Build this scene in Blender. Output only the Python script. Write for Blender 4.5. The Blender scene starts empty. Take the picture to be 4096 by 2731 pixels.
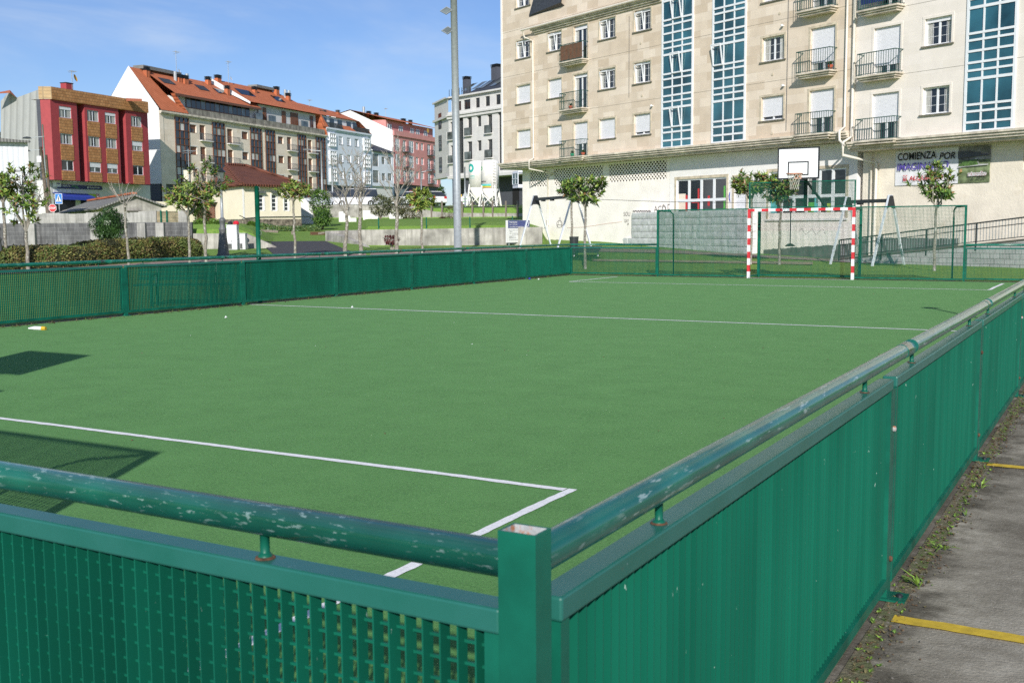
import bpy, math, random
from math import sin, cos, pi, radians, atan2, hypot, sqrt
from mathutils import Vector, Matrix, noise
random.seed(7)
scn = bpy.context.scene
COL = scn.collection
# ---------------------------------------------------------------- camera model (calibrated)
F, PIT, ROL, YAW = 4318.17, 0.1043, -0.0075, 0.5181
CX, CY, CZ = 0.8378, -1.5112, 1.5547
cY, sY = cos(YAW), sin(YAW)
def wd(X, D, z=0.0):                       # camera-aligned ground coordinates -> world
    return Vector((CX + X*cY - D*sY, CY + X*sY + D*cY, z))
def ray(x, y):
    a, b = (x-2048)/F, (y-1365.5)/F
    cr, sr = cos(ROL), sin(ROL)
    a, b = a*cr + b*sr, -a*sr + b*cr
    c, s = cos(PIT), sin(PIT)
    return a/(c-b*s), (-s-b*c)/(c-b*s)     # lateral per metre forward, rise per metre forward
def P(x, y, D):
    l, r = ray(x, y)
    return wd(l*D, D, CZ + r*D)
# ---------------------------------------------------------------- terrain height
def lerp(pts, v):
    if v <= pts[0][0]: return pts[0][1]
    for (a, p), (b, q) in zip(pts, pts[1:]):
        if v <= b: return p + (q-p)*(v-a)/(b-a)
    return pts[-1][1]
PL = [(37,0),(52,.55),(56.8,.62),(57.3,1.9),(75,2.0),(95,2.4),(110,3.2),(130,4.0)]
PD = [(37,0),(55,.58),(68,1.11),(85,1.8),(99.9,2.6),(100.6,3.5),(115,4.0)]
PR = [(37,0),(50,.56),(60,.62),(61.3,.64),(61.8,1.72),(80,2.3),(99.9,2.55),(100.5,3.45),(115,4.0)]
PB1 = [(37,0),(50,.58),(60,.70),(66,.82),(72,.9),(86,1.2),(100,3.5),(115,4.0)]
PB2 = [(37,0),(50,.06),(80,.1),(120,3.9),(140,4.0)]
SEC = [(-9000,PL),(985,PL),(1104,PD),(1440,PD),(1475,PR),(2150,PR),(2190,PB1),(2400,PB1),(3360,PB2),(12000,PB2)]
def hgt(r, D):
    if r <= SEC[0][0]: return lerp(PL, D)
    for (a, p), (b, q) in zip(SEC, SEC[1:]):
        if r <= b:
            t = (r-a)/(b-a); return lerp(p, D)*(1-t) + lerp(q, D)*t
    return lerp(PB2, D)
def gD(x, y):
    l, r = ray(x, y); rr = 2048 + F*l
    D = 3.0
    while D < 400:
        if CZ + r*D <= hgt(rr, D): break
        D += .05
    return D
def gt(x, y):
    D = gD(x, y); l, r = ray(x, y)
    return wd(l*D, D, CZ + r*D)
def ground_at(x, D):                       # ground point on pixel column x at depth D
    l, _ = ray(x, 930); return wd(l*D, D, hgt(2048+F*l, D))
def Dof(p): return -(p.x-CX)*sY + (p.y-CY)*cY
# ---------------------------------------------------------------- materials
M = {}
def _n(nt, t, **kw):
    n = nt.nodes.new(t)
    for k, v in kw.items():
        if k.startswith('i_'):
            n.inputs[k[2:].replace('_', ' ')].default_value = v
        else: setattr(n, k, v)
    return n
def rgba(c): return (c[0], c[1], c[2], 1)
def mat(name, col, rough=.6, metal=0, var=.15, scale=6.0, bump=0, bscale=40, streak=0, spec=.5, col2=None, det=4, dirt=None, dirt_t=.55, stretch=(1,1,1), coat=0, fleck=None, fleck_t=.68, fscale=(40,40,40), perbar=0):
    m = bpy.data.materials.new(name); m.use_nodes = True; nt = m.node_tree
    b = nt.nodes['Principled BSDF']; b.inputs['Roughness'].default_value = rough; b.inputs['Metallic'].default_value = metal
    b.inputs['Specular IOR Level'].default_value = spec
    if coat: b.inputs['Coat Weight'].default_value = coat
    tc = _n(nt, 'ShaderNodeTexCoord'); L = nt.links.new
    mp = _n(nt, 'ShaderNodeMapping'); mp.inputs['Scale'].default_value = stretch; L(tc.outputs['Object'], mp.inputs[0])
    nz = _n(nt, 'ShaderNodeTexNoise', i_Scale=scale, i_Detail=det); L(mp.outputs[0], nz.inputs['Vector'])
    c2 = col2 or tuple(min(1, c*(1-var*1.6)) for c in col); c1 = tuple(min(1, c*(1+var*.6)) for c in col) if not col2 else col
    mx = _n(nt, 'ShaderNodeMix', data_type='RGBA'); rp = _n(nt, 'ShaderNodeMapRange'); rp.inputs[1].default_value = .3; rp.inputs[2].default_value = .7
    L(nz.outputs['Fac'], rp.inputs[0]); L(rp.outputs[0], mx.inputs[0]); mx.inputs[6].default_value = rgba(c1); mx.inputs[7].default_value = rgba(c2)
    out = mx.outputs[2]
    if perbar:
        sx = _n(nt, 'ShaderNodeSeparateXYZ'); L(tc.outputs['Object'], sx.inputs[0]); dv = _n(nt, 'ShaderNodeMath', operation='DIVIDE'); dv.inputs[1].default_value = .0357; L(sx.outputs[0], dv.inputs[0])
        fl = _n(nt, 'ShaderNodeMath', operation='ROUND'); L(dv.outputs[0], fl.inputs[0]); wn = _n(nt, 'ShaderNodeTexWhiteNoise', noise_dimensions='1D'); L(fl.outputs[0], wn.inputs['W'])
        rb = _n(nt, 'ShaderNodeMapRange'); rb.inputs[3].default_value = 1-perbar; L(wn.outputs['Value'], rb.inputs[0]); mb_ = _n(nt, 'ShaderNodeMix', data_type='RGBA', blend_type='MULTIPLY'); mb_.inputs[0].default_value = 1; L(out, mb_.inputs[6]); L(rb.outputs[0], mb_.inputs[7]); out = mb_.outputs[2]
    if streak:
        m2 = _n(nt, 'ShaderNodeMapping'); m2.inputs['Scale'].default_value = (3.5, 3.5, .25); L(tc.outputs['Object'], m2.inputs[0])
        n2 = _n(nt, 'ShaderNodeTexNoise', i_Scale=2.2, i_Detail=6, i_Roughness=.7); L(m2.outputs[0], n2.inputs['Vector'])
        r2 = _n(nt, 'ShaderNodeMapRange'); r2.inputs[1].default_value = .45; r2.inputs[2].default_value = .7; r2.inputs[4].default_value = streak; L(n2.outputs['Fac'], r2.inputs[0])
        x2 = _n(nt, 'ShaderNodeMix', data_type='RGBA'); L(r2.outputs[0], x2.inputs[0]); L(out, x2.inputs[6]); x2.inputs[7].default_value = rgba(dirt or (.04,.04,.035)); out = x2.outputs[2]
    elif dirt:
        n2 = _n(nt, 'ShaderNodeTexNoise', i_Scale=scale*.37, i_Detail=8, i_Roughness=.72); L(tc.outputs['Object'], n2.inputs['Vector'])
        r2 = _n(nt, 'ShaderNodeMapRange'); r2.inputs[1].default_value = dirt_t; r2.inputs[2].default_value = dirt_t+.1; L(n2.outputs['Fac'], r2.inputs[0])
        x2 = _n(nt, 'ShaderNodeMix', data_type='RGBA'); L(r2.outputs[0], x2.inputs[0]); L(out, x2.inputs[6]); x2.inputs[7].default_value = rgba(dirt); out = x2.outputs[2]
    if fleck:
        m3 = _n(nt, 'ShaderNodeMapping'); m3.inputs['Scale'].default_value = fscale; L(tc.outputs['Object'], m3.inputs[0])
        n3 = _n(nt, 'ShaderNodeTexNoise', i_Scale=1.0, i_Detail=6, i_Roughness=.62); L(m3.outputs[0], n3.inputs['Vector'])
        r3 = _n(nt, 'ShaderNodeMapRange'); r3.inputs[1].default_value = fleck_t; r3.inputs[2].default_value = fleck_t+.03; L(n3.outputs['Fac'], r3.inputs[0])
        n5 = _n(nt, 'ShaderNodeTexNoise', i_Scale=(7.0 if fscale[1] > 45 else 1.7), i_Detail=3); L(tc.outputs['Object'], n5.inputs['Vector']); r5 = _n(nt, 'ShaderNodeMapRange'); r5.inputs[1].default_value = .40; r5.inputs[2].default_value = .56; L(n5.outputs['Fac'], r5.inputs[0]); m5 = _n(nt, 'ShaderNodeMath', operation='MULTIPLY'); L(r3.outputs[0], m5.inputs[0]); L(r5.outputs[0], m5.inputs[1])
        x3 = _n(nt, 'ShaderNodeMix', data_type='RGBA'); L(m5.outputs[0], x3.inputs[0]); L(out, x3.inputs[6]); x3.inputs[7].default_value = rgba(fleck); out = x3.outputs[2]
    L(out, b.inputs['Base Color'])
    if bump:
        n4 = _n(nt, 'ShaderNodeTexNoise', i_Scale=bscale, i_Detail=5); L(tc.outputs['Object'], n4.inputs['Vector'])
        bp = _n(nt, 'ShaderNodeBump'); bp.inputs['Strength'].default_value = bump; bp.inputs['Distance'].default_value = .02
        L(n4.outputs['Fac'], bp.inputs['Height']); L(bp.outputs[0], b.inputs['Normal'])
    M[name] = m; return m
def brickmat(name, c1, c2, mortar, bw, bh, ms=.015, rough=.8, streak=0, off=.5, bump=.4, dirt=(.05,.045,.04), axes='xz', var=.5, bias=0):
    m = bpy.data.materials.new(name); m.use_nodes = True; nt = m.node_tree; L = nt.links.new
    b = nt.nodes['Principled BSDF']; b.inputs['Roughness'].default_value = rough; b.inputs['Specular IOR Level'].default_value = .3
    tc = _n(nt, 'ShaderNodeTexCoord'); sp = _n(nt, 'ShaderNodeSeparateXYZ'); cb = _n(nt, 'ShaderNodeCombineXYZ'); L(tc.outputs['Object'], sp.inputs[0])
    if axes == 'xz':
        ad = _n(nt, 'ShaderNodeMath', operation='ADD'); L(sp.outputs[0], ad.inputs[0]); L(sp.outputs[1], ad.inputs[1]); L(ad.outputs[0], cb.inputs[0]); L(sp.outputs[2], cb.inputs[1])
    else:
        L(sp.outputs[0], cb.inputs[0]); L(sp.outputs[1], cb.inputs[1])
    bt = _n(nt, 'ShaderNodeTexBrick', offset=off, i_Scale=1.0); L(cb.outputs[0], bt.inputs['Vector'])
    bt.inputs['Brick Width'].default_value = bw; bt.inputs['Row Height'].default_value = bh; bt.inputs['Mortar Size'].default_value = ms; bt.inputs['Mortar Smooth'].default_value = .3
    bt.inputs['Color1'].default_value = rgba(c1); bt.inputs['Color2'].default_value = rgba(c2); bt.inputs['Mortar'].default_value = rgba(mortar); bt.inputs['Bias'].default_value = bias
    nz = _n(nt, 'ShaderNodeTexNoise', i_Scale=1.3, i_Detail=8, i_Roughness=.65); L(tc.outputs['Object'], nz.inputs['Vector'])
    rp = _n(nt, 'ShaderNodeMapRange'); rp.inputs[1].default_value = .3; rp.inputs[2].default_value = .75; rp.inputs[3].default_value = 1; rp.inputs[4].default_value = 1-var*.5; L(nz.outputs['Fac'], rp.inputs[0])
    mx = _n(nt, 'ShaderNodeMix', data_type='RGBA', blend_type='MULTIPLY'); mx.inputs[0].default_value = 1; L(bt.outputs['Color'], mx.inputs[6]); L(rp.outputs[0], mx.inputs[7])
    out = mx.outputs[2]
    if streak:
        m2 = _n(nt, 'ShaderNodeMapping'); m2.inputs['Scale'].default_value = (3, 3, .3); L(tc.outputs['Object'], m2.inputs[0])
        n2 = _n(nt, 'ShaderNodeTexNoise', i_Scale=1.6, i_Detail=8, i_Roughness=.7); L(m2.outputs[0], n2.inputs['Vector'])
        r2 = _n(nt, 'ShaderNodeMapRange'); r2.inputs[1].default_value = .42; r2.inputs[2].default_value = .68; r2.inputs[4].default_value = streak; L(n2.outputs['Fac'], r2.inputs[0])
        x2 = _n(nt, 'ShaderNodeMix', data_type='RGBA'); L(r2.outputs[0], x2.inputs[0]); L(out, x2.inputs[6]); x2.inputs[7].default_value = rgba(dirt); out = x2.outputs[2]
    L(out, b.inputs['Base Color'])
    bp = _n(nt, 'ShaderNodeBump'); bp.inputs['Strength'].default_value = bump; bp.inputs['Distance'].default_value = .02
    iv = _n(nt, 'ShaderNodeMath', operation='SUBTRACT'); iv.inputs[0].default_value = 1; L(bt.outputs['Fac'], iv.inputs[1]); L(iv.outputs[0], bp.inputs['Height']); L(bp.outputs[0], b.inputs['Normal'])
    M[name] = m; return m
def ribmat(name, c1, c2, period, axis='x', rough=.6, streak=.3, dirt=(.06,.06,.06), sharp=.5, metal=0):
    """corrugated sheet / tile rows: bump and tint along one local axis"""
    m = bpy.data.materials.new(name); m.use_nodes = True; nt = m.node_tree; L = nt.links.new
    b = nt.nodes['Principled BSDF']; b.inputs['Roughness'].default_value = rough; b.inputs['Metallic'].default_value = metal; b.inputs['Specular IOR Level'].default_value = .3
    tc = _n(nt, 'ShaderNodeTexCoord'); sp = _n(nt, 'ShaderNodeSeparateXYZ'); L(tc.outputs['Object'], sp.inputs[0])
    ml = _n(nt, 'ShaderNodeMath', operation='MULTIPLY'); ml.inputs[1].default_value = 2*pi/period; L(sp.outputs['xyz'.index(axis)], ml.inputs[0])
    sn = _n(nt, 'ShaderNodeMath', operation='SINE'); L(ml.outputs[0], sn.inputs[0])
    nz = _n(nt, 'ShaderNodeTexNoise', i_Scale=.9, i_Detail=8, i_Roughness=.7); L(tc.outputs['Object'], nz.inputs['Vector'])
    rp = _n(nt, 'ShaderNodeMapRange'); rp.inputs[1].default_value = .35; rp.inputs[2].default_value = .7; L(nz.outputs['Fac'], rp.inputs[0])
    mx = _n(nt, 'ShaderNodeMix', data_type='RGBA'); L(rp.outputs[0], mx.inputs[0]); mx.inputs[6].default_value = rgba(c1); mx.inputs[7].default_value = rgba(c2)
    sm = _n(nt, 'ShaderNodeMapRange'); sm.inputs[1].default_value = -1; sm.inputs[2].default_value = -.3; sm.inputs[3].default_value = 1-sharp; sm.inputs[4].default_value = 1; L(sn.outputs[0], sm.inputs[0])
    m3 = _n(nt, 'ShaderNodeMix', data_type='RGBA', blend_type='MULTIPLY'); m3.inputs[0].default_value = 1; L(mx.outputs[2], m3.inputs[6]); L(sm.outputs[0], m3.inputs[7])
    L(m3.outputs[2], b.inputs['Base Color'])
    bp = _n(nt, 'ShaderNodeBump'); bp.inputs['Strength'].default_value = min(.6, sharp*1.2); bp.inputs['Distance'].default_value = period*.15; L(sn.outputs[0], bp.inputs['Height']); L(bp.outputs[0], b.inputs['Normal'])
    M[name] = m; return m
# --- greens of the fence
mat('fence_green', (.005,.128,.082), spec=.3, rough=.42, var=.25, scale=6, fleck=(.35,.5,.46), fleck_t=.71, fscale=(34,34,22))
mat('fence_rail', (.008,.150,.098), rough=.28, var=.25, scale=5, fleck=(.27,.42,.38), fleck_t=.585, fscale=(34,120,120), coat=.3)
mat('fence_rail_y', (.009,.135,.098), rough=.24, var=.3, scale=3, fleck=(.24,.34,.32), fleck_t=.585, fscale=(11,80,80), coat=.3)
mat('fence_top', (.022,.140,.115), col2=(.012,.12,.09), rough=.33, var=.2, scale=7, dirt=(.15,.095,.055), dirt_t=.62, fleck=(.42,.5,.5), fleck_t=.70, fscale=(30,30,30))  # base colour lightened towards blue to stand in for sky reflected on the bar
mat('grating', (.005,.132,.082), rough=.5, spec=.22, scale=1, stretch=(3,2,1.0), det=1, var=.12, perbar=.15, fleck=(.4,.55,.5), fleck_t=.70, fscale=(60,60,22))
mat('rust', (.13,.065,.035), rough=.9, var=.5, scale=60, bump=.4)
mat('rusty_inside', (.42,.44,.45), rough=.7, scale=90, dirt=(.42,.15,.05), dirt_t=.50)
mat('dark_bolt', (.02,.022,.03), rough=.4)
mat('goal_white', (.82,.82,.83), rough=.4, var=.06)
mat('goal_red', (.62,.035,.045), rough=.4, var=.12)
mat('rail_green', (.022,.085,.068), rough=.45)
mat('black_paint', (.018,.02,.024), rough=.4)
mat('board_white', (.84,.85,.86), rough=.45, var=.05, scale=3)
mat('hoop_orange', (.62,.26,.16), rough=.5)
mat('net_white', (.62,.60,.52), rough=.8)
mat('galv', (.36,.39,.41), rough=.45, metal=.25, var=.1, scale=10, bump=.03)
mat('alu', (.74,.78,.83), rough=.4, metal=.1, var=.06)
mat('dark_steel', (.035,.042,.045), rough=.45)
mat('white_pvc', (.80,.82,.84), rough=.35, var=.03)
mat('shutter', (.80,.80,.83), rough=.45, var=.04)
mat('shutter_brown', (.23,.09,.045), rough=.5, var=.15)
mat('brown_frame', (.16,.062,.028), rough=.42, var=.15)
mat('glass_dark', (.02,.025,.03), rough=.06, spec=.9, var=.3, scale=.8)
mat('glass_teal', (.045,.17,.21), rough=.04, spec=1, metal=.3, var=.45, scale=.6)
mat('glass_pale', (.16,.19,.19), rough=.08, spec=.9, var=.5, scale=.9)
mat('curtain', (.50,.50,.47), rough=.8, var=.3, scale=8, stretch=(6,6,.3))
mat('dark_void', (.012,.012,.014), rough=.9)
mat('stone_trim', (.62,.54,.41), rough=.75, var=.2, scale=4)
mat('stone_sill', (.20,.19,.15), rough=.8, var=.3)
mat('cornice', (.74,.66,.54), rough=.75, var=.25, scale=2, streak=.35, dirt=(.12,.10,.075))
mat('render_cream', (.95,.89,.83), rough=.9, var=.07, scale=1.2, bump=.5, bscale=14, dirt=(.88,.80,.72), dirt_t=.62)
mat('render_cream2', (.86,.78,.65), rough=.9, var=.1, scale=1.2, bump=.5, bscale=10, dirt=(.72,.63,.50), dirt_t=.6)
mat('paint_white', (.86,.84,.82), rough=.8, var=.05, scale=1.5)
mat('cement_grey', (.13,.135,.13), rough=.9, var=.25, scale=3, bump=.3)
mat('pipe_cream', (.74,.69,.60), rough=.5, var=.08)
mat('slate', (.05,.055,.065), rough=.55, var=.2, scale=8)
mat('graffiti', (.12,.11,.11), rough=.9)
mat('graffiti_pink', (.72,.42,.34), rough=.9)
brickmat('ashlar', (.84,.725,.595), (.66,.54,.41), (.66,.57,.47), .95, .42, .005, bump=.12, var=.35)
brickmat('ashlar_pale', (.87,.80,.73), (.82,.75,.67), (.76,.69,.61), 1.1, .45, .004, bump=.08, var=.25)
brickmat('granite_blocks', (.62,.63,.63), (.68,.69,.69), (.45,.45,.45), 1.35, .5, .018, bump=.9, var=.5)
brickmat('granite_small', (.44,.43,.43), (.54,.53,.53), (.30,.29,.29), .40, .2, .012, bump=.9, var=.5)
brickmat('block_dark', (.15,.15,.155), (.20,.20,.205), (.30,.30,.30), .42, .21, .012, bump=.5, streak=.75, dirt=(.04,.04,.042), var=.9)
brickmat('block_light', (.42,.41,.385), (.48,.465,.44), (.55,.53,.51), .42, .21, .01, bump=.4, streak=.6, dirt=(.10,.10,.09), var=.6)
brickmat('tile_brown', (.62,.31,.13), (.48,.22,.085), (.24,.13,.06), .42, .3, .02, bump=.6, var=.6, off=.37)
brickmat('tile_square', (.56,.40,.22), (.50,.34,.18), (.38,.28,.17), .34, .34, .03, bump=.5, off=0)
brickmat('red_brick', (.23,.075,.045), (.17,.055,.035), (.30,.25,.2), .25, .09, .012)
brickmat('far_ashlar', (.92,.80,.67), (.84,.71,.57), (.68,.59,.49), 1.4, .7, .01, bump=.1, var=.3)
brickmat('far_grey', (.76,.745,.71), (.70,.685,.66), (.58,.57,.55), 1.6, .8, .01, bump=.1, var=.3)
ribmat('roof_orange', (.56,.18,.085), (.45,.135,.06), .30, 'x', rough=.8, sharp=.3)
ribmat('roof_old', (.20,.075,.045), (.13,.05,.035), .24, 'x', rough=.9, sharp=.6)
ribmat('corr_grey', (.20,.20,.19), (.29,.285,.27), .17, 'x', rough=.9, sharp=.5)
ribmat('clad_grey', (.46,.465,.45), (.40,.405,.39), .55, 'x', rough=.8, sharp=.22)
ribmat('clad_white', (.72,.74,.80), (.78,.80,.84), .28, 'x', rough=.5, sharp=.18)
ribmat('gable_white', (.80,.80,.80), (.74,.74,.73), 1.1, 'x', rough=.7, sharp=.12)
mat('granite', (.68,.69,.69), rough=.9, var=.14, scale=3, bump=.7, bscale=9, fleck=(.50,.50,.50), fleck_t=.62, fscale=(25,25,25))
mat('red_paint', (.37,.052,.06), rough=.7, var=.08, scale=2)
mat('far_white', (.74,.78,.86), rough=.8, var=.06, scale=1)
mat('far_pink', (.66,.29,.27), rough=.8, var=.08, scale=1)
mat('terrace_stain', (.33,.31,.26), rough=.9, var=.3, streak=.8, scale=1.2)
mat('house_cream', (.90,.81,.63), rough=.85, var=.05, scale=1)
mat('rubble', (.27,.23,.18), rough=.9, var=.5, scale=4, bump=.8, bscale=6)
mat('anthracite', (.085,.09,.11), rough=.6, var=.1)
mat('concrete_wall', (.44,.42,.38), rough=.9, var=.35, scale=1.5, streak=.75, dirt=(.20,.19,.165), bump=.3)
mat('asphalt', (.055,.055,.06), rough=.9, var=.2, scale=20, bump=.3, bscale=80)
mat('path_pink', (.30,.22,.19), rough=.9, var=.2, scale=4, bump=.3)
mat('sand', (.36,.29,.19), rough=1, var=.3, scale=3, bump=.3)
mat('cabinet', (.60,.61,.63), rough=.5, var=.04)
mat('lead_grey', (.12,.125,.13), rough=.5, var=.1)
mat('lichen_trunk', (.28,.25,.21), rough=.95, var=.3, scale=14, fleck=(.50,.49,.44), fleck_t=.54, fscale=(16,16,11), bump=.5)
mat('grey_trunk', (.26,.22,.18), rough=.95, var=.35, scale=20, bump=.5)
mat('dark_trunk', (.10,.085,.07), rough=.95, var=.35, scale=20)
mat('twig', (.33,.30,.26), rough=.95)
mat('red_bag', (.65,.02,.04), rough=.4)
mat('sign_red', (.60,.045,.05), rough=.4, var=.05); mat('sign_blue', (.02,.20,.62), rough=.4, var=.05); mat('sign_white', (.80,.80,.82), rough=.4, var=.03)
mat('navy', (.025,.035,.15), rough=.5); mat('sign_green', (.12,.45,.08), rough=.5); mat('ink', (.015,.018,.02), rough=.7)
mat('ink_purple', (.12,.09,.42), rough=.7); mat('ink_red', (.60,.04,.05), rough=.7); mat('board_navy', (.065,.085,.26), rough=.5)
mat('awning_blue', (.03,.06,.40), rough=.7); mat('lime', (.42,.55,.06), rough=.6); mat('yellow_dish', (.75,.42,.06), rough=.5)
mat('poster_green', (.22,.28,.14), rough=.7, var=.5, scale=3); mat('poster_grey', (.30,.29,.28), rough=.7, var=.5, scale=2)
mat('poster_road', (.55,.55,.55), rough=.7)
mat('silo_white', (.88,.86,.80), rough=.6, var=.1, scale=2, dirt=(.42,.22,.08), dirt_t=.66)
mat('silo_teal', (.03,.42,.36), rough=.5); mat('stripe_yellow', (.70,.45,.03), rough=.6); mat('stripe_green', (.10,.55,.20), rough=.6); mat('stripe_cyan', (.15,.60,.62), rough=.6)
mat('car_white', (.75,.76,.78), rough=.25, coat=.6, var=.03); mat('car_silver', (.40,.42,.44), rough=.25, metal=.4, coat=.5); mat('tyre', (.02,.02,.02), rough=.8); mat('tail_red', (.5,.02,.02), rough=.3)
mat('car_dark', (.03,.035,.05), rough=.25, coat=.6)
mat('wood_pole', (.18,.14,.11), rough=.9, var=.3); mat('blue_litter', (.02,.04,.35), rough=.4)
mat('pot_green', (.03,.35,.18), rough=.5); mat('pot_red', (.5,.1,.05), rough=.6)
def leafmat(name, c, tr=.25, rough=.38):
    m = mat(name, c, rough=rough, var=.35, scale=9, spec=.5)
    return m
leafmat('leaf_a', (.13,.24,.045)); leafmat('leaf_b', (.28,.38,.07)); leafmat('leaf_c', (.30,.17,.07)); leafmat('leaf_d', (.05,.11,.03)); leafmat('leaf_e', (.38,.44,.10))
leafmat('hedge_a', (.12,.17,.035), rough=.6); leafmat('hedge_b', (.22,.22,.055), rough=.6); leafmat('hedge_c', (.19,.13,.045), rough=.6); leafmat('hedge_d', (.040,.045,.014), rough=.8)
leafmat('bush_a', (.055,.12,.035)); leafmat('bush_b', (.10,.19,.05)); leafmat('olive_a', (.20,.22,.10), rough=.6); leafmat('olive_b', (.12,.14,.06), rough=.6)
leafmat('fresh_a', (.22,.38,.06), rough=.5); leafmat('fresh_b', (.14,.27,.045), rough=.5); leafmat('maroon', (.14,.02,.025), rough=.5)
leafmat('weed_a', (.12,.22,.03), rough=.6); leafmat('weed_b', (.16,.14,.06), rough=.8); leafmat('weed_c', (.22,.36,.05), rough=.5); leafmat('litter_brown', (.12,.075,.04), rough=.9)
# ---------------------------------------------------------------- special ground materials
def groundmat(name, cols, scales, bump, bscale, rough=.95, speck=None, speck_s=300, speck_t=.7, sheen=0, edge=0):
    """layered noise colours: cols = base, alt1, alt2 ; scales = noise scales (metres^-1)"""
    m = bpy.data.materials.new(name); m.use_nodes = True; nt = m.node_tree; L = nt.links.new
    b = nt.nodes['Principled BSDF']; b.inputs['Roughness'].default_value = rough; b.inputs['Specular IOR Level'].default_value = .2; b.inputs['Sheen Weight'].default_value = sheen; b.inputs['Sheen Roughness'].default_value = .5; b.inputs['Sheen Tint'].default_value = (.6,.9,.5,1)
    tc = _n(nt, 'ShaderNodeTexCoord')
    out = None
    for i, (c, s) in enumerate(zip(cols[1:], scales)):
        nz = _n(nt, 'ShaderNodeTexNoise', i_Scale=s, i_Detail=6, i_Roughness=.65); L(tc.outputs['Object'], nz.inputs['Vector'])
        rp = _n(nt, 'ShaderNodeMapRange'); rp.inputs[1].default_value = .38; rp.inputs[2].default_value = .66; L(nz.outputs['Fac'], rp.inputs[0])
        mx = _n(nt, 'ShaderNodeMix', data_type='RGBA'); L(rp.outputs[0], mx.inputs[0])
        if out is None: mx.inputs[6].default_value = rgba(cols[0])
        else: L(out, mx.inputs[6])
        mx.inputs[7].default_value = rgba(c); out = mx.outputs[2]
    if speck:
        nz = _n(nt, 'ShaderNodeTexNoise', i_Scale=speck_s, i_Detail=2, i_Roughness=.5); L(tc.outputs['Object'], nz.inputs['Vector'])
        rp = _n(nt, 'ShaderNodeMapRange'); rp.inputs[1].default_value = speck_t; rp.inputs[2].default_value = speck_t+.05; L(nz.outputs['Fac'], rp.inputs[0])
        mx = _n(nt, 'ShaderNodeMix', data_type='RGBA'); L(rp.outputs[0], mx.inputs[0]); L(out, mx.inputs[6]); mx.inputs[7].default_value = rgba(speck); out = mx.outputs[2]
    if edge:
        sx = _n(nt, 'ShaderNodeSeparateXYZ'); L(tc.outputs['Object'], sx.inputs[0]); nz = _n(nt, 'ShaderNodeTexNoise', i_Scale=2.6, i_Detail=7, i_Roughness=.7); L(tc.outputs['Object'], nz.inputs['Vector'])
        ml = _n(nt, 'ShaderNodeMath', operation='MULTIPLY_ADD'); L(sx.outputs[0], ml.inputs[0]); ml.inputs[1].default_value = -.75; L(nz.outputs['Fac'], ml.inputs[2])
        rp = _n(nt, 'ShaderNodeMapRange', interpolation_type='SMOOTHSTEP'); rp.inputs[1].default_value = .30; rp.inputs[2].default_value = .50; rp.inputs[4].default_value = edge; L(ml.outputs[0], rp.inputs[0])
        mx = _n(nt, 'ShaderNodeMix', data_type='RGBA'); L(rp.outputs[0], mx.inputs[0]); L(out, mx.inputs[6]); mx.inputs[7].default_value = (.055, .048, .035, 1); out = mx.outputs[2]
    L(out, b.inputs['Base Color'])
    nz = _n(nt, 'ShaderNodeTexNoise', i_Scale=bscale, i_Detail=3, i_Roughness=.7); L(tc.outputs['Object'], nz.inputs['Vector'])
    bp = _n(nt, 'ShaderNodeBump'); bp.inputs['Strength'].default_value = bump; bp.inputs['Distance'].default_value = .01; L(nz.outputs['Fac'], bp.inputs['Height']); L(bp.outputs[0], b.inputs['Normal'])
    M[name] = m; return m
groundmat('turf', [(.067,.215,.052), (.085,.244,.064), (.043,.162,.035), (.104,.278,.074)], [.30, 2.2, 55], .8, 120, speck=(.20,.32,.12), speck_s=150, speck_t=.68, sheen=.10)
groundmat('lawn', [(.125,.27,.04), (.165,.32,.05), (.09,.20,.03), (.21,.29,.07)], [.25, 1.4, 9], 1.0, 30)
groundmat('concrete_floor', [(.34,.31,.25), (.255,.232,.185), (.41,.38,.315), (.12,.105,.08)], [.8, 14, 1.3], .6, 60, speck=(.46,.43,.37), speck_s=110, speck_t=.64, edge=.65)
groundmat('kerb_conc', [(.13,.12,.11), (.09,.085,.08), (.17,.16,.14)], [1.2, 12], .6, 60)
groundmat('dirt', [(.17,.14,.10), (.10,.08,.055), (.22,.19,.14), (.12,.14,.06)], [3, 22, 6], 1.0, 70, speck=(.28,.23,.17), speck_s=60, speck_t=.66)
mat('line_white', (.88,.88,.88), rough=.9, var=.12, scale=60, bump=.12, bscale=120, dirt=(.62,.70,.60), dirt_t=.68)
mat('line_yellow', (.62,.43,.035), rough=.8, var=.15, scale=20, dirt=(.28,.24,.14), dirt_t=.62, bump=.1, bscale=60)
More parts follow.
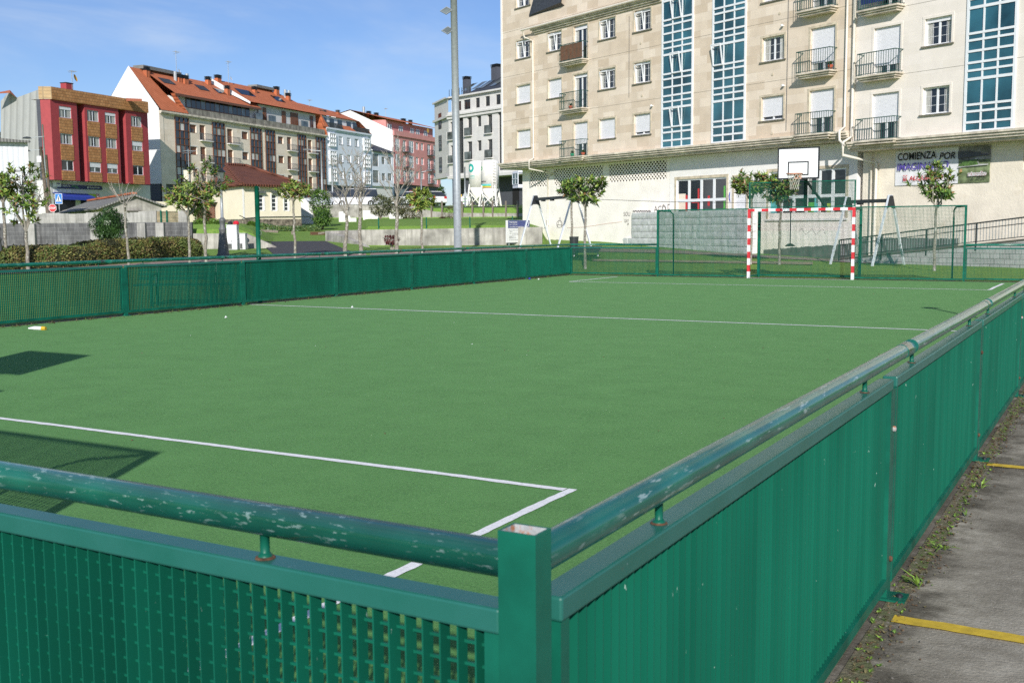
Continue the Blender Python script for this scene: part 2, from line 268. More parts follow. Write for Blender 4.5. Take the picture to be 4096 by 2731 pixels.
# ---------------------------------------------------------------- mesh builder
class MB:
    def __init__(s): s.v = []; s.f = []; s.m = []; s.mi = 0
    def face(s, *pts):
        n = len(s.v); s.v += [tuple(p) for p in pts]; s.f.append(tuple(range(n, n+len(pts)))); s.m.append(s.mi); return s
    def box(s, x0, x1, y0, y1, z0, z1):
        n = len(s.v); s.v += [(x0,y0,z0),(x1,y0,z0),(x1,y1,z0),(x0,y1,z0),(x0,y0,z1),(x1,y0,z1),(x1,y1,z1),(x0,y1,z1)]
        for q in ((0,3,2,1),(4,5,6,7),(0,1,5,4),(1,2,6,5),(2,3,7,6),(3,0,4,7)): s.f.append(tuple(n+i for i in q)); s.m.append(s.mi)
        return s
    def beam(s, a, b, w, h=None, up=(0,0,1)):
        h = h or w; a = Vector(a); b = Vector(b); d = (b-a).normalized(); u = Vector(up)
        if abs(d.dot(u)) > .98: u = Vector((1,0,0))
        sd = d.cross(u).normalized()*w/2; uu = sd.cross(d).normalized()*h/2; n = len(s.v)
        for p in (a, b): s.v += [tuple(p-sd-uu), tuple(p+sd-uu), tuple(p+sd+uu), tuple(p-sd+uu)]
        for q in ((0,1,2,3),(4,7,6,5),(0,4,5,1),(1,5,6,2),(2,6,7,3),(3,7,4,0)): s.f.append(tuple(n+i for i in q)); s.m.append(s.mi)
        return s
    def tube(s, pts, rad, n=8, cap=True):
        pts = [Vector(p) for p in pts]; rs = rad if isinstance(rad, (list, tuple)) else [rad]*len(pts); base = len(s.v); ref = None
        for i, p in enumerate(pts):
            d = (pts[min(i+1, len(pts)-1)] - pts[max(i-1, 0)]).normalized()
            if ref is None or abs(ref.dot(d)) > .95: ref = Vector((0,0,1)) if abs(d.z) < .9 else Vector((1,0,0))
            a = d.cross(ref).normalized(); b = d.cross(a); ref = -b if False else ref
            for k in range(n):
                t = 2*pi*k/n; s.v.append(tuple(p + (a*cos(t)+b*sin(t))*rs[i]))
        for i in range(len(pts)-1):
            for k in range(n):
                k2 = (k+1) % n; s.f.append((base+i*n+k, base+i*n+k2, base+(i+1)*n+k2, base+(i+1)*n+k)); s.m.append(s.mi)
        if cap:
            s.f.append(tuple(base+k for k in range(n))); s.m.append(s.mi); e = base+(len(pts)-1)*n
            s.f.append(tuple(e+n-1-k for k in range(n))); s.m.append(s.mi)
        return s
    def lathe(s, prof, n=20, c=(0,0)):
        base = len(s.v)
        for r, z in prof:
            for k in range(n): s.v.append((c[0]+r*cos(2*pi*k/n), c[1]+r*sin(2*pi*k/n), z))
        for i in range(len(prof)-1):
            for k in range(n):
                k2 = (k+1) % n; s.f.append((base+i*n+k, base+i*n+k2, base+(i+1)*n+k2, base+(i+1)*n+k)); s.m.append(s.mi)
        s.f.append(tuple(base+n-1-k for k in range(n))); s.m.append(s.mi); e = base+(len(prof)-1)*n; s.f.append(tuple(e+k for k in range(n))); s.m.append(s.mi)
        return s
    def mesh(s, name, mats):
        me = bpy.data.meshes.new(name); me.from_pydata(s.v, [], s.f)
        for m in (mats if isinstance(mats, (list, tuple)) else [mats]): me.materials.append(M[m])
        if any(s.m): me.polygons.foreach_set('material_index', s.m)
        me.update(); return me
    def build(s, name, mats, parent=None, loc=(0,0,0), rz=0, smooth=False, bev=0, bseg=2):
        me = s.mesh(name, mats); o = bpy.data.objects.new(name, me); COL.objects.link(o); o.parent = parent; o.location = loc; o.rotation_euler = (0,0,rz)
        if smooth: me.polygons.foreach_set('use_smooth', [len(p.vertices) == 4 for p in me.polygons])
        if bev:
            b = o.modifiers.new('bevel', 'BEVEL'); b.width = bev; b.segments = bseg; b.limit_method = 'ANGLE'; b.angle_limit = radians(40)
        return o
def tag(o, label, cat, group=None):
    o['label'] = label; o['category'] = cat
    if group: o['group'] = group
    return o
def thing(name, label, cat, loc=(0,0,0), rz=0, group=None):
    o = bpy.data.objects.new(name, None); COL.objects.link(o); o.location = loc; o.rotation_euler = (0,0,rz); o.empty_display_size = .3
    return tag(o, label, cat, group)
def struct(o): o['kind'] = 'structure'; return o
def stuff(o, label, cat): o['kind'] = 'stuff'; return tag(o, label, cat)
def inst(me, name, parent, loc, rz=0):
    o = bpy.data.objects.new(name, me); COL.objects.link(o); o.parent = parent; o.location = loc; o.rotation_euler = (0,0,rz); return o
def text(body, h, m, parent, loc, rot=(pi/2,0,0), w=None, name='lettering', ext=.004, sh=0, bold=0):
    cu = bpy.data.curves.new(name, 'FONT'); cu.body = body; cu.size = 1; cu.extrude = 0; cu.shear = sh; cu.offset = bold; cu.resolution_u = 3
    o = bpy.data.objects.new(name, cu); COL.objects.link(o); bpy.context.view_layer.update()
    me = bpy.data.meshes.new_from_object(o.evaluated_get(bpy.context.evaluated_depsgraph_get())); bpy.data.objects.remove(o); bpy.data.curves.remove(cu)
    xs = [v.co.x for v in me.vertices]; ys = [v.co.y for v in me.vertices]
    sy = h/(max(ys)-min(ys)); sx = (w/(max(xs)-min(xs))) if w else sy
    for v in me.vertices: v.co.x = (v.co.x-min(xs))*sx; v.co.y = (v.co.y-min(ys))*sy
    me.materials.clear(); me.materials.append(M[m]); me.name = name
    o = bpy.data.objects.new(name, me); COL.objects.link(o); o.parent = parent; o.location = loc; o.rotation_euler = rot; return o
# ---------------------------------------------------------------- world, sun, camera
SUN_DIR = Vector((.463*.8965, -.886*.8965, .443)).normalized()
el = math.asin(SUN_DIR.z); az = atan2(SUN_DIR.x, SUN_DIR.y)
w = bpy.data.worlds.new('World'); scn.world = w; w.use_nodes = True; nt = w.node_tree; L = nt.links.new
bg = nt.nodes['Background']; sky = _n(nt, 'ShaderNodeTexSky', sky_type='NISHITA', sun_disc=False, sun_elevation=el, sun_rotation=az, altitude=300, air_density=1.0, dust_density=.3, ozone_density=1.6)
tc = _n(nt, 'ShaderNodeTexCoord'); mp = _n(nt, 'ShaderNodeMapping'); mp.inputs['Scale'].default_value = (1.2, 1.2, 5.5); mp.inputs['Rotation'].default_value = (.25, .15, .3); L(tc.outputs['Generated'], mp.inputs[0])
nz = _n(nt, 'ShaderNodeTexNoise', i_Scale=1.7, i_Detail=7, i_Roughness=.55, i_Distortion=.6); L(mp.outputs[0], nz.inputs['Vector'])
rp = _n(nt, 'ShaderNodeMapRange', interpolation_type='SMOOTHSTEP'); rp.inputs[1].default_value = .45; rp.inputs[2].default_value = .76; rp.inputs[4].default_value = .62; L(nz.outputs['Fac'], rp.inputs[0])
mx = _n(nt, 'ShaderNodeMix', data_type='RGBA'); L(rp.outputs[0], mx.inputs[0]); L(sky.outputs[0], mx.inputs[6]); mx.inputs[7].default_value = (8.4, 9.2, 10.2, 1)
tint = _n(nt, 'ShaderNodeMix', data_type='RGBA', blend_type='MULTIPLY'); tint.inputs[0].default_value = 1; tint.inputs[7].default_value = (.78, .93, 1.27, 1); L(sky.outputs[0], tint.inputs[6]); L(tint.outputs[2], mx.inputs[6])
L(mx.outputs[2], bg.inputs['Color']); bg.inputs['Strength'].default_value = .09
ld = bpy.data.lights.new('sun', 'SUN'); ld.energy = 5.0; ld.angle = radians(.53); ld.color = (1, .955, .88)
lo = bpy.data.objects.new('sun', ld); COL.objects.link(lo); lo.rotation_euler = SUN_DIR.to_track_quat('Z', 'Y').to_euler(); lo.location = (20, -40, 40)
cd = bpy.data.cameras.new('camera'); cd.lens = F/4096*36; cd.sensor_width = 36; cd.clip_end = 6000; cd.clip_start = .05
co = bpy.data.objects.new('camera', cd); COL.objects.link(co); scn.camera = co
co.matrix_world = Matrix.Translation((CX, CY, CZ)) @ Matrix.Rotation(YAW, 4, 'Z') @ Matrix.Rotation(pi/2-PIT, 4, 'X') @ Matrix.Rotation(ROL, 4, 'Z')
cd.dof.use_dof = True; cd.dof.focus_distance = 9; cd.dof.aperture_fstop = 11
scn.view_settings.view_transform = 'Standard'; scn.view_settings.look = 'None'; scn.view_settings.exposure = 0
try: scn.cycles.max_bounces = 6; scn.cycles.use_denoising = False
except Exception: pass
# ---------------------------------------------------------------- terrain (one sheet to the horizon)
def terrain():
    mb = MB(); rs = []
    r = -9000
    while r < 11000:
        rs.append(r); r += 400 if (r < -800 or r > 5200) else (60 if not (1060 < r < 1500 or 2120 < r < 2420) else 10)
    Ds = [-40, -12, 3] + [6+2*i for i in range(15)] + [36+1.0*i for i in range(18)] + [54, 55, 56, 56.6, 57.2, 58, 59, 60, 61, 61.6, 62.5, 64, 66, 68, 70, 72, 75, 78, 80, 83, 86, 90, 94, 98, 99, 99.5, 100.5, 102, 106, 110, 115, 120, 130, 140, 200, 400, 1000, 3500]
    idx = {}
    for i, D in enumerate(Ds):
        for j, r in enumerate(rs):
            De = D if D > 3 else 3
            X = (r-2048)/F*De * (1 if D > 3 else 8)
            p = wd(X, D, hgt(r, D)-.012); mb.v.append(tuple(p))
    n = len(rs)
    for i in range(len(Ds)-1):
        for j in range(n-1):
            a = i*n+j; mb.f.append((a, a+1, a+n+1, a+n)); mb.m.append(0)
    o = mb.build('ground', 'lawn'); struct(o); return o
terrain()
def ribbon(name, near, far, m, lift=.012, nsub=24, steps=4):
    """sheet lying on the terrain between two pixel polylines (near edge, far edge)"""
    mb = MB()
    def samp(pl, t):
        t *= len(pl)-1; i = min(int(t), len(pl)-2); f = t-i; return (pl[i][0]*(1-f)+pl[i+1][0]*f, pl[i][1]*(1-f)+pl[i+1][1]*f)
    rows = []
    for i in range(nsub+1):
        a = samp(near, i/nsub); b = samp(far, i/nsub); A = gD(*a); B = gD(*b); la = ray(*a)[0]; lb = ray(*b)[0]; row = []
        for k in range(steps+1):
            D = A+(B-A)*k/steps; X = la*A+(lb*B-la*A)*k/steps
            row.append(wd(X, D, hgt(2048+F*X/D, D)+lift))
        rows.append(row)
    for i in range(nsub):
        for k in range(steps): mb.face(rows[i][k], rows[i+1][k], rows[i+1][k+1], rows[i][k+1])
    o = mb.build(name, m); struct(o); return o
ribbon('path', [(-300,1118),(0,1098),(250,1085),(560,1062),(720,1051),(980,1044),(1300,1030),(1700,1016),(2030,1006),(2300,1006),(2700,1014),(3100,1034),(3500,1056)],
       [(-300,1104),(0,1086),(250,1073),(560,1052),(720,1043),(980,1032),(1300,1021),(1700,1005),(2030,992),(2300,993),(2700,1001),(3100,1024),(3500,1046)], 'path_pink', nsub=48, steps=3)
ribbon('worn_path', [(2370,1046),(2700,1050),(3050,1056),(3250,1060)], [(2370,1037),(2700,1042),(3050,1046),(3250,1048)], 'sand', lift=.015)
ribbon('driveway', [(1100,1024),(1260,1024),(1460,1019)], [(1060,968),(1180,966),(1302,965)], 'asphalt', lift=.02, nsub=20, steps=14)
def sheet(name, x0, x1, y0, y1, z, m):
    o = MB().face((x0,y0,z),(x1,y0,z),(x1,y1,z),(x0,y1,z)).build(name, m); struct(o); return o
W, LL, S = 15.22, 30.6, 3.06
sheet('pitch', -W+.06, 0, 0, LL-.10, .004, 'turf')
sheet('kerb', -W-.25, .25, LL-.10, LL+.42, .0, 'kerb_conc')
sheet('pavement', -.01, 12, -9, 16, 0, 'concrete_floor')
sheet('pavement', -W, -.01, -9, .01, 0, 'concrete_floor')
def ragged(name, x0, x1, y0, y1, z, m, amp):
    mb = MB(); n = 320; pr = None
    for i in range(n+1):
        y = y0+(y1-y0)*i/n; w_ = x1+amp*1.0*(noise.noise(Vector((y*2.1, 3, 0)))+.6*noise.noise(Vector((y*7.3, 5, 0))))
        if pr: mb.face((x0, pr[0], z), (pr[1], pr[0], z), (w_, y, z), (x0, y, z))
        pr = (y, w_)
    struct(mb.build(name, m))
ragged('soil_strip', .03, .105, -.02, 16, .004, 'dirt', .05)
sheet('soil_strip', -W-.30, -W+.06, -.02, LL-.1, .002, 'dirt')
# street on the upper level
def upstreet():
    mb = MB(); a = [(D, r) for D in (104, 118, 128) for r in range(1200, 2200, 60)]
    n = len(range(1200, 2200, 60)); mb.v = [tuple(wd((r-2048)/F*D, D, hgt(r, D)+.03)) for D, r in a]
    for i in range(2):
        for j in range(n-1): q = i*n+j; mb.f.append((q, q+1, q+n+1, q+n)); mb.m.append(0)
    struct(mb.build('road', 'asphalt'))
upstreet()
# painted lines on the turf: slightly wavy sprayed strips
def strip(name, pts, wdt, z, m, seed=0, label=None, cat='line'):
    random.seed(seed); mb = MB(); prev = None
    for (a, b) in zip(pts, pts[1:]):
        a = Vector(a); b = Vector(b); n = max(2, int((b-a).length/.06)); d = (b-a).normalized(); s = Vector((-d.y, d.x)); prev = None
        for i in range(n+1):
            t = i/n; c = a+(b-a)*t; wob = (noise.noise(Vector((c.x*1.3, c.y*1.3, seed)))*.012); w0 = wdt/2+random.uniform(-.004, .004); w1 = wdt/2+random.uniform(-.004, .004)
            p = c+s*(w0+wob); q = c-s*(w1-wob)
            if prev: mb.face((prev[0].x, prev[0].y, z), (prev[1].x, prev[1].y, z), (q.x, q.y, z), (p.x, p.y, z))
            prev = (p, q)
    o = mb.build(name, m); struct(o); return o
PU, PV = 2.014, 4.12
strip('pitch_line', [(-PU+.03, .1), (-PU+.03, PV+.03)], .062, .008, 'line_white', 1)
strip('pitch_line', [(-PU+.0, PV), (-W+PU, PV)], .062, .0085, 'line_white', 2)
strip('pitch_line', [(-W+PU, PV+.03), (-W+PU, .1)], .062, .008, 'line_white', 3)
strip('pitch_line', [(-W+.1, 15.44), (-.12, 15.44)], .075, .008, 'line_white', 4)
strip('pitch_line', [(-PU, 26.51), (-W+PU, 26.51)], .085, .008, 'line_white', 5)
strip('pitch_line', [(-PU, 26.54), (-PU, 29.7)], .08, .0085, 'line_white', 6)
strip('pitch_line', [(-W+PU, 26.54), (-W+PU, 29.9)], .08, .0085, 'line_white', 7)
strip('pitch_line', [(-9.15, 30.38), (-6.1, 30.38)], .08, .009, 'line_white', 8)
strip('parking_line', [(.09, 2.84), (6, 2.80)], .085, .006, 'line_yellow', 9)
strip('parking_line', [(.10, 6.02), (6, 5.90)], .085, .006, 'line_yellow', 10)
strip('parking_line', [(.12, 9.1), (6, 9.0)], .085, .006, 'line_yellow', 11)
# ---------------------------------------------------------------- fence of the pitch
PITCH_X, PITCH_Z, BD, BT = .0357, .0385, .0305, .0032
def grate(mb, L0, z0, z1, a0=0.0, out=-1):
    """welded grating in the x-z plane, running a0..L0, flat bars standing in y"""
    n = int((L0-a0)/PITCH_X)
    for i in range(n+1):
        x = a0+(L0-a0)*i/n; q = .0008*((i*7919) % 13-6)/6; mb.face((x-BT/2-q,-BD/2,z0),(x+BT/2-q,-BD/2,z0),(x+BT/2-q,-BD/2,z1),(x-BT/2-q,-BD/2,z1)); mb.face((x-BT/2+q,BD/2,z0),(x-BT/2+q,BD/2,z1),(x+BT/2+q,BD/2,z1),(x+BT/2+q,BD/2,z0)); mb.face((x-BT/2-q,-BD/2,z0),(x-BT/2-q,-BD/2,z1),(x-BT/2+q,BD/2,z1),(x-BT/2+q,BD/2,z0)); mb.face((x+BT/2-q,-BD/2,z0),(x+BT/2+q,BD/2,z0),(x+BT/2+q,BD/2,z1),(x+BT/2-q,-BD/2,z1))
    k = int((z1-z0)/PITCH_Z)
    for i in range(k+1):
        z = z0+(z1-z0)*i/k; c = out*(BD/2-.008); mb.box(a0, L0, c-.0025, c+.0025, z-.0028, z+.0028)
def low_panel_meshes(L0):
    mb = MB(); grate(mb, L0-.02, .10, .89, .02, 1); g = mb.mesh('grating', 'grating')
    fb = MB(); fb.box(0, L0, -.03, .03, .888, .932); t = fb.mesh('top_bar', 'fence_top')
    fb = MB(); fb.box(0, L0, -.03, .03, .06, .10); b = fb.mesh('bottom_bar', 'fence_green')
    s = MB().box(0, .03, -.028, .028, .1, .888).mesh('side_bar', 'fence_green'); s2 = MB().box(L0-.03, L0, -.028, .028, .1, .888).mesh('side_bar', 'fence_green')
    return g, t, b, s, s2
def add_bev(o, w=.004, seg=2):
    b = o.modifiers.new('bevel', 'BEVEL'); b.width = w; b.segments = seg; b.limit_method = 'ANGLE'
def low_fence(root, n, L0, first_post=True, last_post=True, rail=True, start=0., railmat='fence_rail', near=False):
    ms = low_panel_meshes(L0-.08)
    for i in range(n):
        x = start+i*L0+.04
        for me in ms:
            o = inst(me, 'panel' if me.name.startswith('grating') else me.name.split('.')[0], root, (x, 0, 0))
            if me.name.startswith('top'): add_bev(o, .005)
        for sx in (.55, 2.60):
            if sx < L0:
                st = MB().tube([(0,0,.930),(0,0,.978)], .009, 10).lathe([(.016,.9325),(.014,.937),(.009,.942)], 12).build('stanchion', 'fence_green', root, (start+i*L0+sx, 0, 0), smooth=True)
                MB().lathe([(.019,.9325),(.017,.935),(.011,.9365)], 14).build('weld', 'rust', st)
    pm = MB().box(-.038, .038, -.026, .030, .0, .886).mesh('post', 'fence_green')
    fm = MB().box(-.06, .06, -.10, .10, 0.004, .012).mesh('foot_plate', 'fence_green'); bm_ = MB().lathe([(.014,.012),(.013,.022),(.006,.026)], 8, (0,-.07)).mesh('anchor_bolt', 'dark_bolt')
    for i in range(n+1):
        if (i == 0 and not first_post) or (i == n and not last_post): continue
        p = inst(pm, 'post', root, (start+i*L0, 0, 0)); inst(fm, 'foot_plate', p, (0,0,0)); inst(bm_, 'anchor_bolt', p, (0,0,0))
        for z, mm in ((.17, 'rust'), (.72, 'rusty_inside' if i % 2 else 'rust')):
            MB().tube([(0,-.026,z),(0,-.034,z),(0,-.038,z)], [.012,.012,.006], 10).build('bolt', mm, p)
    if rail:
        for i in range(n):
            for a_, b_ in ((0, .5), (.5, 1)): MB().tube([(start+(i+a_)*L0, 0, 1.009), (start+(i+b_)*L0, 0, 1.009)], .0315, 24, cap=False).build('handrail', railmat, root, smooth=True)
        for i in range(n):
            MB().tube([(start+i*L0+.28, 0, 1.009), (start+i*L0+.52, 0, 1.009)], .0335, 20).build('rail_sleeve', railmat, root, smooth=True) if i else None
# corner post of the two near fences
cp = thing('corner_post', 'square hollow green corner post with rusty open top in the foreground', 'post', (0, -.005, 0))
mb = MB(); hw, hd, t = .035, .027, .004
for (x0,x1,y0,y1) in ((-hw,hw,-hd,-hd+t),(-hw,hw,hd-t,hd),(-hw,-hw+t,-hd+t,hd-t),(hw-t,hw,-hd+t,hd-t)): mb.box(x0,x1,y0,y1,0,1.066)
mb.build('post_tube', 'fence_green', cp)
mb = MB(); e = .0008
for (x0,x1,y0,y1) in ((-hw+t,hw-t,-hd+t,-hd+t+e),(-hw+t,hw-t,hd-t-e,hd-t),(-hw+t,-hw+t+e,-hd+t+e,hd-t-e),(hw-t-e,hw-t,-hd+t+e,hd-t-e)): mb.box(x0,x1,y0,y1,.85,1.0655)
mb.build('inner_lining', 'rusty_inside', cp); MB().box(-hw+t, hw-t, -hd+t, hd-t, .93, .935).build('debris', 'rust', cp)
# right-hand fence : local x -> +y world, local -y -> +x world
rf = thing('fence', 'long green grating fence with tubular handrail running away on the right, beside the concrete', 'fence', (0, .03, 0), pi/2, 'pitch boundary fences')
low_fence(rf, 10, S, first_post=False, railmat='fence_rail_y')
# near-left low fence (corner to the tall end fence)
TU = 3.09
nf = thing('fence', 'green grating fence with scratched handrail left of the corner post in the foreground', 'fence', (-.035, 0, 0), pi, 'pitch boundary fences')
def low_single(root, L0, railmat='fence_rail', flip=-1):
    mb = MB(); grate(mb, L0-.02, .10, .89, .02, flip); mb.build('panel', 'grating', root)
    MB().box(0, L0, -.03, .03, .888, .932).build('top_bar', 'fence_top', root, bev=.005); MB().box(0, L0, -.03, .03, .06, .10).build('bottom_bar', 'fence_green', root)
    MB().box(0, .03, -.028, .028, .1, .888).build('side_bar', 'fence_green', root); MB().box(L0-.03, L0, -.028, .028, .1, .888).build('side_bar', 'fence_green', root)
    for sx in (.535, 2.5):
        st = MB().tube([(0,0,.930),(0,0,.982)], .0095, 12).lathe([(.016,.9325),(.014,.938),(.0095,.944)], 12).build('stanchion', 'fence_green', root, (sx, 0, 0), smooth=True)
        MB().lathe([(.020,.9325),(.018,.9355),(.012,.937)], 14).build('weld', 'rust', st)
    MB().tube([(0, 0, 1.009), (L0, 0, 1.009)], .0315, 28).build('handrail', railmat, root, smooth=True)
low_single(nf, TU-.04)
# left fence
lf = thing('fence', 'long green grating fence with handrail along the far left side of the pitch', 'fence', (-W, LL, 0), -pi/2, 'pitch boundary fences')
low_fence(lf, 10, S, first_post=True)
# far low fences left and right of the tall end fence
f1 = thing('fence', 'short low green fence panel between the left corner and the tall far fence', 'fence', (-W+.04, LL, 0), 0, 'pitch boundary fences'); low_single(f1, TU-.07, flip=-1)
f2 = thing('fence', 'low green fence panel right of the tall far fence, below the ramp', 'fence', (-TU+.04, LL, 0), 0, 'pitch boundary fences'); low_single(f2, TU-.07, flip=-1)
# tall end fence with goal recess, both ends (the near one stands left of the frame and throws its shadow in)
def end_fence(y, flip, label, group):
    r = thing('end_fence', label, 'fence', (-W/2, y, 0), 0 if flip > 0 else pi, group)
    GX0, GX1 = -1.58, 1.56; X0, X1 = -(W/2-TU), (W/2-TU); H = 2.10; D = .95
    for (a, b) in ((X0, GX0), (GX1, X1)):
        mb = MB(); grate(mb, b-.02, .08, H-.03, a+.02); mb.build('mesh_panel', 'grating', r)
        MB().box(a, b, -.022, .022, H-.035, H).build('top_bar', 'fence_green', r); MB().box(a, b, -.022, .022, .04, .08).build('bottom_bar', 'fence_green', r)
    for x, s in ((X0, 1), (X1, -1)):
        p = MB().box(-.03, .03, -.03, .03, 0, H+.0).build('post', 'fence_green', r, (x, .012, 0))
        # folded brace tube behind the end post
        MB().tube([(x+s*.02,.02,H-.03),(x+s*.30,.32,H-.05),(x+s*.36,.40,H-.14),(x+s*.36,.42,H-.35),(x+s*.36,.45,.02)], .024, 10).build('brace', 'fence_green', r, smooth=True)
    # panel above the goal
    T2 = 2.87
    mb = MB(); grate(mb, GX1-.02, H+.03, T2-.03, GX0+.02); mb.build('upper_mesh', 'grating', r)
    MB().box(GX0, GX1, -.02, .02, T2-.03, T2).box(GX0, GX1, -.02, .02, H+.002, H+.03).box(GX0, GX0+.035, -.02, .02, H+.03, T2-.03).box(GX1-.035, GX1, -.02, .02, H+.03, T2-.03).build('upper_frame', 'fence_green', r)
    # recess behind the goal
    mb = MB(); grate(mb, GX1-.10, .08, H-.06, GX0+.06)
    mb.build('back_mesh', 'grating', r, (0, D, 0))
    MB().box(GX0+.0, GX0+.08, D-.03, D+.03, 0, H-.04).box(GX1-.08, GX1, D-.03, D+.03, 0, H-.04).box(GX0+.08, GX1-.08, D-.02, D+.02, H-.08, H-.04).box(GX0+.08, GX1-.08, D-.02, D+.02, .03, .08).build('back_frame', 'fence_green', r)
    for x in (GX0+.02, GX1-.02):
        MB().box(x-.02, x+.02, .05, D-.03, H-.06, H-.02).build('top_bar', 'fence_green', r); MB().box(x-.02, x+.02, .05, D-.03, .03, .08).build('bottom_bar', 'fence_green', r)
    return r
end_fence(LL, 1, 'tall green mesh fence with goal recess at the far end of the pitch', 'tall end fences')
end_fence(0, -1, 'tall green mesh fence at the near end, left of the foreground fence', 'tall end fences')
def goal(y, flip, label):
    r = thing('goal', label, 'goal', (-W/2, y, 0), 0 if flip > 0 else pi, 'red and white goals')
    w, h, t = 3.16/2-.0, 2.08, .08
    def striped(pts_n, horiz, x):
        mb = MB(); n = pts_n
        if horiz:
            L0 = 2*w
            for i in range(n):
                mb.mi = 1 if i % 2 == 0 else 0; mb.box(-w+L0*i/n, -w+L0*(i+1)/n, -t/2, t/2, h-t, h)
        else:
            hh = h-t
            for i in range(n):
                mb.mi = (1 if i % 2 == 0 else 0); mb.box(x-t/2, x+t/2, -t/2, t/2, hh-hh*(i+1)/n, hh-hh*i/n)
        return mb
    striped(15, True, 0).build('crossbar', ['goal_white', 'goal_red'], r)
    for x in (-w+t/2, w-t/2): striped(10, False, x).build('goal_post', ['goal_white', 'goal_red'], r)
goal(LL-.07, 1, 'red and white striped handball goal at the far end under the backboard')
goal(.07, -1, 'red and white striped goal at the near end, out to the left')
def hoop(y, flip, label):
    r = thing('basketball_hoop', label, 'basketball hoop', (-W/2+.02, y, 0), 0 if flip > 0 else pi, 'basketball hoops')
    x0, x1, z0, z1, yb = -.52, .68, 2.90, 3.80, -.80
    if flip < 0: x0, x1 = -.68, .52
    mb = MB(); mb.box(x0+.035, x1-.035, yb, yb+.025, z0+.035, z1-.035); bd = mb.build('backboard', 'board_white', r)
    b = .04; fz = yb-.003
    MB().box(x0, x1, fz, yb+.03, z1-b, z1).box(x0, x1, fz, yb+.03, z0, z0+b).box(x0, x0+b, fz, yb+.03, z0+b, z1-b).box(x1-b, x1, fz, yb+.03, z0+b, z1-b).build('border', 'black_paint', bd)
    cx = (x0+x1)/2; a = .30; zz0, zz1, q = z0+.10, z0+.50, .035; fz = yb-.004
    MB().box(cx-a, cx+a, fz, yb, zz1-q, zz1).box(cx-a, cx+a, fz, yb, zz0, zz0+q).box(cx-a, cx-a+q, fz, yb, zz0+q, zz1-q).box(cx+a-q, cx+a, fz, yb, zz0+q, zz1-q).build('target_square', 'black_paint', bd)
    zr = 3.04; rc = (cx, yb-.38); mb = MB()
    pts = [(rc[0]+.225*cos(t*2*pi/28), rc[1]+.225*sin(t*2*pi/28), zr) for t in range(29)]
    mb.tube(pts, .012, 8, cap=False); mb.face((cx-.12, yb-.001, zr-.02), (cx+.12, yb-.001, zr-.02), (cx+.05, yb-.16, zr), (cx-.05, yb-.16, zr)); mb.box(cx-.10, cx+.10, yb-.02, yb-.004, zr-.14, zr+.01)
    mb.build('ring', 'hoop_orange', r, smooth=False)
    mb = MB(); n = 12; prof = [(.222, 0), (.19, -.09), (.15, -.18), (.125, -.27), (.12, -.36), (.125, -.45)]
    for k in range(n):
        for sgn in (1, -1):
            pts = [(rc[0]+pr*cos(2*pi*(k+sgn*.5*i)/n), rc[1]+pr*sin(2*pi*(k+sgn*.5*i)/n), zr+pz) for i, (pr, pz) in enumerate(prof)]
            mb.tube(pts, .0045, 4, cap=False)
    mb.build('net', 'net_white', r)
    mb = MB(); mb.box(cx-.045, cx+.045, .05, .14, 0.0 if False else 2.1, 2.98); mb.beam((cx, .09, 2.92), (cx, yb+.03, 3.35), .07); mb.beam((cx, .09, 2.92), (cx, yb+.03, 2.98), .06); mb.beam((cx+.02, .10, 2.86), (cx+.45, .90, 2.06), .055)
    mb.build('support_arm', 'dark_steel', r)
    MB().beam((cx, 1.0, 2.06), (cx, .09, 2.12), .06).build('cross_beam', 'fence_green', r)
hoop(LL, 1, 'basketball backboard with ring and net above the far goal')
hoop(0, -1, 'basketball backboard above the near goal, out to the left')
# ---------------------------------------------------------------- vegetation
R = random.Random(11)
def leafquad(mb, p, d, up, ln, wd_, bend=.25):
    """one folded leaf: base p, direction d"""
    d = d.normalized(); s = d.cross(up)
    if s.length < .05: s = d.cross(Vector((1, 0, 0)))
    s.normalize(); n = s.cross(d)
    a = p + d*ln*.45 + s*wd_/2 + n*wd_*.18; b = p + d*ln*.45 - s*wd_/2 + n*wd_*.18; m = p + d*ln*.5; t = p + d*ln - n*ln*bend
    mb.face(p, a, t, m); mb.face(p, m, t, b)
def limb(mb, pts, r0, r1, n=6):
    k = len(pts); mb.tube(pts, [r0+(r1-r0)*i/(k-1) for i in range(k)], n, cap=True)
def curve(a, b, wob, rnd, n=4):
    a = Vector(a); b = Vector(b); o = [a]
    for i in range(1, n): t = i/n; o.append(a.lerp(b, t)+Vector((rnd.uniform(-wob, wob), rnd.uniform(-wob, wob), rnd.uniform(-wob, wob)*.4)))
    return o+[b]
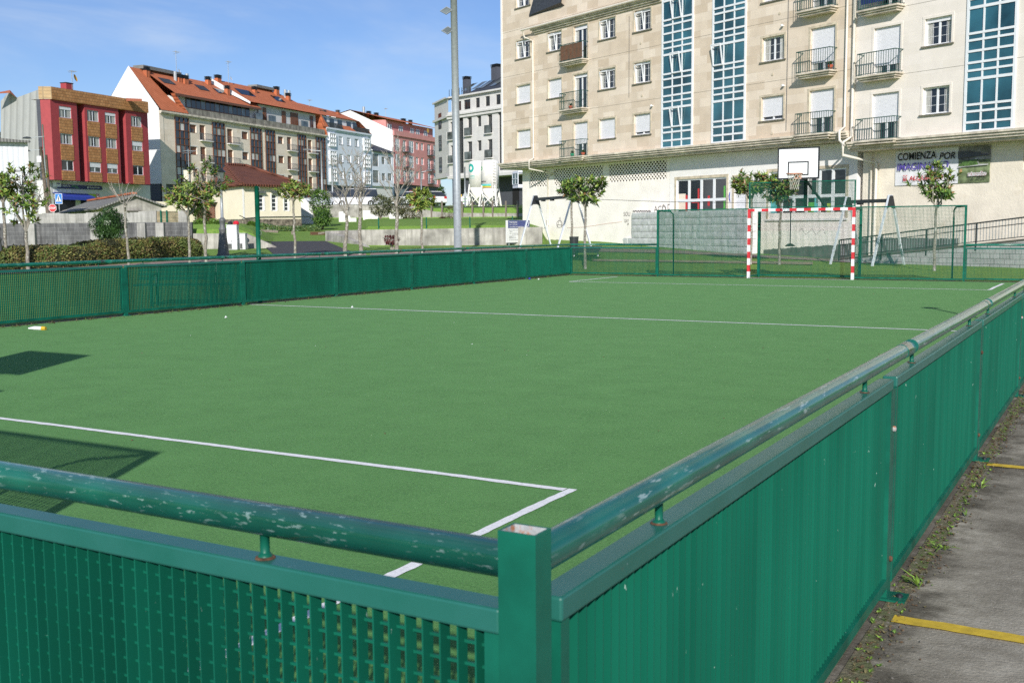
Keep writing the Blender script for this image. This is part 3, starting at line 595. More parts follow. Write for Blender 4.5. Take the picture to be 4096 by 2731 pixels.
def magnolia(base, H, fork, rx, zc, rz, seed, label, ros=70, per=9, leaf=.19, trunk_r=.05, group='young magnolia trees', lean=0., tr='lichen_trunk', lm=('leaf_a','leaf_b','leaf_c','leaf_d','leaf_e'), name='magnolia_tree', cat='tree', wl=(34,30,14,14,8)):
    rnd = random.Random(seed); t = thing(name, label, cat, base, 0, group)
    mb = MB(); top = Vector((lean, 0, fork)); limb(mb, curve((0,0,-.05), top, .03, rnd, 6), trunk_r, trunk_r*.72, 9); mb.build('trunk', tr, t, smooth=True)
    cr = MB(); br = MB(); c = Vector((lean*1.3, 0, zc)); tips = []
    nl = 7
    for i in range(nl):
        a = 2*pi*i/nl+rnd.uniform(-.3, .3); e = rnd.uniform(.15, .95); q = c+Vector((cos(a)*rx*.62, sin(a)*rx*.62, rz*(e*1.1-.45))) if i else c+Vector((0, 0, rz*.7))
        pts = curve(top, q, .07, rnd, 4); limb(br, pts, trunk_r*.55, trunk_r*.22, 5); tips.append((pts, q))
    for i in range(ros):
        while 1:
            v = Vector((rnd.uniform(-1, 1), rnd.uniform(-1, 1), rnd.uniform(-1, 1)))
            if .25 < v.length < 1 and noise.noise(v*2.1+Vector((seed*3.1, 0, 0))) > -.10: break
        sh = 1.0+.55*noise.noise(v*1.6+Vector((seed, 5, 1))); p = c+Vector((v.x*rx*sh, v.y*rx*sh, v.z*rz*sh))
        pts, q = min(tips, key=lambda tq: (tq[1]-p).length); st = pts[rnd.choice((2, 3, 4))]
        limb(br, curve(st, p, .04, rnd, 3), .012, .006, 4)
        ax = ((p-c).normalized()*.7+Vector((0, 0, .8))).normalized(); u = ax.orthogonal().normalized(); w_ = ax.cross(u)
        for k in range(per):
            an = 2.4*k+rnd.uniform(-.3, .3); tilt = .15+.85*(k/per)+rnd.uniform(-.1, .15)
            d = (u*cos(an)+w_*sin(an))*tilt+ax*(1.05-tilt*.75); cr.mi = rnd.choices(range(5), wl)[0]
            leafquad(cr, p+ax*rnd.uniform(-.10, .04), d, ax, leaf*rnd.uniform(.7, 1.15), leaf*.36*rnd.uniform(.8, 1.1))
    br.build('branches', 'twig' if tr == 'lichen_trunk' else tr, t); cr.build('crown', list(lm), t); return t
def blob(name, label, cat, base, rx, ry, rz, zc, n, leaf, lm, seed, stem=True, group=None, holes=-.3, mats_w=None, tr='dark_trunk', squat=0, core=False, wl=None, rz_=0):
    rnd = random.Random(seed); t = thing(name, label, cat, base, rz_, group); cr = MB(); c = Vector((0, 0, zc))
    for i in range(n):
        while 1:
            v = Vector((rnd.uniform(-1, 1), rnd.uniform(-1, 1), rnd.uniform(-1, 1))); l = v.length
            if .35 < l < 1 and noise.noise(v*2.3+Vector((seed*1.7, 2, 0))) > holes and rnd.random() < l*l*1.3: break
        sh = 1+.28*noise.noise(v.normalized()*1.8+Vector((seed, 1, 3))); p = c+Vector((v.x*rx*sh, v.y*ry*sh, v.z*rz*sh)); cr.mi = rnd.choices(range(len(lm)), wl)[0] if wl else rnd.randrange(len(lm))
        d = (v.normalized()+Vector((rnd.uniform(-1, 1), rnd.uniform(-1, 1), rnd.uniform(-.6, 1.2)))*.8); leafquad(cr, p, d, Vector((0, 0, 1)), leaf*rnd.uniform(.6, 1.3), leaf*.5)
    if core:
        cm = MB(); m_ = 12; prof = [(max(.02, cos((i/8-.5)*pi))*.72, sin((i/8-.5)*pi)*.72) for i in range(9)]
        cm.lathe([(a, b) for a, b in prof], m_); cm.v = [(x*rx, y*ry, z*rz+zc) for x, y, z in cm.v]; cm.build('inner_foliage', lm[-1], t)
    cr.build('crown', list(lm), t)
    if stem:
        tm = MB()
        for k in range(5):
            a = rnd.uniform(0, 6.28); limb(tm, curve((rnd.uniform(-.05, .05), 0, -.05), (cos(a)*rx*.5, sin(a)*ry*.5, zc+rz*rnd.uniform(-.2, .5)), .1, rnd, 4), .045 if not squat else .08, .015, 5)
        tm.build('trunk', tr, t)
    return t
def baretree(base, H, seed, label, r0=.09, fork=.45, spread=.42, depth=3, group='bare winter trees', tr='lichen_trunk', name='bare_tree'):
    rnd = random.Random(seed); t = thing(name, label, 'tree', base, 0, group); tm = MB(); bm_ = MB(); top = Vector((rnd.uniform(-.1, .1), 0, H*fork))
    pts = curve((0, 0, -.05), top, .04, rnd, 6); limb(tm, pts, r0, r0*.7, 9)
    up = curve(top, (top.x+rnd.uniform(-.2, .2), rnd.uniform(-.2, .2), H*.86), .08, rnd, 5); limb(tm, up, r0*.68, r0*.15, 7)
    def grow(p, d, ln, r, k):
        q = p+d*ln; mid = p.lerp(q, .5)+Vector((rnd.uniform(-1, 1), rnd.uniform(-1, 1), rnd.uniform(-.2, .8)))*ln*.07; (tm if r > .025 else bm_).tube([p, mid, q], [r, r*.8, r*.62], 6 if r > .025 else 4, cap=False)
        if k <= 0: return
        for i in range(rnd.choice((2, 3))):
            nd = (d+Vector((rnd.uniform(-1, 1), rnd.uniform(-1, 1), rnd.uniform(-.35, .75)))*.62).normalized(); grow(p.lerp(q, rnd.uniform(.55, 1)), nd, ln*rnd.uniform(.55, .8), max(.004, r*.6), k-1)
    for i, p in enumerate(up[:-1]+[top]):
        for j in range(2):
            a = rnd.uniform(0, 6.28); d = Vector((cos(a)*spread*1.6, sin(a)*spread*1.6, 1)).normalized(); grow(p, d, H*.16*rnd.uniform(.8, 1.25), r0*.26, depth)
    tm.build('trunk', tr, t, smooth=True); bm_.build('branches', 'twig', t); return t
def px_tree(x, ybase, ytop, ycrown_bot, cw, seed, label, **kw):
    b = gt(x, ybase); D = Dof(b); H = P(x, ytop, D).z-b.z; cb = P(x, ycrown_bot, D).z-b.z; rx = cw/F*D/2
    return magnolia(b, H, max(.5, cb-.12*(H-cb)), rx, (H+cb)/2, (H-cb)/2, seed, label, **kw)
px_tree(113, 1085, 645, 895, 195, 1, 'tall young magnolia with full leafy crown in front of the left end of the hedge', ros=85, trunk_r=.075, leaf=.25)
px_tree(28, 1086, 700, 800, 95, 2, 'leaning magnolia cut off by the left edge of the photo, with small leaf clusters', ros=60, trunk_r=.07, leaf=.25)
px_tree(760, 1056, 735, 850, 190, 3, 'magnolia with a low yellowish green crown right of the hedge end', ros=95, trunk_r=.06, leaf=.25, wl=(22,42,12,6,18))
px_tree(826, 1052, 650, 830, 205, 4, 'tall dark magnolia standing just right of the yellowish one, overlapping the cream house', ros=88, trunk_r=.07, leaf=.25, wl=(44,18,20,16,2))
px_tree(1180, 1038, 728, 800, 125, 5, 'slim magnolia with small flat crown in front of the cream house', ros=75, trunk_r=.06, leaf=.27, wl=(24,36,18,6,16))
px_tree(1688, 1012, 755, 832, 96, 6, 'bright green magnolia left of the tall steel floodlight pole', ros=85, trunk_r=.055, leaf=.29, wl=(20,40,6,4,30))
px_tree(2342, 1075, 705, 820, 165, 7, 'magnolia with wide dark crown behind the low far fence', ros=121, trunk_r=.055, leaf=.24, wl=(42,24,10,20,4), tr='lichen_trunk')
px_tree(2287, 1008, 725, 790, 110, 8, 'magnolia just left of and behind the wide one, beside the zip line frame', ros=69, trunk_r=.06, leaf=.29, wl=(40,24,16,18,2))
px_tree(3002, 1056, 690, 790, 150, 9, 'magnolia behind the tall fence, left of the backboard', ros=102, trunk_r=.06, leaf=.25, wl=(40,20,18,20,2))
px_tree(3117, 1058, 690, 808, 150, 10, 'magnolia standing behind the goal, below the backboard', ros=113, trunk_r=.055, leaf=.25, wl=(36,24,16,22,2))
px_tree(3737, 1082, 652, 815, 175, 12, 'open-crowned magnolia in front of the banner on the right', ros=71, trunk_r=.055, leaf=.25, wl=(40,26,10,20,4))
def px_bare(x, yb, yt, seed, label, **kw):
    b = gt(x, yb); D = Dof(b); return baretree(b, P(x, yt, D).z-b.z, seed, label, **kw)
px_bare(515, 1066, 735, 21, 'thin leafless tree with pale lichen trunk in front of the hedge', r0=.055, fork=.72, depth=1, spread=.5)
px_bare(1383, 1026, 615, 22, 'bare forked tree with lichen trunk, leftmost of the three by the concrete wall', r0=.095, fork=.4, depth=3)
px_bare(1440, 1022, 600, 23, 'bare lichen-covered tree in the middle of the three by the concrete wall', r0=.095, fork=.45, depth=3)
px_bare(1586, 1014, 560, 24, 'bare lichen-covered tree with tall fork, beside the small maroon shrub', r0=.095, fork=.42, depth=3)
def px_blob(name, label, cat, x, yb, yt, ycb, wpx, n, leaf, lm, seed, **kw):
    D = kw.pop('D', None)
    b = ground_at(x, D) if D else gt(x, yb); D = D or Dof(b); H = P(x, yt, D).z-b.z; cb = P(x, ycb, D).z-b.z; rx = wpx/F*D/2
    return blob(name, label, cat, b, rx, rx, (H-cb)/2, (H+cb)/2, n, leaf, lm, seed, **kw)
px_blob('shrub', 'round dark glossy shrub between the hedge and the block wall', 'shrub', 436, 0, 838, 962, 142, 3400, .12, ['bush_a', 'bush_a', 'bush_b', 'leaf_d'], 31, D=52, core=True, wl=(5,5,1,3))
px_blob('shrub', 'small maroon leafed shrub against the concrete wall', 'shrub', 1567, 998, 944, 975, 62, 260, .14, ['maroon'], 32, tr='twig', holes=-.1)
px_blob('tree', 'fresh green tree behind the hedge right of the cream house', 'tree', 1285, 0, 762, 868, 82, 1500, .22, ['fresh_a', 'fresh_b', 'bush_b'], 33, D=84)
px_blob('shrub', 'rounded green bush at the right end of the garden hedge', 'shrub', 1292, 0, 838, 905, 76, 1500, .16, ['fresh_b', 'fresh_b', 'bush_a'], 34, D=79, core=True)
px_blob('tree', 'small olive-like tree, left one of the pair by the white stepped walls', 'tree', 1524, 0, 782, 858, 88, 1300, .18, ['olive_a', 'olive_b'], 35, D=88, holes=-.2, tr='grey_trunk', group='olive trees on the upper lawn')
px_blob('tree', 'wider olive-like tree right of the first, behind the bare trunk', 'tree', 1592, 0, 786, 862, 110, 1600, .18, ['olive_a', 'olive_b'], 36, D=87, holes=-.2, tr='grey_trunk', group='olive trees on the upper lawn')
px_blob('shrub', 'brownish scrub below the olive trees', 'shrub', 1640, 0, 832, 888, 96, 900, .18, ['olive_b', 'weed_b'], 37, D=86, holes=-.1, tr='grey_trunk')
px_blob('shrub', 'dry tan round bush at the foot of the upper retaining wall', 'shrub', 1771, 0, 868, 892, 34, 500, .12, ['weed_b', 'litter_brown'], 38, D=86, stem=False, core=True)
px_blob('shrub', 'scraggly twiggy bush left of the floodlight pole', 'shrub', 1806, 0, 822, 890, 52, 420, .14, ['olive_a', 'weed_b'], 39, D=85, holes=0, tr='twig')
px_blob('tree', 'dark evergreen tree beside the grey modern building', 'tree', 1765, 0, 748, 832, 36, 900, .25, ['bush_a', 'bush_b'], 40, D=124, core=True)
px_blob('shrub', 'purple-brown climber in front of the brick shed', 'shrub', 815, 0, 838, 890, 62, 700, .18, ['hedge_c', 'bush_a', 'leaf_d'], 41, D=72)
px_blob('tree', 'distant tree crown peeking over the grey building at the left edge', 'tree', 2, 0, 520, 560, 40, 300, .4, ['bush_a', 'olive_b'], 42, D=150)
for x, lab, n in ((802, 'light green shrub left of the ornate lamp', 43), (856, 'light green shrub right behind the ornate lamp', 44), (1008, 'pale green bushes at the foot of the cream house', 45)):
    px_blob('shrub', lab, 'shrub', x, 0, 878 if x < 1000 else 888, 940 if x < 1000 else 922, 62 if x < 1000 else 44, 800, .15, ['fresh_a', 'fresh_b', 'weed_a'], n, D=(60 if x < 1000 else 77), core=True, group='light green shrubs on the bank')
# garden hedge on wire fence below the house
def leafybox(name, label, cat, path, width, heights, n, leaf, lm, seed, wl=None, taper=.15, cname='foliage'):
    rnd = random.Random(seed); base = Vector(path[0]); t = thing(name, label, cat, base); ps = [Vector(p)-base for p in path]; cr = MB(); core = MB()
    Ls = [(b-a).length for a, b in zip(ps, ps[1:])]; tot = sum(Ls)
    def at(u):
        u *= tot; i = 0
        while i < len(Ls)-1 and u > Ls[i]: u -= Ls[i]; i += 1
        f = min(1, u/Ls[i]); d = (ps[i+1]-ps[i]).normalized(); s = Vector((-d.y, d.x, 0)).normalized(); return ps[i].lerp(ps[i+1], f), s, heights[i]+(heights[i+1]-heights[i])*f
    K = 120; prof = []
    def surf(u, a):                      # a 0..1 around front, top, back
        c, s, h = at(u); r = width/2; e = min(1, min(u, 1-u)*tot/(r*1.0)); e = sqrt(max(0, 1-(1-e)**2)); r *= (.35+.65*e); h2 = h*(.55+.45*e)
        k = 1+.16*noise.noise(Vector((u*tot*.9, a*2.2, seed)))+.07*noise.noise(Vector((u*tot*3, a*6, seed)))
        th = pi*a; x = -cos(th); z = sin(th); x = math.copysign(abs(x)**.45, x); z = abs(z)**.5
        return c+s*(x*r*k)+Vector((0, 0, z*h2*(1+(k-1)*.55))), s*x*.8+Vector((0, 0, z*z))
    for i in range(K):
        for j in range(10):
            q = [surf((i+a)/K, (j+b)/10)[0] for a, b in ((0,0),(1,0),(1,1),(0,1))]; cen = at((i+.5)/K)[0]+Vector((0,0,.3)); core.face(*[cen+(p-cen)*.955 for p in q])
    for i in range(n):
        u = rnd.random(); a = rnd.random(); p, nn = surf(u, a); nn = nn.normalized(); d = nn*.6+Vector((rnd.uniform(-1, 1), rnd.uniform(-1, 1), rnd.uniform(-1, 1))); p = p+nn*rnd.uniform(-.10, .02)
        k = noise.noise(Vector((u*tot*.8, a*3, seed+9))); cr.mi = min(len(lm)-1, max(0, int((k*1.3+.5+rnd.uniform(-.35, .35))*len(lm)))); leafquad(cr, p, d, nn, leaf*rnd.uniform(.6, 1.3), leaf*.6)
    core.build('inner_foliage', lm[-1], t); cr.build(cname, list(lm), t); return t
hp = [gt(x, y) for x, y in ((-160,1098),(28,1086),(150,1078),(276,1068),(400,1056),(540,1044),(660,1032),(760,1024))]
tops = [(-160,1000),(28,990),(150,985),(276,985),(400,962),(540,955),(660,952),(760,965)]
hh = [max(.8, P(x, y, Dof(p)+.6).z-p.z) for (x, y), p in zip(tops, hp)]
back = [p+Vector((-sY, cY, 0))*.75 for p in hp]
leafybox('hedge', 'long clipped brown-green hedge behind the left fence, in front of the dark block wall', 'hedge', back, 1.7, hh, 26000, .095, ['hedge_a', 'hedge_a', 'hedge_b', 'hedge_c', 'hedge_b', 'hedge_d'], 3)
gh = [ground_at(x, 77.5) for x in (1036, 1110, 1200, 1282)]
leafybox('hedge', 'dark narrow garden hedge along a wire fence below the cream house', 'hedge', gh, .9, [P(1100, 893, 77.5).z-gh[0].z]*4, 3500, .14, ['bush_a', 'hedge_a', 'bush_b', 'leaf_d'], 5)
# weeds and litter along the fences (stuff)
def weeds(name, label, n, area, lm, seed, h=.05, wl=None, blade=True):
    rnd = random.Random(seed); mb = MB()
    for i in range(n):
        p = Vector(area(rnd)); k = rnd.randint(4, 9); hh_ = h*rnd.uniform(.4, 1.5); mb.mi = rnd.choices(range(len(lm)), wl)[0]
        for j in range(k):
            a = rnd.uniform(0, 6.28); d = Vector((cos(a)*.8, sin(a)*.8, rnd.uniform(.4, 1.6))); leafquad(mb, p, d, Vector((0, 0, 1)), hh_*rnd.uniform(.6, 1.2), hh_*(.14 if blade else .5), .3)
    o = mb.build(name, lm); return stuff(o, label, 'weeds')
weeds('weeds', 'weeds and moss growing along the foot of the right fence', 1500, lambda r: (abs(r.gauss(.055, .035))+.02, r.uniform(.5, 15), .003), ['weed_a', 'weed_b', 'litter_brown', 'weed_c'], 5, .014, (3,3,4,2), blade=False)
weeds('grass_tufts', 'bright grass tufts at the foot of the right fence posts', 6, lambda r: ((.10+r.uniform(-.02, .05)), r.choice((3.28, 3.30, 3.27, 3.9, 4.6, 5.3, 2.72)), .003), ['weed_c', 'weed_a'], 8, .085, (3,1))
weeds('weeds', 'dry weeds along the foot of the left fence', 520, lambda r: (-W+.12+abs(r.gauss(0, .09)), r.uniform(8, 30.3), .005), ['weed_a', 'weed_b', 'litter_brown'], 6, .05, (2,4,3))
weeds('weeds', 'sparse weeds on the strip in front of the far fence', 150, lambda r: (r.uniform(-W, 0), LL-.12+r.gauss(0, .05), .005), ['weed_a', 'weed_b'], 7, .045, (2,3))
def grains(name, label, n, area, m, seed, s0, s1):
    rnd = random.Random(seed); mb = MB()
    for i in range(n):
        p = Vector(area(rnd)); s = rnd.uniform(s0, s1); mb.mi = rnd.randrange(len(m)); a = rnd.uniform(0, 3.1); u = Vector((cos(a), sin(a), 0))*s; v = Vector((-sin(a), cos(a), 0))*s*rnd.uniform(.4, .9); z = Vector((0, 0, s*.5))
        mb.face(p-u, p-v, p+z*1.2, ); mb.face(p-v, p+u, p+z*1.2); mb.face(p+u, p+v, p+z*1.2); mb.face(p+v, p-u, p+z*1.2)
    o = mb.build(name, m); return stuff(o, label, 'debris')
grains('gravel', 'small gravel and dead leaf bits along the right fence', 1500, lambda r: (abs(r.gauss(.06, .05))+.03, r.uniform(1.2, 12), .004), ['litter_brown', 'dirt', 'kerb_conc', 'litter_brown'], 3, .003, .010)
grains('litter', 'tiny pale specks of litter scattered over the turf', 40, lambda r: (r.uniform(-14.5, -.5), r.uniform(3, 30), .006), ['sign_white', 'weed_b', 'sand'], 4, .004, .010)
grains('dead_leaves', 'small brown leaf scraps scattered over the turf', 70, lambda r: (r.uniform(-14.5, -.5), r.uniform(1.5, 28), .006), ['litter_brown', 'wood_pole'], 9, .008, .018)
# ---------------------------------------------------------------- small things on the turf
p = gt(100, 1322); r = thing('bottle', 'crumpled white tube with yellow end lying on the turf by the left fence', 'bottle', gt(150, 1321), .3)
MB().tube([(-.16,0,.03),(-.05,0,.035),(.08,0,.032)], [.012,.03,.03], 8).build('tube_body', 'sign_white', r); MB().tube([(.08,0,.032),(.15,0,.03)], [.034,.03], 8).build('cap', 'stripe_yellow', r)
o = MB().lathe([(.005,0),(.03,.006),(.038,.03),(.028,.054),(.006,.062)], 12).build('ball', 'blue_litter', None, gt(2118, 1119)+Vector((0, 0, .004)), smooth=True); tag(o, 'small blue ball lying at the foot of the left fence near the far corner', 'ball')
for i, (x, y, lab) in enumerate(((905, 1272, 'white scrap of paper on the soil by the left fence'), (1410, 1231, 'white paper scrap on the centre line'), (2155, 1119, 'tiny white scrap right of the blue ball'))):
    mb = MB(); q = gt(x, y); s = .03
    mb.face((-s,-s*.5,.004),(s,-s*.6,.012),(s*.8,s*.5,.02),(-s*.7,s*.6,.006)); mb.face((-s,-s*.5,.004),(-s*.2,0,.045),(s,-s*.6,.012)); o = mb.build('paper_scrap', 'sign_white', None, q); tag(o, lab, 'litter', 'paper scraps on the turf')
# ---------------------------------------------------------------- street furniture near the pitch
# floodlight pole
b = gt(1832, 1012); D = Dof(b); r = thing('floodlight_pole', 'tall galvanized steel pole with two tilted floodlights near its top', 'lamp post', b)
r0 = 31/F*D/2; zt = P(1810, -70, D).z-b.z
MB().tube([(0,0,0),(-.02,0,zt*.5),(-.06,0,zt)], [r0, r0*.93, r0*.82], 20).build('pole', 'galv', r, smooth=True); MB().lathe([(r0*1.9,0),(r0*1.9,.03),(r0,.035)], 20).build('base_flange', 'galv', r)
for (fx, fy, hz) in ((1785, 42, 0), (1790, 121, 1)):
    z = P(fx, fy, D).z-b.z; q = P(fx, fy, D)-b; fl = MB(); s = 30/F*D
    ex = Vector((cY, sY, 0)); ez = Vector((0, 0, 1)); ey = Vector((-sY, cY, 0))
    a1 = (ex*.8+ez*.5)*s; a2 = (ex*.75-ez*.5-ey*.6)*s; nn = a1.cross(a2).normalized()*.05
    c = q; P4 = [c-a1*.9, c+a2*.0-a1*.0+(-ex*0), c, c]
    A = c-a1*.55-a2*.55; B = c+a1*.55-a2*.55; C_ = c+a1*.55+a2*.55; E_ = c-a1*.55+a2*.55
    fl.face(A, B, C_, E_); fl.face(A+nn, E_+nn, C_+nn, B+nn)
    for u_, v_ in ((A, B), (B, C_), (C_, E_), (E_, A)): fl.face(u_, u_+nn, v_+nn, v_)
    o = fl.build('floodlight', 'galv', r); MB().face(*[x*.84+c*.16-nn*.06 for x in (A, B, C_, E_)]).build('lamp_glass', 'glass_pale', o)
    MB().beam(c+nn, (-.05, 0, z), .06).build('bracket', 'dark_steel', r)
# tall green post behind the left fence
b = Vector((-W-.12, 15.95, 0)); h = P(950, 745, Dof(b)).z; r = thing('net_post', 'tall plain green post standing behind the left fence', 'post', b)
MB().tube([(0,0,0),(0,0,h)], .05, 14).build('post_tube', 'fence_green', r, smooth=True); MB().tube([(.05,0,h*.99),(.09,0,h*.985),(.09,0,h*.96),(.05,0,h*.955)], .004, 5).build('hook', 'galv', r); MB().tube([(.05,0,h*.62),(.09,0,h*.615),(.09,0,h*.59),(.05,0,h*.585)], .004, 5).build('hook', 'galv', r)
# ornate lamps
def ornate(b, h, label):
    r = thing('street_lamp', label, 'street lamp', b, 0, 'ornate park lamps')
    MB().lathe([(.30,0),(.30,.06),(.25,.12),(.235,.3),(.16,1.0),(.15,1.12),(.17,1.16),(.17,1.22),(.12,1.28),(.12,1.5),(.15,1.55),(.15,1.62),(.085,1.7)], 16).build('fluted_base', 'lead_grey', r, smooth=True)
    MB().tube([(0,0,1.68),(0,0,h-.55)], [.07,.05], 12).build('pole', 'galv', r, smooth=True)
    MB().lathe([(.06,h-.56),(.16,h-.5),(.16,h-.46),(.1,h-.44)], 8).build('collar', 'lead_grey', r); MB().lathe([(.12,h-.44),(.2,h-.1)], 6).build('lantern_glass', 'glass_pale', r); MB().lathe([(.24,h-.1),(.2,h-.04),(.08,h+.06),(.02,h+.14)], 6).build('lantern_cap', 'black_paint', r)
b = gt(894, 1024); ornate(b, P(890, 680, Dof(b)).z-b.z, 'ornate grey lamp with wide fluted base beside the pale electrical cabinets')
b = gt(-6, 1088); ornate(b, P(2, 748, Dof(b)).z-b.z, 'ornate grey lamp half cut off by the left edge of the photo')
# electrical cabinets
def cabinet(x0, x1, y0, y1, D, label, split=None):
    a = ground_at(x0, D); bb = ground_at(x1, D); wdt = (bb-a).length; h = P(x0, y0, D).z-a.z; rz = atan2((bb-a).y, (bb-a).x)
    r = thing('electrical_cabinet', label, 'electrical cabinet', a, rz, 'electrical cabinets')
    body = MB().box(0, wdt, 0, .45, .0, h).build('body', 'cabinet', r, bev=.01); MB().box(-.02, wdt+.02, -.03, .48, h, h+.03).build('cap', 'cabinet', r)
    zs = split or [.25]; 
    MB().box(.02, wdt*.48, -.012, -.002, .35, h*.62).build('door', 'shutter', r); MB().box(wdt*.52, wdt-.03, -.012, -.002, .08, h*.62).build('door', 'shutter', r); MB().box(.02, wdt-.03, -.012, -.002, h*.66, h-.04).build('door', 'shutter', r)
    MB().box(.02, wdt*.48, -.014, -.003, .04, .3).build('vent', 'cement_grey', r); MB().box(wdt*.45, wdt*.47, -.03, -.012, h*.3, h*.4).build('lock', 'ink', r)
    return r
D_ = 54.5
cabinet(906, 947, 901, 1012, D_, 'tall pale electrical cabinet beside the ornate lamp, bags on top'); cabinet(957, 980, 935, 1012, D_+.3, 'shorter pale electrical cabinet right of the tall one, behind the green post')
q = P(936, 901, D_)
for dx, m_, lab, k in ((0, 'red_bag', 'shiny red bag lying on the tall cabinet', 1.0), (-.30, 'black_paint', 'dark bag lying left of the red bag on the cabinet', .85)):
    mb = MB().lathe([(.02,0),(.16,.01),(.17,.09),(.10,.17),(.02,.19)], 9); mb.v = [(x*(1+.2*noise.noise(Vector((x*9, y*9, z*9)))), y*.8, z) for x, y, z in mb.v]
    o = mb.build('bag', m_, None, q+Vector((cY*dx, sY*dx+.15, .032))); o.scale = (k, k, k); tag(o, lab, 'bag')
# park bench behind the left fence
b = gt(730, 1222); r = thing('park_bench', 'dark blue-green metal bench seen through the left fence', 'bench', b, YAW+.05)
L2 = 1.0
for x in (-L2*.62, L2*.62): MB().beam((x,-.05,0),(x,-.05,.42),.05).beam((x,.4,0),(x,.4,.42),.05).beam((x,.42,.42),(x,.52,.85),.05).beam((x,-.08,.62),(x,.46,.66),.04).beam((x,-.06,.42),(x,-.08,.62),.04).build('leg', 'fence_green', r)
for i in range(5): MB().box(-L2, L2, -.06+i*.1, .02+i*.1, .42, .45).build('seat_slat', 'fence_green', r)
for i in range(4): MB().box(-L2, L2, .43+i*.022, .46+i*.022, .52+i*.09, .59+i*.09).build('back_slat', 'fence_green', r)
# bench and litter bin at the zip line
b = gt(2345, 1026); r = thing('park_bench', 'low dark slanted bench with short white legs behind the low far fence', 'bench', b, YAW-.2)
MB().face((-.62,-.3,.16),(.55,-.3,.16),(.62,.5,.42),(-.55,.5,.42)).build('seat', 'dark_steel', r)
for x in (-.5,.5): MB().beam((x,-.1,0),(x,.0,.22),.05).build('leg', 'white_pvc', r)
b = gt(2296, 1020); r = thing('litter_bin', 'small dark litter bin behind the far left corner of the pitch', 'litter bin', b); MB().lathe([(.15,.18),(.20,.78),(.185,.78),(.14,.2)], 14).build('bucket', 'dark_steel', r); MB().box(-.03,.03,-.03,.03,0,.2).build('post', 'dark_steel', r)
# zip line end frames
def zip_frame_at(xl, Dl, xr, Dr, ytl, label, bars, s=.9):
    a = ground_at(xl, Dl); bb = ground_at(xr, Dr); d = bb-a; d.z = 0; ln = d.length; h = P(xl, ytl, Dl).z-a.z
    r = thing('zip_line_frame', label, 'zip line frame', a, atan2(d.y, d.x), 'zip line end frames')
    for x in (0, ln):
        for sy in (-1, 1): MB().beam((x-.05*sy, sy*s, -.1), (x, sy*.06, h), .09, .055).build('leg', 'alu', r)
        q = MB(); q.face((x-.06,-.10,h-.02),(x-.06,.10,h-.02),(x-.06,.26,h-.55),(x-.06,.12,h-.46),(x-.06,-.12,h-.46),(x-.06,-.26,h-.55)); q.face((x+.06,-.26,h-.55),(x+.06,-.12,h-.46),(x+.06,.12,h-.46),(x+.06,.26,h-.55),(x+.06,.10,h-.02),(x+.06,-.10,h-.02)); q.box(x-.055, x+.055, -.09, .09, h-.3, h-.03); q.build('joint_bracket', 'black_paint', r)
    MB().box(-.04, ln+.04, -.055, .055, h-.28, h-.14).build('crossbeam', 'dark_steel', r)
    for t in bars: MB().box(ln*t-.12, ln*t+.12, -.07, .07, h-.34, h-.28).build('hanger', 'black_paint', r)
    return r
zip_frame_at(2142, 55, 2298, 50.5, 781, 'zip line end frame with pale steel legs beside the building, left of the two magnolias', (.22, .45), s=.92)
zip_frame_at(3388, 44, 3557, 42.2, 787, 'zip line end frame with pale steel legs behind the right goal post', (.3,), s=1.0)
za = P(2300, 795, 50.5); zb_ = P(3388, 806, 44); zm = za.lerp(zb_, .75)-Vector((0, 0, .10))
cab = MB().tube([za-za, za.lerp(zm, .5)-za+Vector((0, 0, -.05)), zm-za, zb_-za], .011, 5).build('zip_line_cable', 'dark_steel', None, za); tag(cab, 'thin zip line cable stretched between the two steel end frames', 'cable')
zs = ray(3162, 900)[0]; Dz = 45.2; q = wd(zs*Dz, Dz, P(3162, 985, Dz).z); top = P(3162, 809, Dz).z-q.z
r = thing('disc_swing', 'black rubber disc seat hanging on a bar from the zip line, seen through the goal', 'zip line seat', q)
MB().lathe([(.19,0),(.21,.03),(.15,.07),(.04,.12)], 14).build('seat', 'black_paint', r); MB().tube([(0,0,.1),(0,0,top)], .025, 8).build('hanging_bar', 'dark_steel', r); MB().box(-.12,.12,-.03,.03,top-.02,top+.06).build('trolley', 'black_paint', r)
# information board
D_ = 60.2; a = P(2025, 880, D_); c = P(2118, 877, D_+1.6); gz = ground_at(2040, D_).z; d = c-a; d.z = 0; wdt = d.length; rz = atan2(d.y, d.x); zb = P(2031, 971, D_).z-gz; zt = P(2025, 881, D_).z-gz
r = thing('information_board', 'white information board with navy header reading Deputación da Coruña', 'sign', Vector((a.x, a.y, gz)), rz)
MB().box(0, wdt, 0, .04, zb, zt).build('panel', 'sign_white', r); hh_ = zt-zb; nz0 = zt-hh_*.355
MB().box(wdt*.075, wdt*1.0, -.006, 0-.001, nz0, zt-.005).build('header', 'board_navy', r)
text('Deputación', hh_*.075, 'sign_white', r, (wdt*.13, -.012, zt-hh_*.13), w=wdt*.33, bold=.03); text('DA CORUÑA', hh_*.06, 'sign_white', r, (wdt*.13, -.012, zt-hh_*.215), w=wdt*.33); text('PLAN ÚNICO DE CONCELLOS', hh_*.05, 'sign_white', r, (wdt*.13, -.012, zt-hh_*.315), w=wdt*.6, bold=.03)
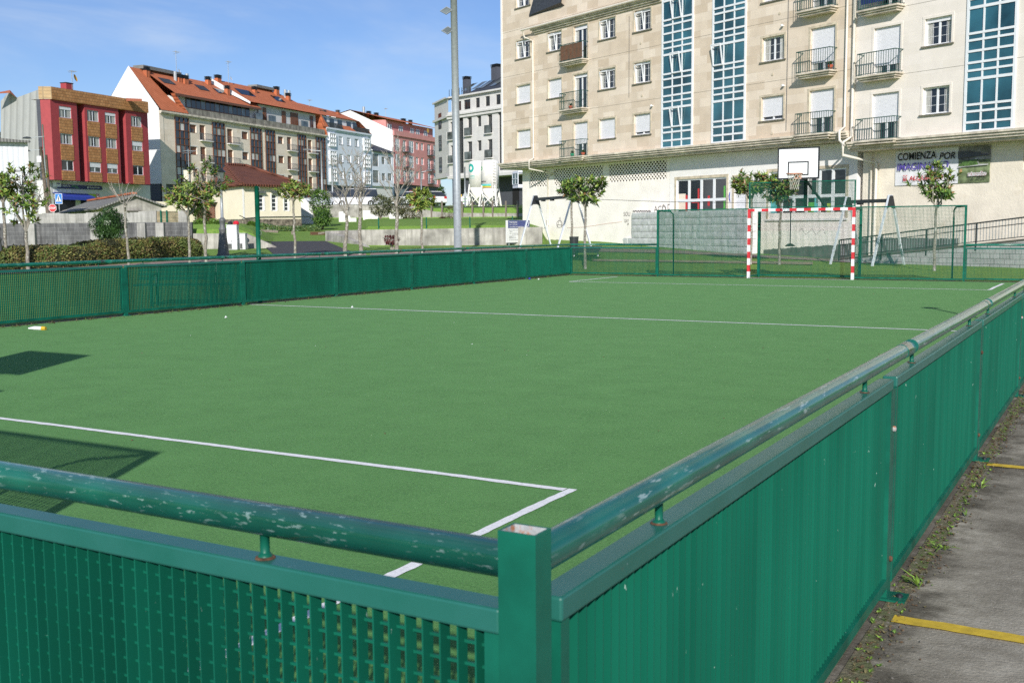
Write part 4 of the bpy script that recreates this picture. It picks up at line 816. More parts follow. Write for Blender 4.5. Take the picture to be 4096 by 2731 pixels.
for i, (s, ww, dx, dz) in enumerate((('Plan de Obras e Servizos POS + Adicional', .80, .12, .46), ('1/2018', .13, .12, .52), ('OBRA: ACONDICIONAMENTO E ILUMINACIÓN', .74, .12, .60), ('DA PRAZA "AS BRAÑAS" EN', .5, .24, .65), ('CONCELLO', .26, .12, .73), ('ANO 2018', .13, .12, .775), ('ORZAMENTO TOTAL', .30, .12, .815), ('CONTRATISTA', .60, .12, .90))): text(s, hh_*.03, 'ink', r, (wdt*dx, -.006, zt-hh_*dz), w=wdt*ww)
crest = [(.86,-.03),(.83,-.08),(.84,-.13),(.82,-.17),(.835,-.24),(.85,-.33),(.89,-.27),(.93,-.26),(.95,-.18),(.94,-.1),(.92,-.05),(.90,-.02),(.86,-.03)]
MB().tube([(wdt*x, -.02, zt+hh_*z) for x, z in crest], .018, 4).build('emblem', 'sign_white', r); MB().box(wdt*.88, wdt*.95, -.006, -.002, zt-hh_*.875, zt-hh_*.855).build('logo', 'ink_red', r)
for x in (.15, .85): MB().box(wdt*x-.03, wdt*x+.03, .045, .10, -.1, zt).build('post', 'galv', r)
# ---------------------------------------------------------------- facade helper
class Fac:
    """vertical facade plane through two pixel columns at given depths; local x along it, y into the building, z up from zb"""
    def __init__(s, xl, Dl, xr, Dr, name, label, cat='building', zb=None, group=None):
        la = ray(xl, 930)[0]; lb = ray(xr, 930)[0]; A = wd(la*Dl, Dl); B = wd(lb*Dr, Dr); s.zb = hgt(xl, Dl)-.3 if zb is None else zb
        A.z = s.zb; s.o = A; d = B-A; d.z = 0; s.len = d.length; s.d = d.normalized(); s.n = Vector((-s.d.y, s.d.x, 0)); s.rz = atan2(d.y, d.x)
        s.root = thing(name, label, cat, A, s.rz, group)
    def S(s, x, y, off=0.0):
        """pixel -> (along, height) on the plane shifted inwards by off"""
        l, r = ray(x, y); dr = wd(l, 1)-wd(0, 0); dr = Vector((l*cY-sY, l*sY+cY, r)); o = Vector((CX, CY, CZ)); pt = s.o+s.n*off
        t = s.n.dot(pt-o)/s.n.dot(dr); p = o+dr*t; q = p-s.o; return q.dot(s.d), p.z-s.zb
    def X(s, x, off=0.0): return s.S(x, 800, off)[0]
    def Z(s, x, y, off=0.0): return s.S(x, y, off)[1]
def wall(root, name, m, x0, x1, z0, z1, holes=(), y=0.0, dep=.18, depth=8, body=True, mats2=None):
    xs = sorted(set([x0, x1]+[h for a in holes for h in (a[0], a[1]) if x0 < h < x1])); zs = sorted(set([z0, z1]+[h for a in holes for h in (a[2], a[3]) if z0 < h < z1])); mb = MB()
    for i in range(len(xs)-1):
        for j in range(len(zs)-1):
            cx, cz = (xs[i]+xs[i+1])/2, (zs[j]+zs[j+1])/2
            if any(a[0] < cx < a[1] and a[2] < cz < a[3] for a in holes): continue
            mb.face((xs[i],y,zs[j]),(xs[i+1],y,zs[j]),(xs[i+1],y,zs[j+1]),(xs[i],y,zs[j+1]))
    for a in holes:
        p, q, u, v = max(a[0],x0), min(a[1],x1), max(a[2],z0), min(a[3],z1); d = y+dep
        mb.face((p,y,u),(p,d,u),(q,d,u),(q,y,u)); mb.face((p,y,v),(q,y,v),(q,d,v),(p,d,v)); mb.face((p,y,u),(p,y,v),(p,d,v),(p,d,u)); mb.face((q,y,u),(q,d,u),(q,d,v),(q,y,v))
    d = y+depth
    if body:
        mb.face((x0,y,z0),(x0,y,z1),(x0,d,z1),(x0,d,z0)); mb.face((x1,y,z0),(x1,d,z0),(x1,d,z1),(x1,y,z1)); mb.face((x0,d,z0),(x0,d,z1),(x1,d,z1),(x1,d,z0)); mb.face((x0,y,z1),(x1,y,z1),(x1,d,z1),(x0,d,z1)); mb.face((x0,y,z0),(x0,d,z0),(x1,d,z0),(x1,y,z0))
    return mb.build(name, m, root)
WC = {}
def window(root, x0, x1, z0, z1, y=.12, frame='white_pvc', pane='glass_dark', cols=2, rows=1, shut=0.0, shm='shutter', sill=None, fw=.06, curtain=0, tilt=0, sillw=.10, name='window', muntin=0, bot=0.0):
    w_, h_ = x1-x0, z1-z0; k = (round(w_,2), round(h_,2), frame, cols, rows, fw, muntin, round(tilt,2), round(shut,2) if shut > .93 else 0)
    if k not in WC:
        mb = MB(); mb.box(0, w_, 0, .05, 0, fw).box(0, w_, 0, .05, h_-fw, h_).box(0, fw, 0, .05, fw, h_-fw).box(w_-fw, w_, 0, .05, fw, h_-fw)
        if shut <= .93:
            for i in range(1, cols): c = w_*i/cols; mb.box(c-fw*.75, c+fw*.75, -.004, .046, fw, h_-fw)
            for j in range(1, rows): c = h_*j/rows; mb.box(fw, w_-fw, .002, .044, c-fw*.5, c+fw*.5)
            if muntin:
                for i in range(cols):
                    a = w_*i/cols; b = w_*(i+1)/cols; mb.box((a+b)/2-.006, (a+b)/2+.006, .018, .028, fw, h_-fw)
                for j in (1, 2): mb.box(fw, w_-fw, .017, .033, h_*j/3-.006, h_*j/3+.006)
        WC[k] = mb.mesh(name, frame)
    o = inst(WC[k], name, root, (x0, y, z0))
    pk = ('p', k[0], k[1], pane)
    if pk not in WC: WC[pk] = MB().face((.01,.03,.01),(w_-.01,.03,.01),(w_-.01,.03,h_-.01),(.01,.03,h_-.01)).mesh('pane', pane)
    if shut < .97: inst(WC[pk], 'pane', o, (0, 0, 0))
    if curtain:
        n = 8
        for (a, b) in ((fw, w_*.5*curtain+fw), (w_-fw-w_*.5*curtain, w_-fw)):
            cm = MB()
            for i in range(n): cm.face((a+(b-a)*i/n, .028-.003*(i%2), fw), (a+(b-a)*(i+1)/n, .028-.003*((i+1)%2), fw), (a+(b-a)*(i+1)/n, .028-.003*((i+1)%2), h_*.97), (a+(b-a)*i/n, .028-.003*(i%2), h_*.97))
            cm.build('curtain', 'curtain', o)
    if shut:
        sk = ('s', k[0], k[1], round(shut,2), shm)
        if sk not in WC:
            mb = MB(); hs = h_*min(shut,1); n = max(2, int(hs/.055)); z = h_-hs
            if hs > .25:
                for i in range(n): mb.box(.01, w_-.01, -.03, -.018, z+hs*i/n+.004, z+hs*(i+1)/n-.003)
                mb.box(.01, w_-.01, -.022, -.012, z, h_)
            else: mb.box(.01, w_-.01, -.03, -.012, z, h_)
            WC[sk] = mb.mesh('shutter', shm)
        inst(WC[sk], 'shutter', o, (0, 0, 0))
    if tilt:
        a = fw; b = w_/2-fw*.5; t = MB(); dx = -.22*h_*0-.12; e = .045
        p = [(a,-.01,fw),(b,-.01,fw),(b,-.16,h_-fw*2),(a,-.16,h_-fw*2)]
        for u_, v_ in ((0,1),(1,2),(2,3),(3,0)): t.beam(p[u_], p[v_], e)
        t.build('open_sash', frame, o)
    if sill:
        kk = ('l', k[0], sill)
        if kk not in WC: WC[kk] = MB().box(-.12, w_+.12, -.20, .10, -.065, -.004).mesh('sill', sill)
        inst(WC[kk], 'sill', o, (0, 0, 0))
    return o
def surround(root, x0, x1, z0, z1, m='stone_trim', t=.10, y=-.015, lintel=True):
    mb = MB(); mb.box(x0-t, x0, y, -.001, z0, z1).box(x1, x1+t, y, -.001, z0, z1).box(x0-t, x1+t, y-.005, -.001, z1, z1+t); return mb.build('surround', m, root)
def railing(root, x0, x1, yf, z0, h, name='railing', m='dark_steel', pitch=.12, side=True, t=.008, belly=0):
    mb = MB(); n = max(2, int((x1-x0)/pitch)); y1 = 0.0
    mb.box(x0, x1, yf-.02, yf+.02, z0+h-.035, z0+h).box(x0, x1, yf-.012, yf+.012, z0+.05, z0+.075)
    for i in range(n+1): x = x0+(x1-x0)*i/n; mb.box(x-t, x+t, yf-t, yf+t, z0 if i in (0, n) else z0+.06, z0+h-.03)
    if side:
        for x in (x0, x1):
            mb.box(x-.015, x+.015, yf, y1-.0, z0+h-.035, z0+h-.002).box(x-.01, x+.01, yf, y1, z0+.052, z0+.073); k = max(1, int((y1-yf)/pitch))
            for i in range(1, k): y = yf+(y1-yf)*i/k; mb.box(x-t, x+t, y-t, y+t, z0+.06, z0+h-.03)
    return mb.build(name, m, root)
def balcony(root, x0, x1, z, h=1.0, dep=.5, m='cornice', rm='dark_steel', name='balcony', mold=True):
    mb = MB()
    if mold: mb.box(x0-.06, x1+.06, -dep-.06, 0, z-.07, z).box(x0+.02, x1-.02, -dep+.02, 0, z-.15, z-.075).box(x0+.10, x1-.10, -dep+.10, 0, z-.23, z-.155)
    else: mb.box(x0, x1, -dep, 0, z-.12, z)
    b = mb.build(name, m, root); railing(b, x0, x1, -dep+.03, z, h, m=rm); return b
def roofslab(mb, a, b, c, d, t=.12):
    a, b, c, d = map(Vector, (a, b, c, d)); n = (b-a).cross(d-a).normalized()*t; mb.face(a, b, c, d); mb.face(a-n, d-n, c-n, b-n)
    for u, v in ((a, b), (b, c), (c, d), (d, a)): mb.face(u, u-n, v-n, v)
def stack(root, x, y, z0, z1, w_=.7, d=.6, m='roof_orange', cap='black_paint', caph=.7, name='chimney'):
    o = MB().box(x-w_/2, x+w_/2, y-d/2, y+d/2, z0, z1).build(name, m, root); mb = MB()
    for i in range(4): mb.box(x-w_/2-.06, x+w_/2+.06, y-d/2-.06, y+d/2+.06, z1+caph*i/4+.03, z1+caph*(i+1)/4-.03)
    mb.box(x-w_/2+.08, x+w_/2-.08, y-d/2+.08, y+d/2-.08, z1, z1+caph-.02); mb.build('cap', cap, o); return o
def antenna(root, x, y, z0, h, dish=True, dm='sign_white', name='antenna', dr=.45, dz=.35):
    mb = MB(); mb.tube([(x,y,z0),(x,y,z0+h)], .035, 5); mb.beam((x-.3,y,z0+h*.95),(x+.7,y,z0+h*.95),.03)
    for i in range(6): mb.beam((x-.25+i*.17,y-.35,z0+h*.95),(x-.25+i*.17,y+.35,z0+h*.95),.02)
    mb.beam((x-.5,y,z0+h*.86),(x+.4,y,z0+h*.92),.03)
    o = mb.build(name, 'galv', root)
    if dish:
        c = Vector((x+.25, y-.25, z0+h*dz)); ax = Vector((.35, -.9, .3)).normalized(); u = ax.orthogonal().normalized(); v = ax.cross(u); md = MB(); n = 14; pr = None
        for rr, dd in ((.02, -.08), (.6, -.04), (1, .04)):
            ring = [c+(u*cos(2*pi*k/n)+v*sin(2*pi*k/n))*rr*dr+ax*dd for k in range(n)]
            if pr:
                for k in range(n): md.face(pr[k], pr[(k+1)%n], ring[(k+1)%n], ring[k])
            pr = ring
        md.build('dish', dm, o, smooth=True)
    return o
def galeria(root, x0, x1, z0, z1, zlines, frame='white_pvc', pane='glass_teal', cols=3, fw=.068, proud=.05, opens=(), name='glazed_bay'):
    mb = MB(); y0, y1 = -proud, .03; mb.box(x0, x0+fw*1.5, y0, y1, z0, z1).box(x1-fw*1.5, x1, y0, y1, z0, z1).box(x0+fw*1.5, x1-fw*1.5, y0, y1, z0, z0+fw*1.3).box(x0+fw*1.5, x1-fw*1.5, y0, y1, z1-fw, z1)
    xi0, xi1 = x0+fw*1.5, x1-fw*1.5
    for i in range(1, cols): c = xi0+(xi1-xi0)*i/cols; mb.box(c-fw*.5, c+fw*.5, y0+.006, y1, z0+fw*1.3, z1-fw)
    for z, t in zlines:
        if z0 < z < z1: mb.box(xi0, xi1, y0-.003, y1-.004, z-t/2, z+t/2)
    o = mb.build(name, frame, root)
    MB().face((xi0,-.012,z0+.05),(xi1,-.012,z0+.05),(xi1,-.012,z1-.05),(xi0,-.012,z1-.05)).build('pane', pane, o)
    for (c, za, zb) in opens:
        a = xi0+(xi1-xi0)*c/cols+fw*.5; b = xi0+(xi1-xi0)*(c+1)/cols-fw*.5; t = MB(); p = [(a,y0-.03,za),(b,y0-.03,za),(b,y0-.20,zb),(a,y0-.20,zb)]
        for u_, v_ in ((0,1),(1,2),(2,3),(3,0)): t.beam(p[u_], p[v_], .05)
        t.build('open_sash', frame, o)
    return o
# ================================================================ the big sandstone building (two stages)
DIRA = radians(-34.8)
D0 = 68.0
def depth_on(x):                                   # depth of the facade line at pixel column x
    l0 = ray(2098, 930)[0]; X0 = l0*D0; dx, dd = -sin(DIRA), -cos(DIRA)   # moving right comes nearer
    l = ray(x, 930)[0]; t = (l*D0-X0)/(dx-l*dd); return D0+dd*t
f = Fac(2016, depth_on(2016), 3392, depth_on(3392), 'apartment_building', 'large sandstone apartment building behind the far goal, with two white glazed bays', zb=0.0)
rt = f.root; a_ = lambda x, y: (1950+x/2.0905, y/2.0905); b_ = lambda x, y: (2900+x/1.96, y/1.96); e_ = lambda x, y: (1950+x/2.138, 550+y/2.138)
FX = lambda fn, x: f.X(fn(x, 0)[0])
print('facade A', [f.Z(*a_(*q)) for q in ((250,1105),(360,1090),(510,1062),(725,1030),(935,1000),(1222,960),(1222,530))], [f.Z(*b_(*q)) for q in ((270,770),(640,705),(640,225))], 'len', f.len)
ZC0, ZC1, FH = 5.28, 5.62, 2.735                    # cornice, storey height
WT = [7.62, 7.62+FH, 7.62+2*FH, 7.62+3*FH]; TOP = 18.6
xA = (FX(a_, 250), FX(a_, 362)); xB = (FX(a_, 510), FX(a_, 622)); xC = (FX(a_, 722), FX(a_, 837)); xD = (FX(a_, 935), FX(a_, 1065)); xE = (FX(a_, 1222), FX(a_, 1357))
xF = (FX(b_, 272), FX(b_, 442)); xG = (FX(b_, 645), FX(b_, 836)); g1 = (FX(a_, 1452), FX(a_, 1712)); g2 = (FX(a_, 1868), FX(a_, 2147))
LEN = f.len; holes = []; wins = []
for (x0, x1), specs in ((xA, [(1,0),(1,0),(.12,1),(0,1)]), (xB, [(1,0),(1,0),(.16,1)]), (xD, [(1,0),(.12,1),(.08,1)]), (xE, [(.86,0),(.12,1),(.13,1)]), (xF, [(.84,0),(.0,2),(1,0),(1,0)])):
    for k, (sh, ti) in enumerate(specs):
        zt = WT[k]+(.35 if (x0, x1) == xA and k == 3 else 0); zb = zt-1.10; holes.append((x0, x1, zb, zt)); wins.append((x0, x1, zb, zt, sh, ti))
doors = []
for (x0, x1), shs in ((xC, (.62, .1, .12)), (xG, (.62, .78, .1, .9))):
    for k, sh in enumerate(shs): zt = WT[k]; zb = ZC1+k*FH+.03; holes.append((x0, x1, zb, zt)); doors.append((x0, x1, zb, zt, sh))
gh_ = [(g1[0]+.03, g1[1]-.03, ZC1+.1, TOP-.6), (g2[0]+.03, g2[1]-.03, ZC1+.1, TOP-.6)]
wall(rt, 'wall', 'ashlar', 0, LEN, ZC0+.02, TOP, holes+gh_, depth=13)
for (x0, x1, zb, zt, sh, ti) in wins:
    window(rt, x0, x1, zb, zt, y=.13, shut=sh, sill='stone_sill', cols=2, tilt=(.1 if ti == 1 else 0), curtain=(.28 if ti == 1 else .5 if ti == 2 else 0), muntin=1 if ti else 0, pane='glass_dark')
    surround(rt, x0, x1, zb, zt)
for i, (x0, x1, zb, zt, sh) in enumerate(doors):
    o = window(rt, x0, x1, zb, zt, y=.13, shut=sh, cols=2, name='balcony_door', curtain=.4, rows=1); surround(rt, x0, x1, zb, zt)
    k = round((zb-ZC1)/FH)
    if (x0, x1) == xC: bx0, bx1 = FX(a_, 650), FX(a_, 851)
    else: bx0, bx1 = FX(b_, 580), FX(b_, 862)
    b = balcony(rt, bx0+.08, bx1-.08, ZC1+k*FH+.02, h=.98, dep=.50, mold=k > 0, rm='rail_green')
    if (x0, x1) == xC and k == 2: MB().box(bx0+.12, bx1-.12, -.44, -.43, zb+.08, zb+.92).build('wicker_screen', 'shutter_brown', b)
for (x, k, m) in ((xC[0]+.25, 0, 'pot_green'), (xC[1]-.05, 0, 'pot_red'), (xC[0]+.1, 1, 'pot_red'), (xG[1]+.0, 1, 'pot_red')):
    z = ZC1+k*FH+.03; pt = thing('flower_pot', 'x', 'flower pot', f.o+f.d*x+f.n*(-.30)+Vector((0, 0, z)), f.rz, 'flower pots on the balconies')
    pt['label'] = {('pot_green',0):'green trough with a plant on the lowest left balcony', ('pot_red',0):'terracotta pot on the lowest left balcony, right of the green trough', ('pot_red',1):'terracotta pot on the balcony'}[(m,k)] + ('' if k == 0 else (' of the left balcony column, middle storey' if x < 9 else ' at right near the downpipe, with red flowers'))
    MB().lathe([(.08,0),(.13,.2),(.12,.2)], 8).build('pot', m, pt); c = MB()
    for i in range(50): leafquad(c, Vector((0, 0, .2)), Vector((R.uniform(-1,1), R.uniform(-1,1), R.uniform(.3,1.5))), Vector((0,0,1)), .2, .06)
    c.build('plant', 'bush_b', pt)
zl = []
for k in range(-1, 6):
    z = WT[0]+k*FH-.10
    for dz, t in ((0, .11), (-.98, .09), (-1.24, .09), (-1.66, .09), (-2.10, .09), (-2.40, .085)): zl.append((z+dz+.20, t))
galeria(rt, g1[0], g1[1], ZC1+.03, TOP-.5, zl, opens=[(1, WT[k]-.88, WT[k]+.10) for k in (0, 1, 2, 3)]); galeria(rt, g2[0], g2[1], ZC1+.05, TOP-.5, zl, opens=[(0, WT[1]-.88, WT[1]+.10)])
# base cornice with stepped moulding, recessed ground floor
REC = .88
def cornice(root, x0, x1, z, name='cornice', left=True):
    mb = MB(); l = 1 if left else 0
    mb.box(x0-.22*l, x1, -.34, REC+.3, z-.04, z+.05).box(x0-.15*l, x1, -.27, REC+.3, z-.14, z-.045).box(x0-.07*l, x1, -.19, REC+.3, z-.24, z-.145).box(x0, x1, -.06, 12.6, z-.34, z-.245)
    return mb.build(name, 'cornice', root)
cornice(rt, 0, LEN-.0, ZC1)
for x0, x1 in ((FX(a_, 650), FX(a_, 851)), (FX(b_, 580), FX(b_, 862))): MB().box(x0, x1, -.56, -.345, ZC1-.03, ZC1+.045).box(x0+.06, x1-.06, -.50, -.345, ZC1-.13, ZC1-.035).box(x0+.14, x1-.14, -.42, -.345, ZC1-.22, ZC1-.135).build('balcony_base', 'cornice', rt)
off = REC
gx = lambda fn, x: f.X(fn(x, 0)[0], off); gz = lambda fn, x, y: f.Z(*fn(x, y), off)
GZ = ZC0-.02; xs0 = gx(e_, 300); xw = gx(e_, 1562); x_end = gx(b_, 1035)
lat = [(gx(e_, 362), gx(e_, 520), gz(e_, 360, 435)), (gx(e_, 566), gx(e_, 988), gz(e_, 567, 415)), (gx(e_, 1036), gx(e_, 1530), gz(e_, 1040, 375))]
LZ = sum(l[2] for l in lat)/3
wall(rt, 'ground_floor_wall', 'render_cream', xs0, xw, -.6, GZ, [(l[0], l[1], LZ, GZ-.12) for l in lat], y=off, dep=.12, depth=11)
mb = MB(); dk = MB()
for l in lat:
    x0, x1 = l[0], l[1]; ph, pv = .25, .17; nx = int((x1-x0)/ph); nz = 9; ph = (x1-x0)/nx; pv = (GZ-.12-LZ)/nz
    hs = []
    for j in range(nz):
        for i in range(nx+1):
            c = x0+(i+(.5 if j % 2 else 0))*ph; hs.append((c-ph*.29, c+ph*.29, LZ+j*pv+.012, LZ+(j+1)*pv-.012))
    # lattice as staggered bricks with open gaps
    for j in range(nz):
        prev = x0; row = sorted(h for h in hs if abs(h[2]-(LZ+j*pv+.012)) < 1e-6)
        for h in row:
            a1, b1 = max(prev, x0), min(h[0], x1)
            if b1 > a1+.004: mb.box(a1, b1, off+.005, off+.05, LZ+j*pv, LZ+(j+1)*pv)
            prev = h[1]
        if prev < x1: mb.box(prev, x1, off+.005, off+.05, LZ+j*pv, LZ+(j+1)*pv)
    for j in range(nz+1): mb.box(x0, x1, off+.009, off+.046, LZ+j*pv-.010, LZ+j*pv+.010)
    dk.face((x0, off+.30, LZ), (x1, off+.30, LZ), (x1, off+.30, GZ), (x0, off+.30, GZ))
mb.build('brick_lattice', 'render_cream', rt); 
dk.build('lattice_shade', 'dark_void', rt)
# white shop part
sz = lambda fn, x, y: f.Z(*fn(x, y), off)
s1 = (gx(e_, 1618), gx(e_, 2045), sz(e_, 1620, 635)-.9, sz(e_, 1830, 350)); s2 = (gx(e_, 2112), gx(e_, 2215), -.3, sz(e_, 2150, 345)); s3 = (f.X(2900+345/1.96, off), f.X(2900+948/1.96, off), f.Z(2900+640/1.96, 550+635/1.96, off), f.Z(2900+640/1.96, 550+255/1.96, off))
wall(rt, 'shop_wall', 'paint_white', xw, x_end, sz(e_, 2300, 640)-.05, GZ, [s1, s2, s3], y=off-.03, dep=.14, depth=11); wall(rt, 'ground_floor_wall', 'render_cream', xw, x_end, -.6, sz(e_, 2300, 640)-.05, [(s1[0], s1[1], s1[2], 9), (s2[0], s2[1], -.3, 9)], y=off-.01, dep=.12, depth=11)
def shopwin(x0, x1, z0, z1, n, split, name='shop_window'):
    mb = MB(); t = .075; y0, y1 = off+.02, off+.09
    mb.box(x0, x1, y0, y1, z1-t, z1).box(x0, x1, y0, y1, z0, z0+t)
    for i in range(n+1): c = x0+(x1-x0)*i/n; mb.box(max(x0, c-t), min(x1, c+t), y0-.004, y1, z0, z1)
    mb.box(x0, x1, y0-.003, y1-.003, split-.07, split+.07); o = mb.build(name, 'white_pvc', rt); MB().face((x0, off+.06, z0), (x1, off+.06, z0), (x1, off+.06, z1), (x0, off+.06, z1)).build('pane', 'glass_pale' if False else 'glass_dark', o)
    return o
o = shopwin(s1[0], s1[1], s1[2], s1[3], 4, sz(e_, 1830, 535)); 
for (a, bb, c, d, m) in ((.17,.21,.0,.55,'sign_red'),(.42,.45,.0,.75,'sign_red'),(.30,.45,.33,.40,'sign_red'),(.62,.66,.2,.5,'sign_red'),(.93,.96,.0,.8,'sign_green'),(.02,.17,.05,.6,'far_ashlar'),(.52,.95,.0,.06,'sign_green')):
    w0 = s1[1]-s1[0]; hh_ = s1[3]-s1[2]; MB().box(s1[0]+w0*a, s1[0]+w0*bb, off+.045, off+.056, s1[2]+hh_*(.35+c*.5), s1[2]+hh_*(.35+d*.6)).build('interior_decoration', m, o)
o = shopwin(s3[0], s3[1], s3[2], s3[3], 6, f.Z(3260, 550+460/1.96, off)); MB().box(s3[0]-.15, s3[1]+.15, off-.10, off-.035, s3[2]-.09, s3[2]-.01).build('sill', 'paint_white', o)
for (a, bb, c, d, m) in ((.02,.10,.0,.9,'stripe_cyan'),(.52,.60,.0,.33,'sign_green'),(.60,.66,.0,.5,'stripe_cyan'),(.5,.56,.45,.95,'curtain'),(.62,.66,.3,.95,'curtain'),(.76,.80,.05,.3,'lime')):
    w0 = s3[1]-s3[0]; hh_ = s3[3]-s3[2]; MB().box(s3[0]+w0*a, s3[0]+w0*bb, off+.045, off+.056, s3[2]+hh_*c, s3[2]+hh_*d).build('interior_decoration', m, o)
mb = MB(); n = 22
for i in range(n): z = s2[2]+(s2[3]-s2[2])*i/n; mb.box(s2[0], s2[1], off+.04, off+.06, z+.01, z+(s2[3]-s2[2])/n-.01)
mb.box(s2[0], s2[1], off+.06, off+.065, s2[2], s2[3]); mb.build('roller_door', 'shutter', rt)
for s_ in (s1, s2, s3): MB().box(s_[0]-.14, s_[0], off-.045, off-.031, s_[2], s_[3]).box(s_[1], s_[1]+.14, off-.045, off-.031, s_[2], s_[3]).box(s_[0]-.14, s_[1]+.14, off-.05, off-.031, s_[3], s_[3]+.14).build('trim', 'stone_trim', rt)
# cement base patch, graffiti
c_ = lambda x, y: (2900+x/1.96, 550+y/1.96)
def patch(x0, x1, zf, zt, y, m, seed, name, root=None):
    mb = MB(); n = 60; rr = random.Random(seed); pr = None
    for i in range(n+1):
        x = x0+(x1-x0)*i/n; t = i/n; zz = zt[0]+(zt[1]-zt[0])*t+.05*noise.noise(Vector((x*2.5, seed, 0)))+.02*rr.uniform(-1, 1); zb = zf[0]+(zf[1]-zf[0])*t
        if pr: mb.face((pr[0], y, pr[1]), (x, y, zb), (x, y, zz), (pr[0], y, pr[2]))
        pr = (x, zb, zz)
    return mb.build(name, m, root or rt)
c_ = lambda x, y: (2900+x/1.96, 550+y/1.96)
patch(f.X(c_(310,0)[0], off), x_end, (-.5, -.5), (f.Z(*c_(330, 880), off), f.Z(*c_(1020, 830), off)), off-.016, 'cement_grey', 3, 'cement_band')
patch(f.X(e_(362,0)[0], off), f.X(e_(800,0)[0], off), (-.4, -.4), (f.Z(*e_(370, 862), off), f.Z(*e_(780, 885), off)), off-.006, 'concrete_wall', 4, 'cement_band')
def gtext(s, x0, x1, y0, y1, fn, m='graffiti', sh=0, bold=-.008):
    X0, X1 = f.X(fn(x0, 0)[0], off), f.X(fn(x1, 0)[0], off); z = f.Z(*fn(x0, y1), off); h = f.Z(*fn(x0, y0), off)-z
    text(s, h, m, rt, (X0, off-.018, z), w=X1-X0, name='graffiti', bold=bold)
z2 = lambda x, y: (2000+x/3.36, 750+y/3.36)
gtext('SOU', 1665, 1752, 330, 385, z2); gtext('GAY', 1675, 1735, 428, 470, z2); gtext('ACO', 2072, 2235, 250, 335, z2); gtext('D', 2258, 2300, 225, 300, z2)
def gline(pts, fn, r=.012, m='graffiti'): MB().tube([(f.X(fn(x, 0)[0], off), off-.012, f.Z(*fn(x, y), off)) for x, y in pts], r, 5).build('graffiti', m, rt)
gline([(800+38*cos(t*pi/10), 492+46*sin(t*pi/10)) for t in range(21)], z2); gline([(765,545),(808,400),(835,540)], z2); gline([(770,500),(860,512)], z2)
gline([(624,440),(622,505)], z2); gline([(641,440),(641,505)], z2); gline([(603,497),(612,530),(632,548),(650,530),(655,512)], z2); gline([(590,555),(605,535)], z2)
gline([(905,540),(1100,535),(1300,508),(1480,480),(1640,462)], z2, .008, 'graffiti_pink'); gline([(2190,235),(2185,290),(2200,225),(2235,300)], z2)
gline([(1790+i*12, 335-12*abs(sin(i*1.3))-(6 if i % 3 else 14)) for i in range(21)], z2, .03); gline([(1725,480),(1722,505),(1730,490)], z2, .03)
gline([(2074,480),(2070,530),(2078,550),(2068,500),(2076,470)], e_, .035, 'awning_blue')
gline([(585+i*14, 745-22*sin(i*1.1)-6*(i%3)) for i in range(16)], c_, .008)
# eaves moulding, attic, slate patch
ze0 = 13.42; MB().box(f.X(a_(395,0)[0]), g1[0]-.02, -.30, 0, ze0, ze0+.10).box(f.X(a_(395,0)[0])+.08, g1[0]-.02, -.20, 0, ze0-.10, ze0-.003).box(f.X(a_(395,0)[0])+.15, g1[0]-.02, -.10, 0, ze0-.2, ze0-.103).build('eaves', 'cornice', rt)
MB().tube([(f.X(a_(330,0)[0]), -.38, ze0+.14), (g1[0]-.1, -.38, ze0+.14)], .06, 8).build('gutter', 'pipe_cream', rt)
xs_, xe_ = f.X(a_(360,0)[0]), f.X(a_(650,0)[0]); MB().face((xs_, -.05, ze0+1.0), (xe_, -.3, ze0+1.15), (xe_+.1, -.1, ze0+2.4), (xs_+.7, .0-.02, ze0+2.4)).face((xs_,-.05,ze0+1.0),(xs_,-.001,ze0+.9),(xe_,-.001,ze0+1.0),(xe_,-.3,ze0+1.15)).build('slate_dormer', 'slate', rt)
MB().face((-.4, -.4, TOP), (LEN, -.4, TOP), (LEN, 6.5, TOP+3.4), (-.4, 6.5, TOP+3.4)).face((-.4, 6.5, TOP+3.4), (LEN, 6.5, TOP+3.4), (LEN, 13.4, TOP), (-.4, 13.4, TOP)).face((-.4,-.4,TOP),(-.4,6.5,TOP+3.4),(-.4,13.4,TOP)).face((LEN,-.4,TOP),(LEN,13.4,TOP),(LEN,6.5,TOP+3.4)).build('roof', 'slate', rt)
MB().box(-.16, -.001, -.03, .5, ZC1+.05, TOP).build('corner_strip', 'paint_white', rt)
# string courses (thin joints) at each storey
for k in range(1, 5): MB().box(.0, LEN, -.004, -.001, ZC1+k*FH-.055, ZC1+k*FH-.043).build('joint_line', 'stone_sill', rt)
# pipes
def pipe(root, pts, r=.045, m='pipe_cream', name='downpipe'): return MB().tube(pts, r, 8).build(name, m, root, smooth=True)
xp = f.X(a_(393,0)[0]); pipe(rt, [(f.X(a_(345,0)[0]), -.38, ze0+.1), (f.X(a_(345,0)[0])+.05, -.3, ze0-.3), (xp, -.07, ze0-.55), (xp+.02, -.07, ZC1+.2), (xp+.0, -.40, ZC1+.05), (xp+0, -.40, ZC1-.45), (xp+.9, off-.07, ZC1-.75), (f.X(e_(522,0)[0], off), off-.07, ZC1-.9), (f.X(e_(522,0)[0], off), off-.07, .2)])
xp2 = f.X(b_(932,0)[0]); pipe(rt, [(xp2, -.07, TOP), (xp2, -.07, ZC1+.25), (xp2+.0, -.42, ZC1+.05), (xp2+.02, -.42, ZC1-.35), (xp2+.3, -.42, ZC1-.6)], .06)
for q, xx in ((((470, 0), (472, 100)), 0),): pass
for xq, z0, z1 in ((b_(472,0)[0], ZC1+.35, TOP), (a_(1183,0)[0], 8.6, 12.9)): MB().tube([(f.X(xq), -.03, z0), (f.X(xq), -.03, z1)], .012, 5).build('cable', 'lead_grey', rt)
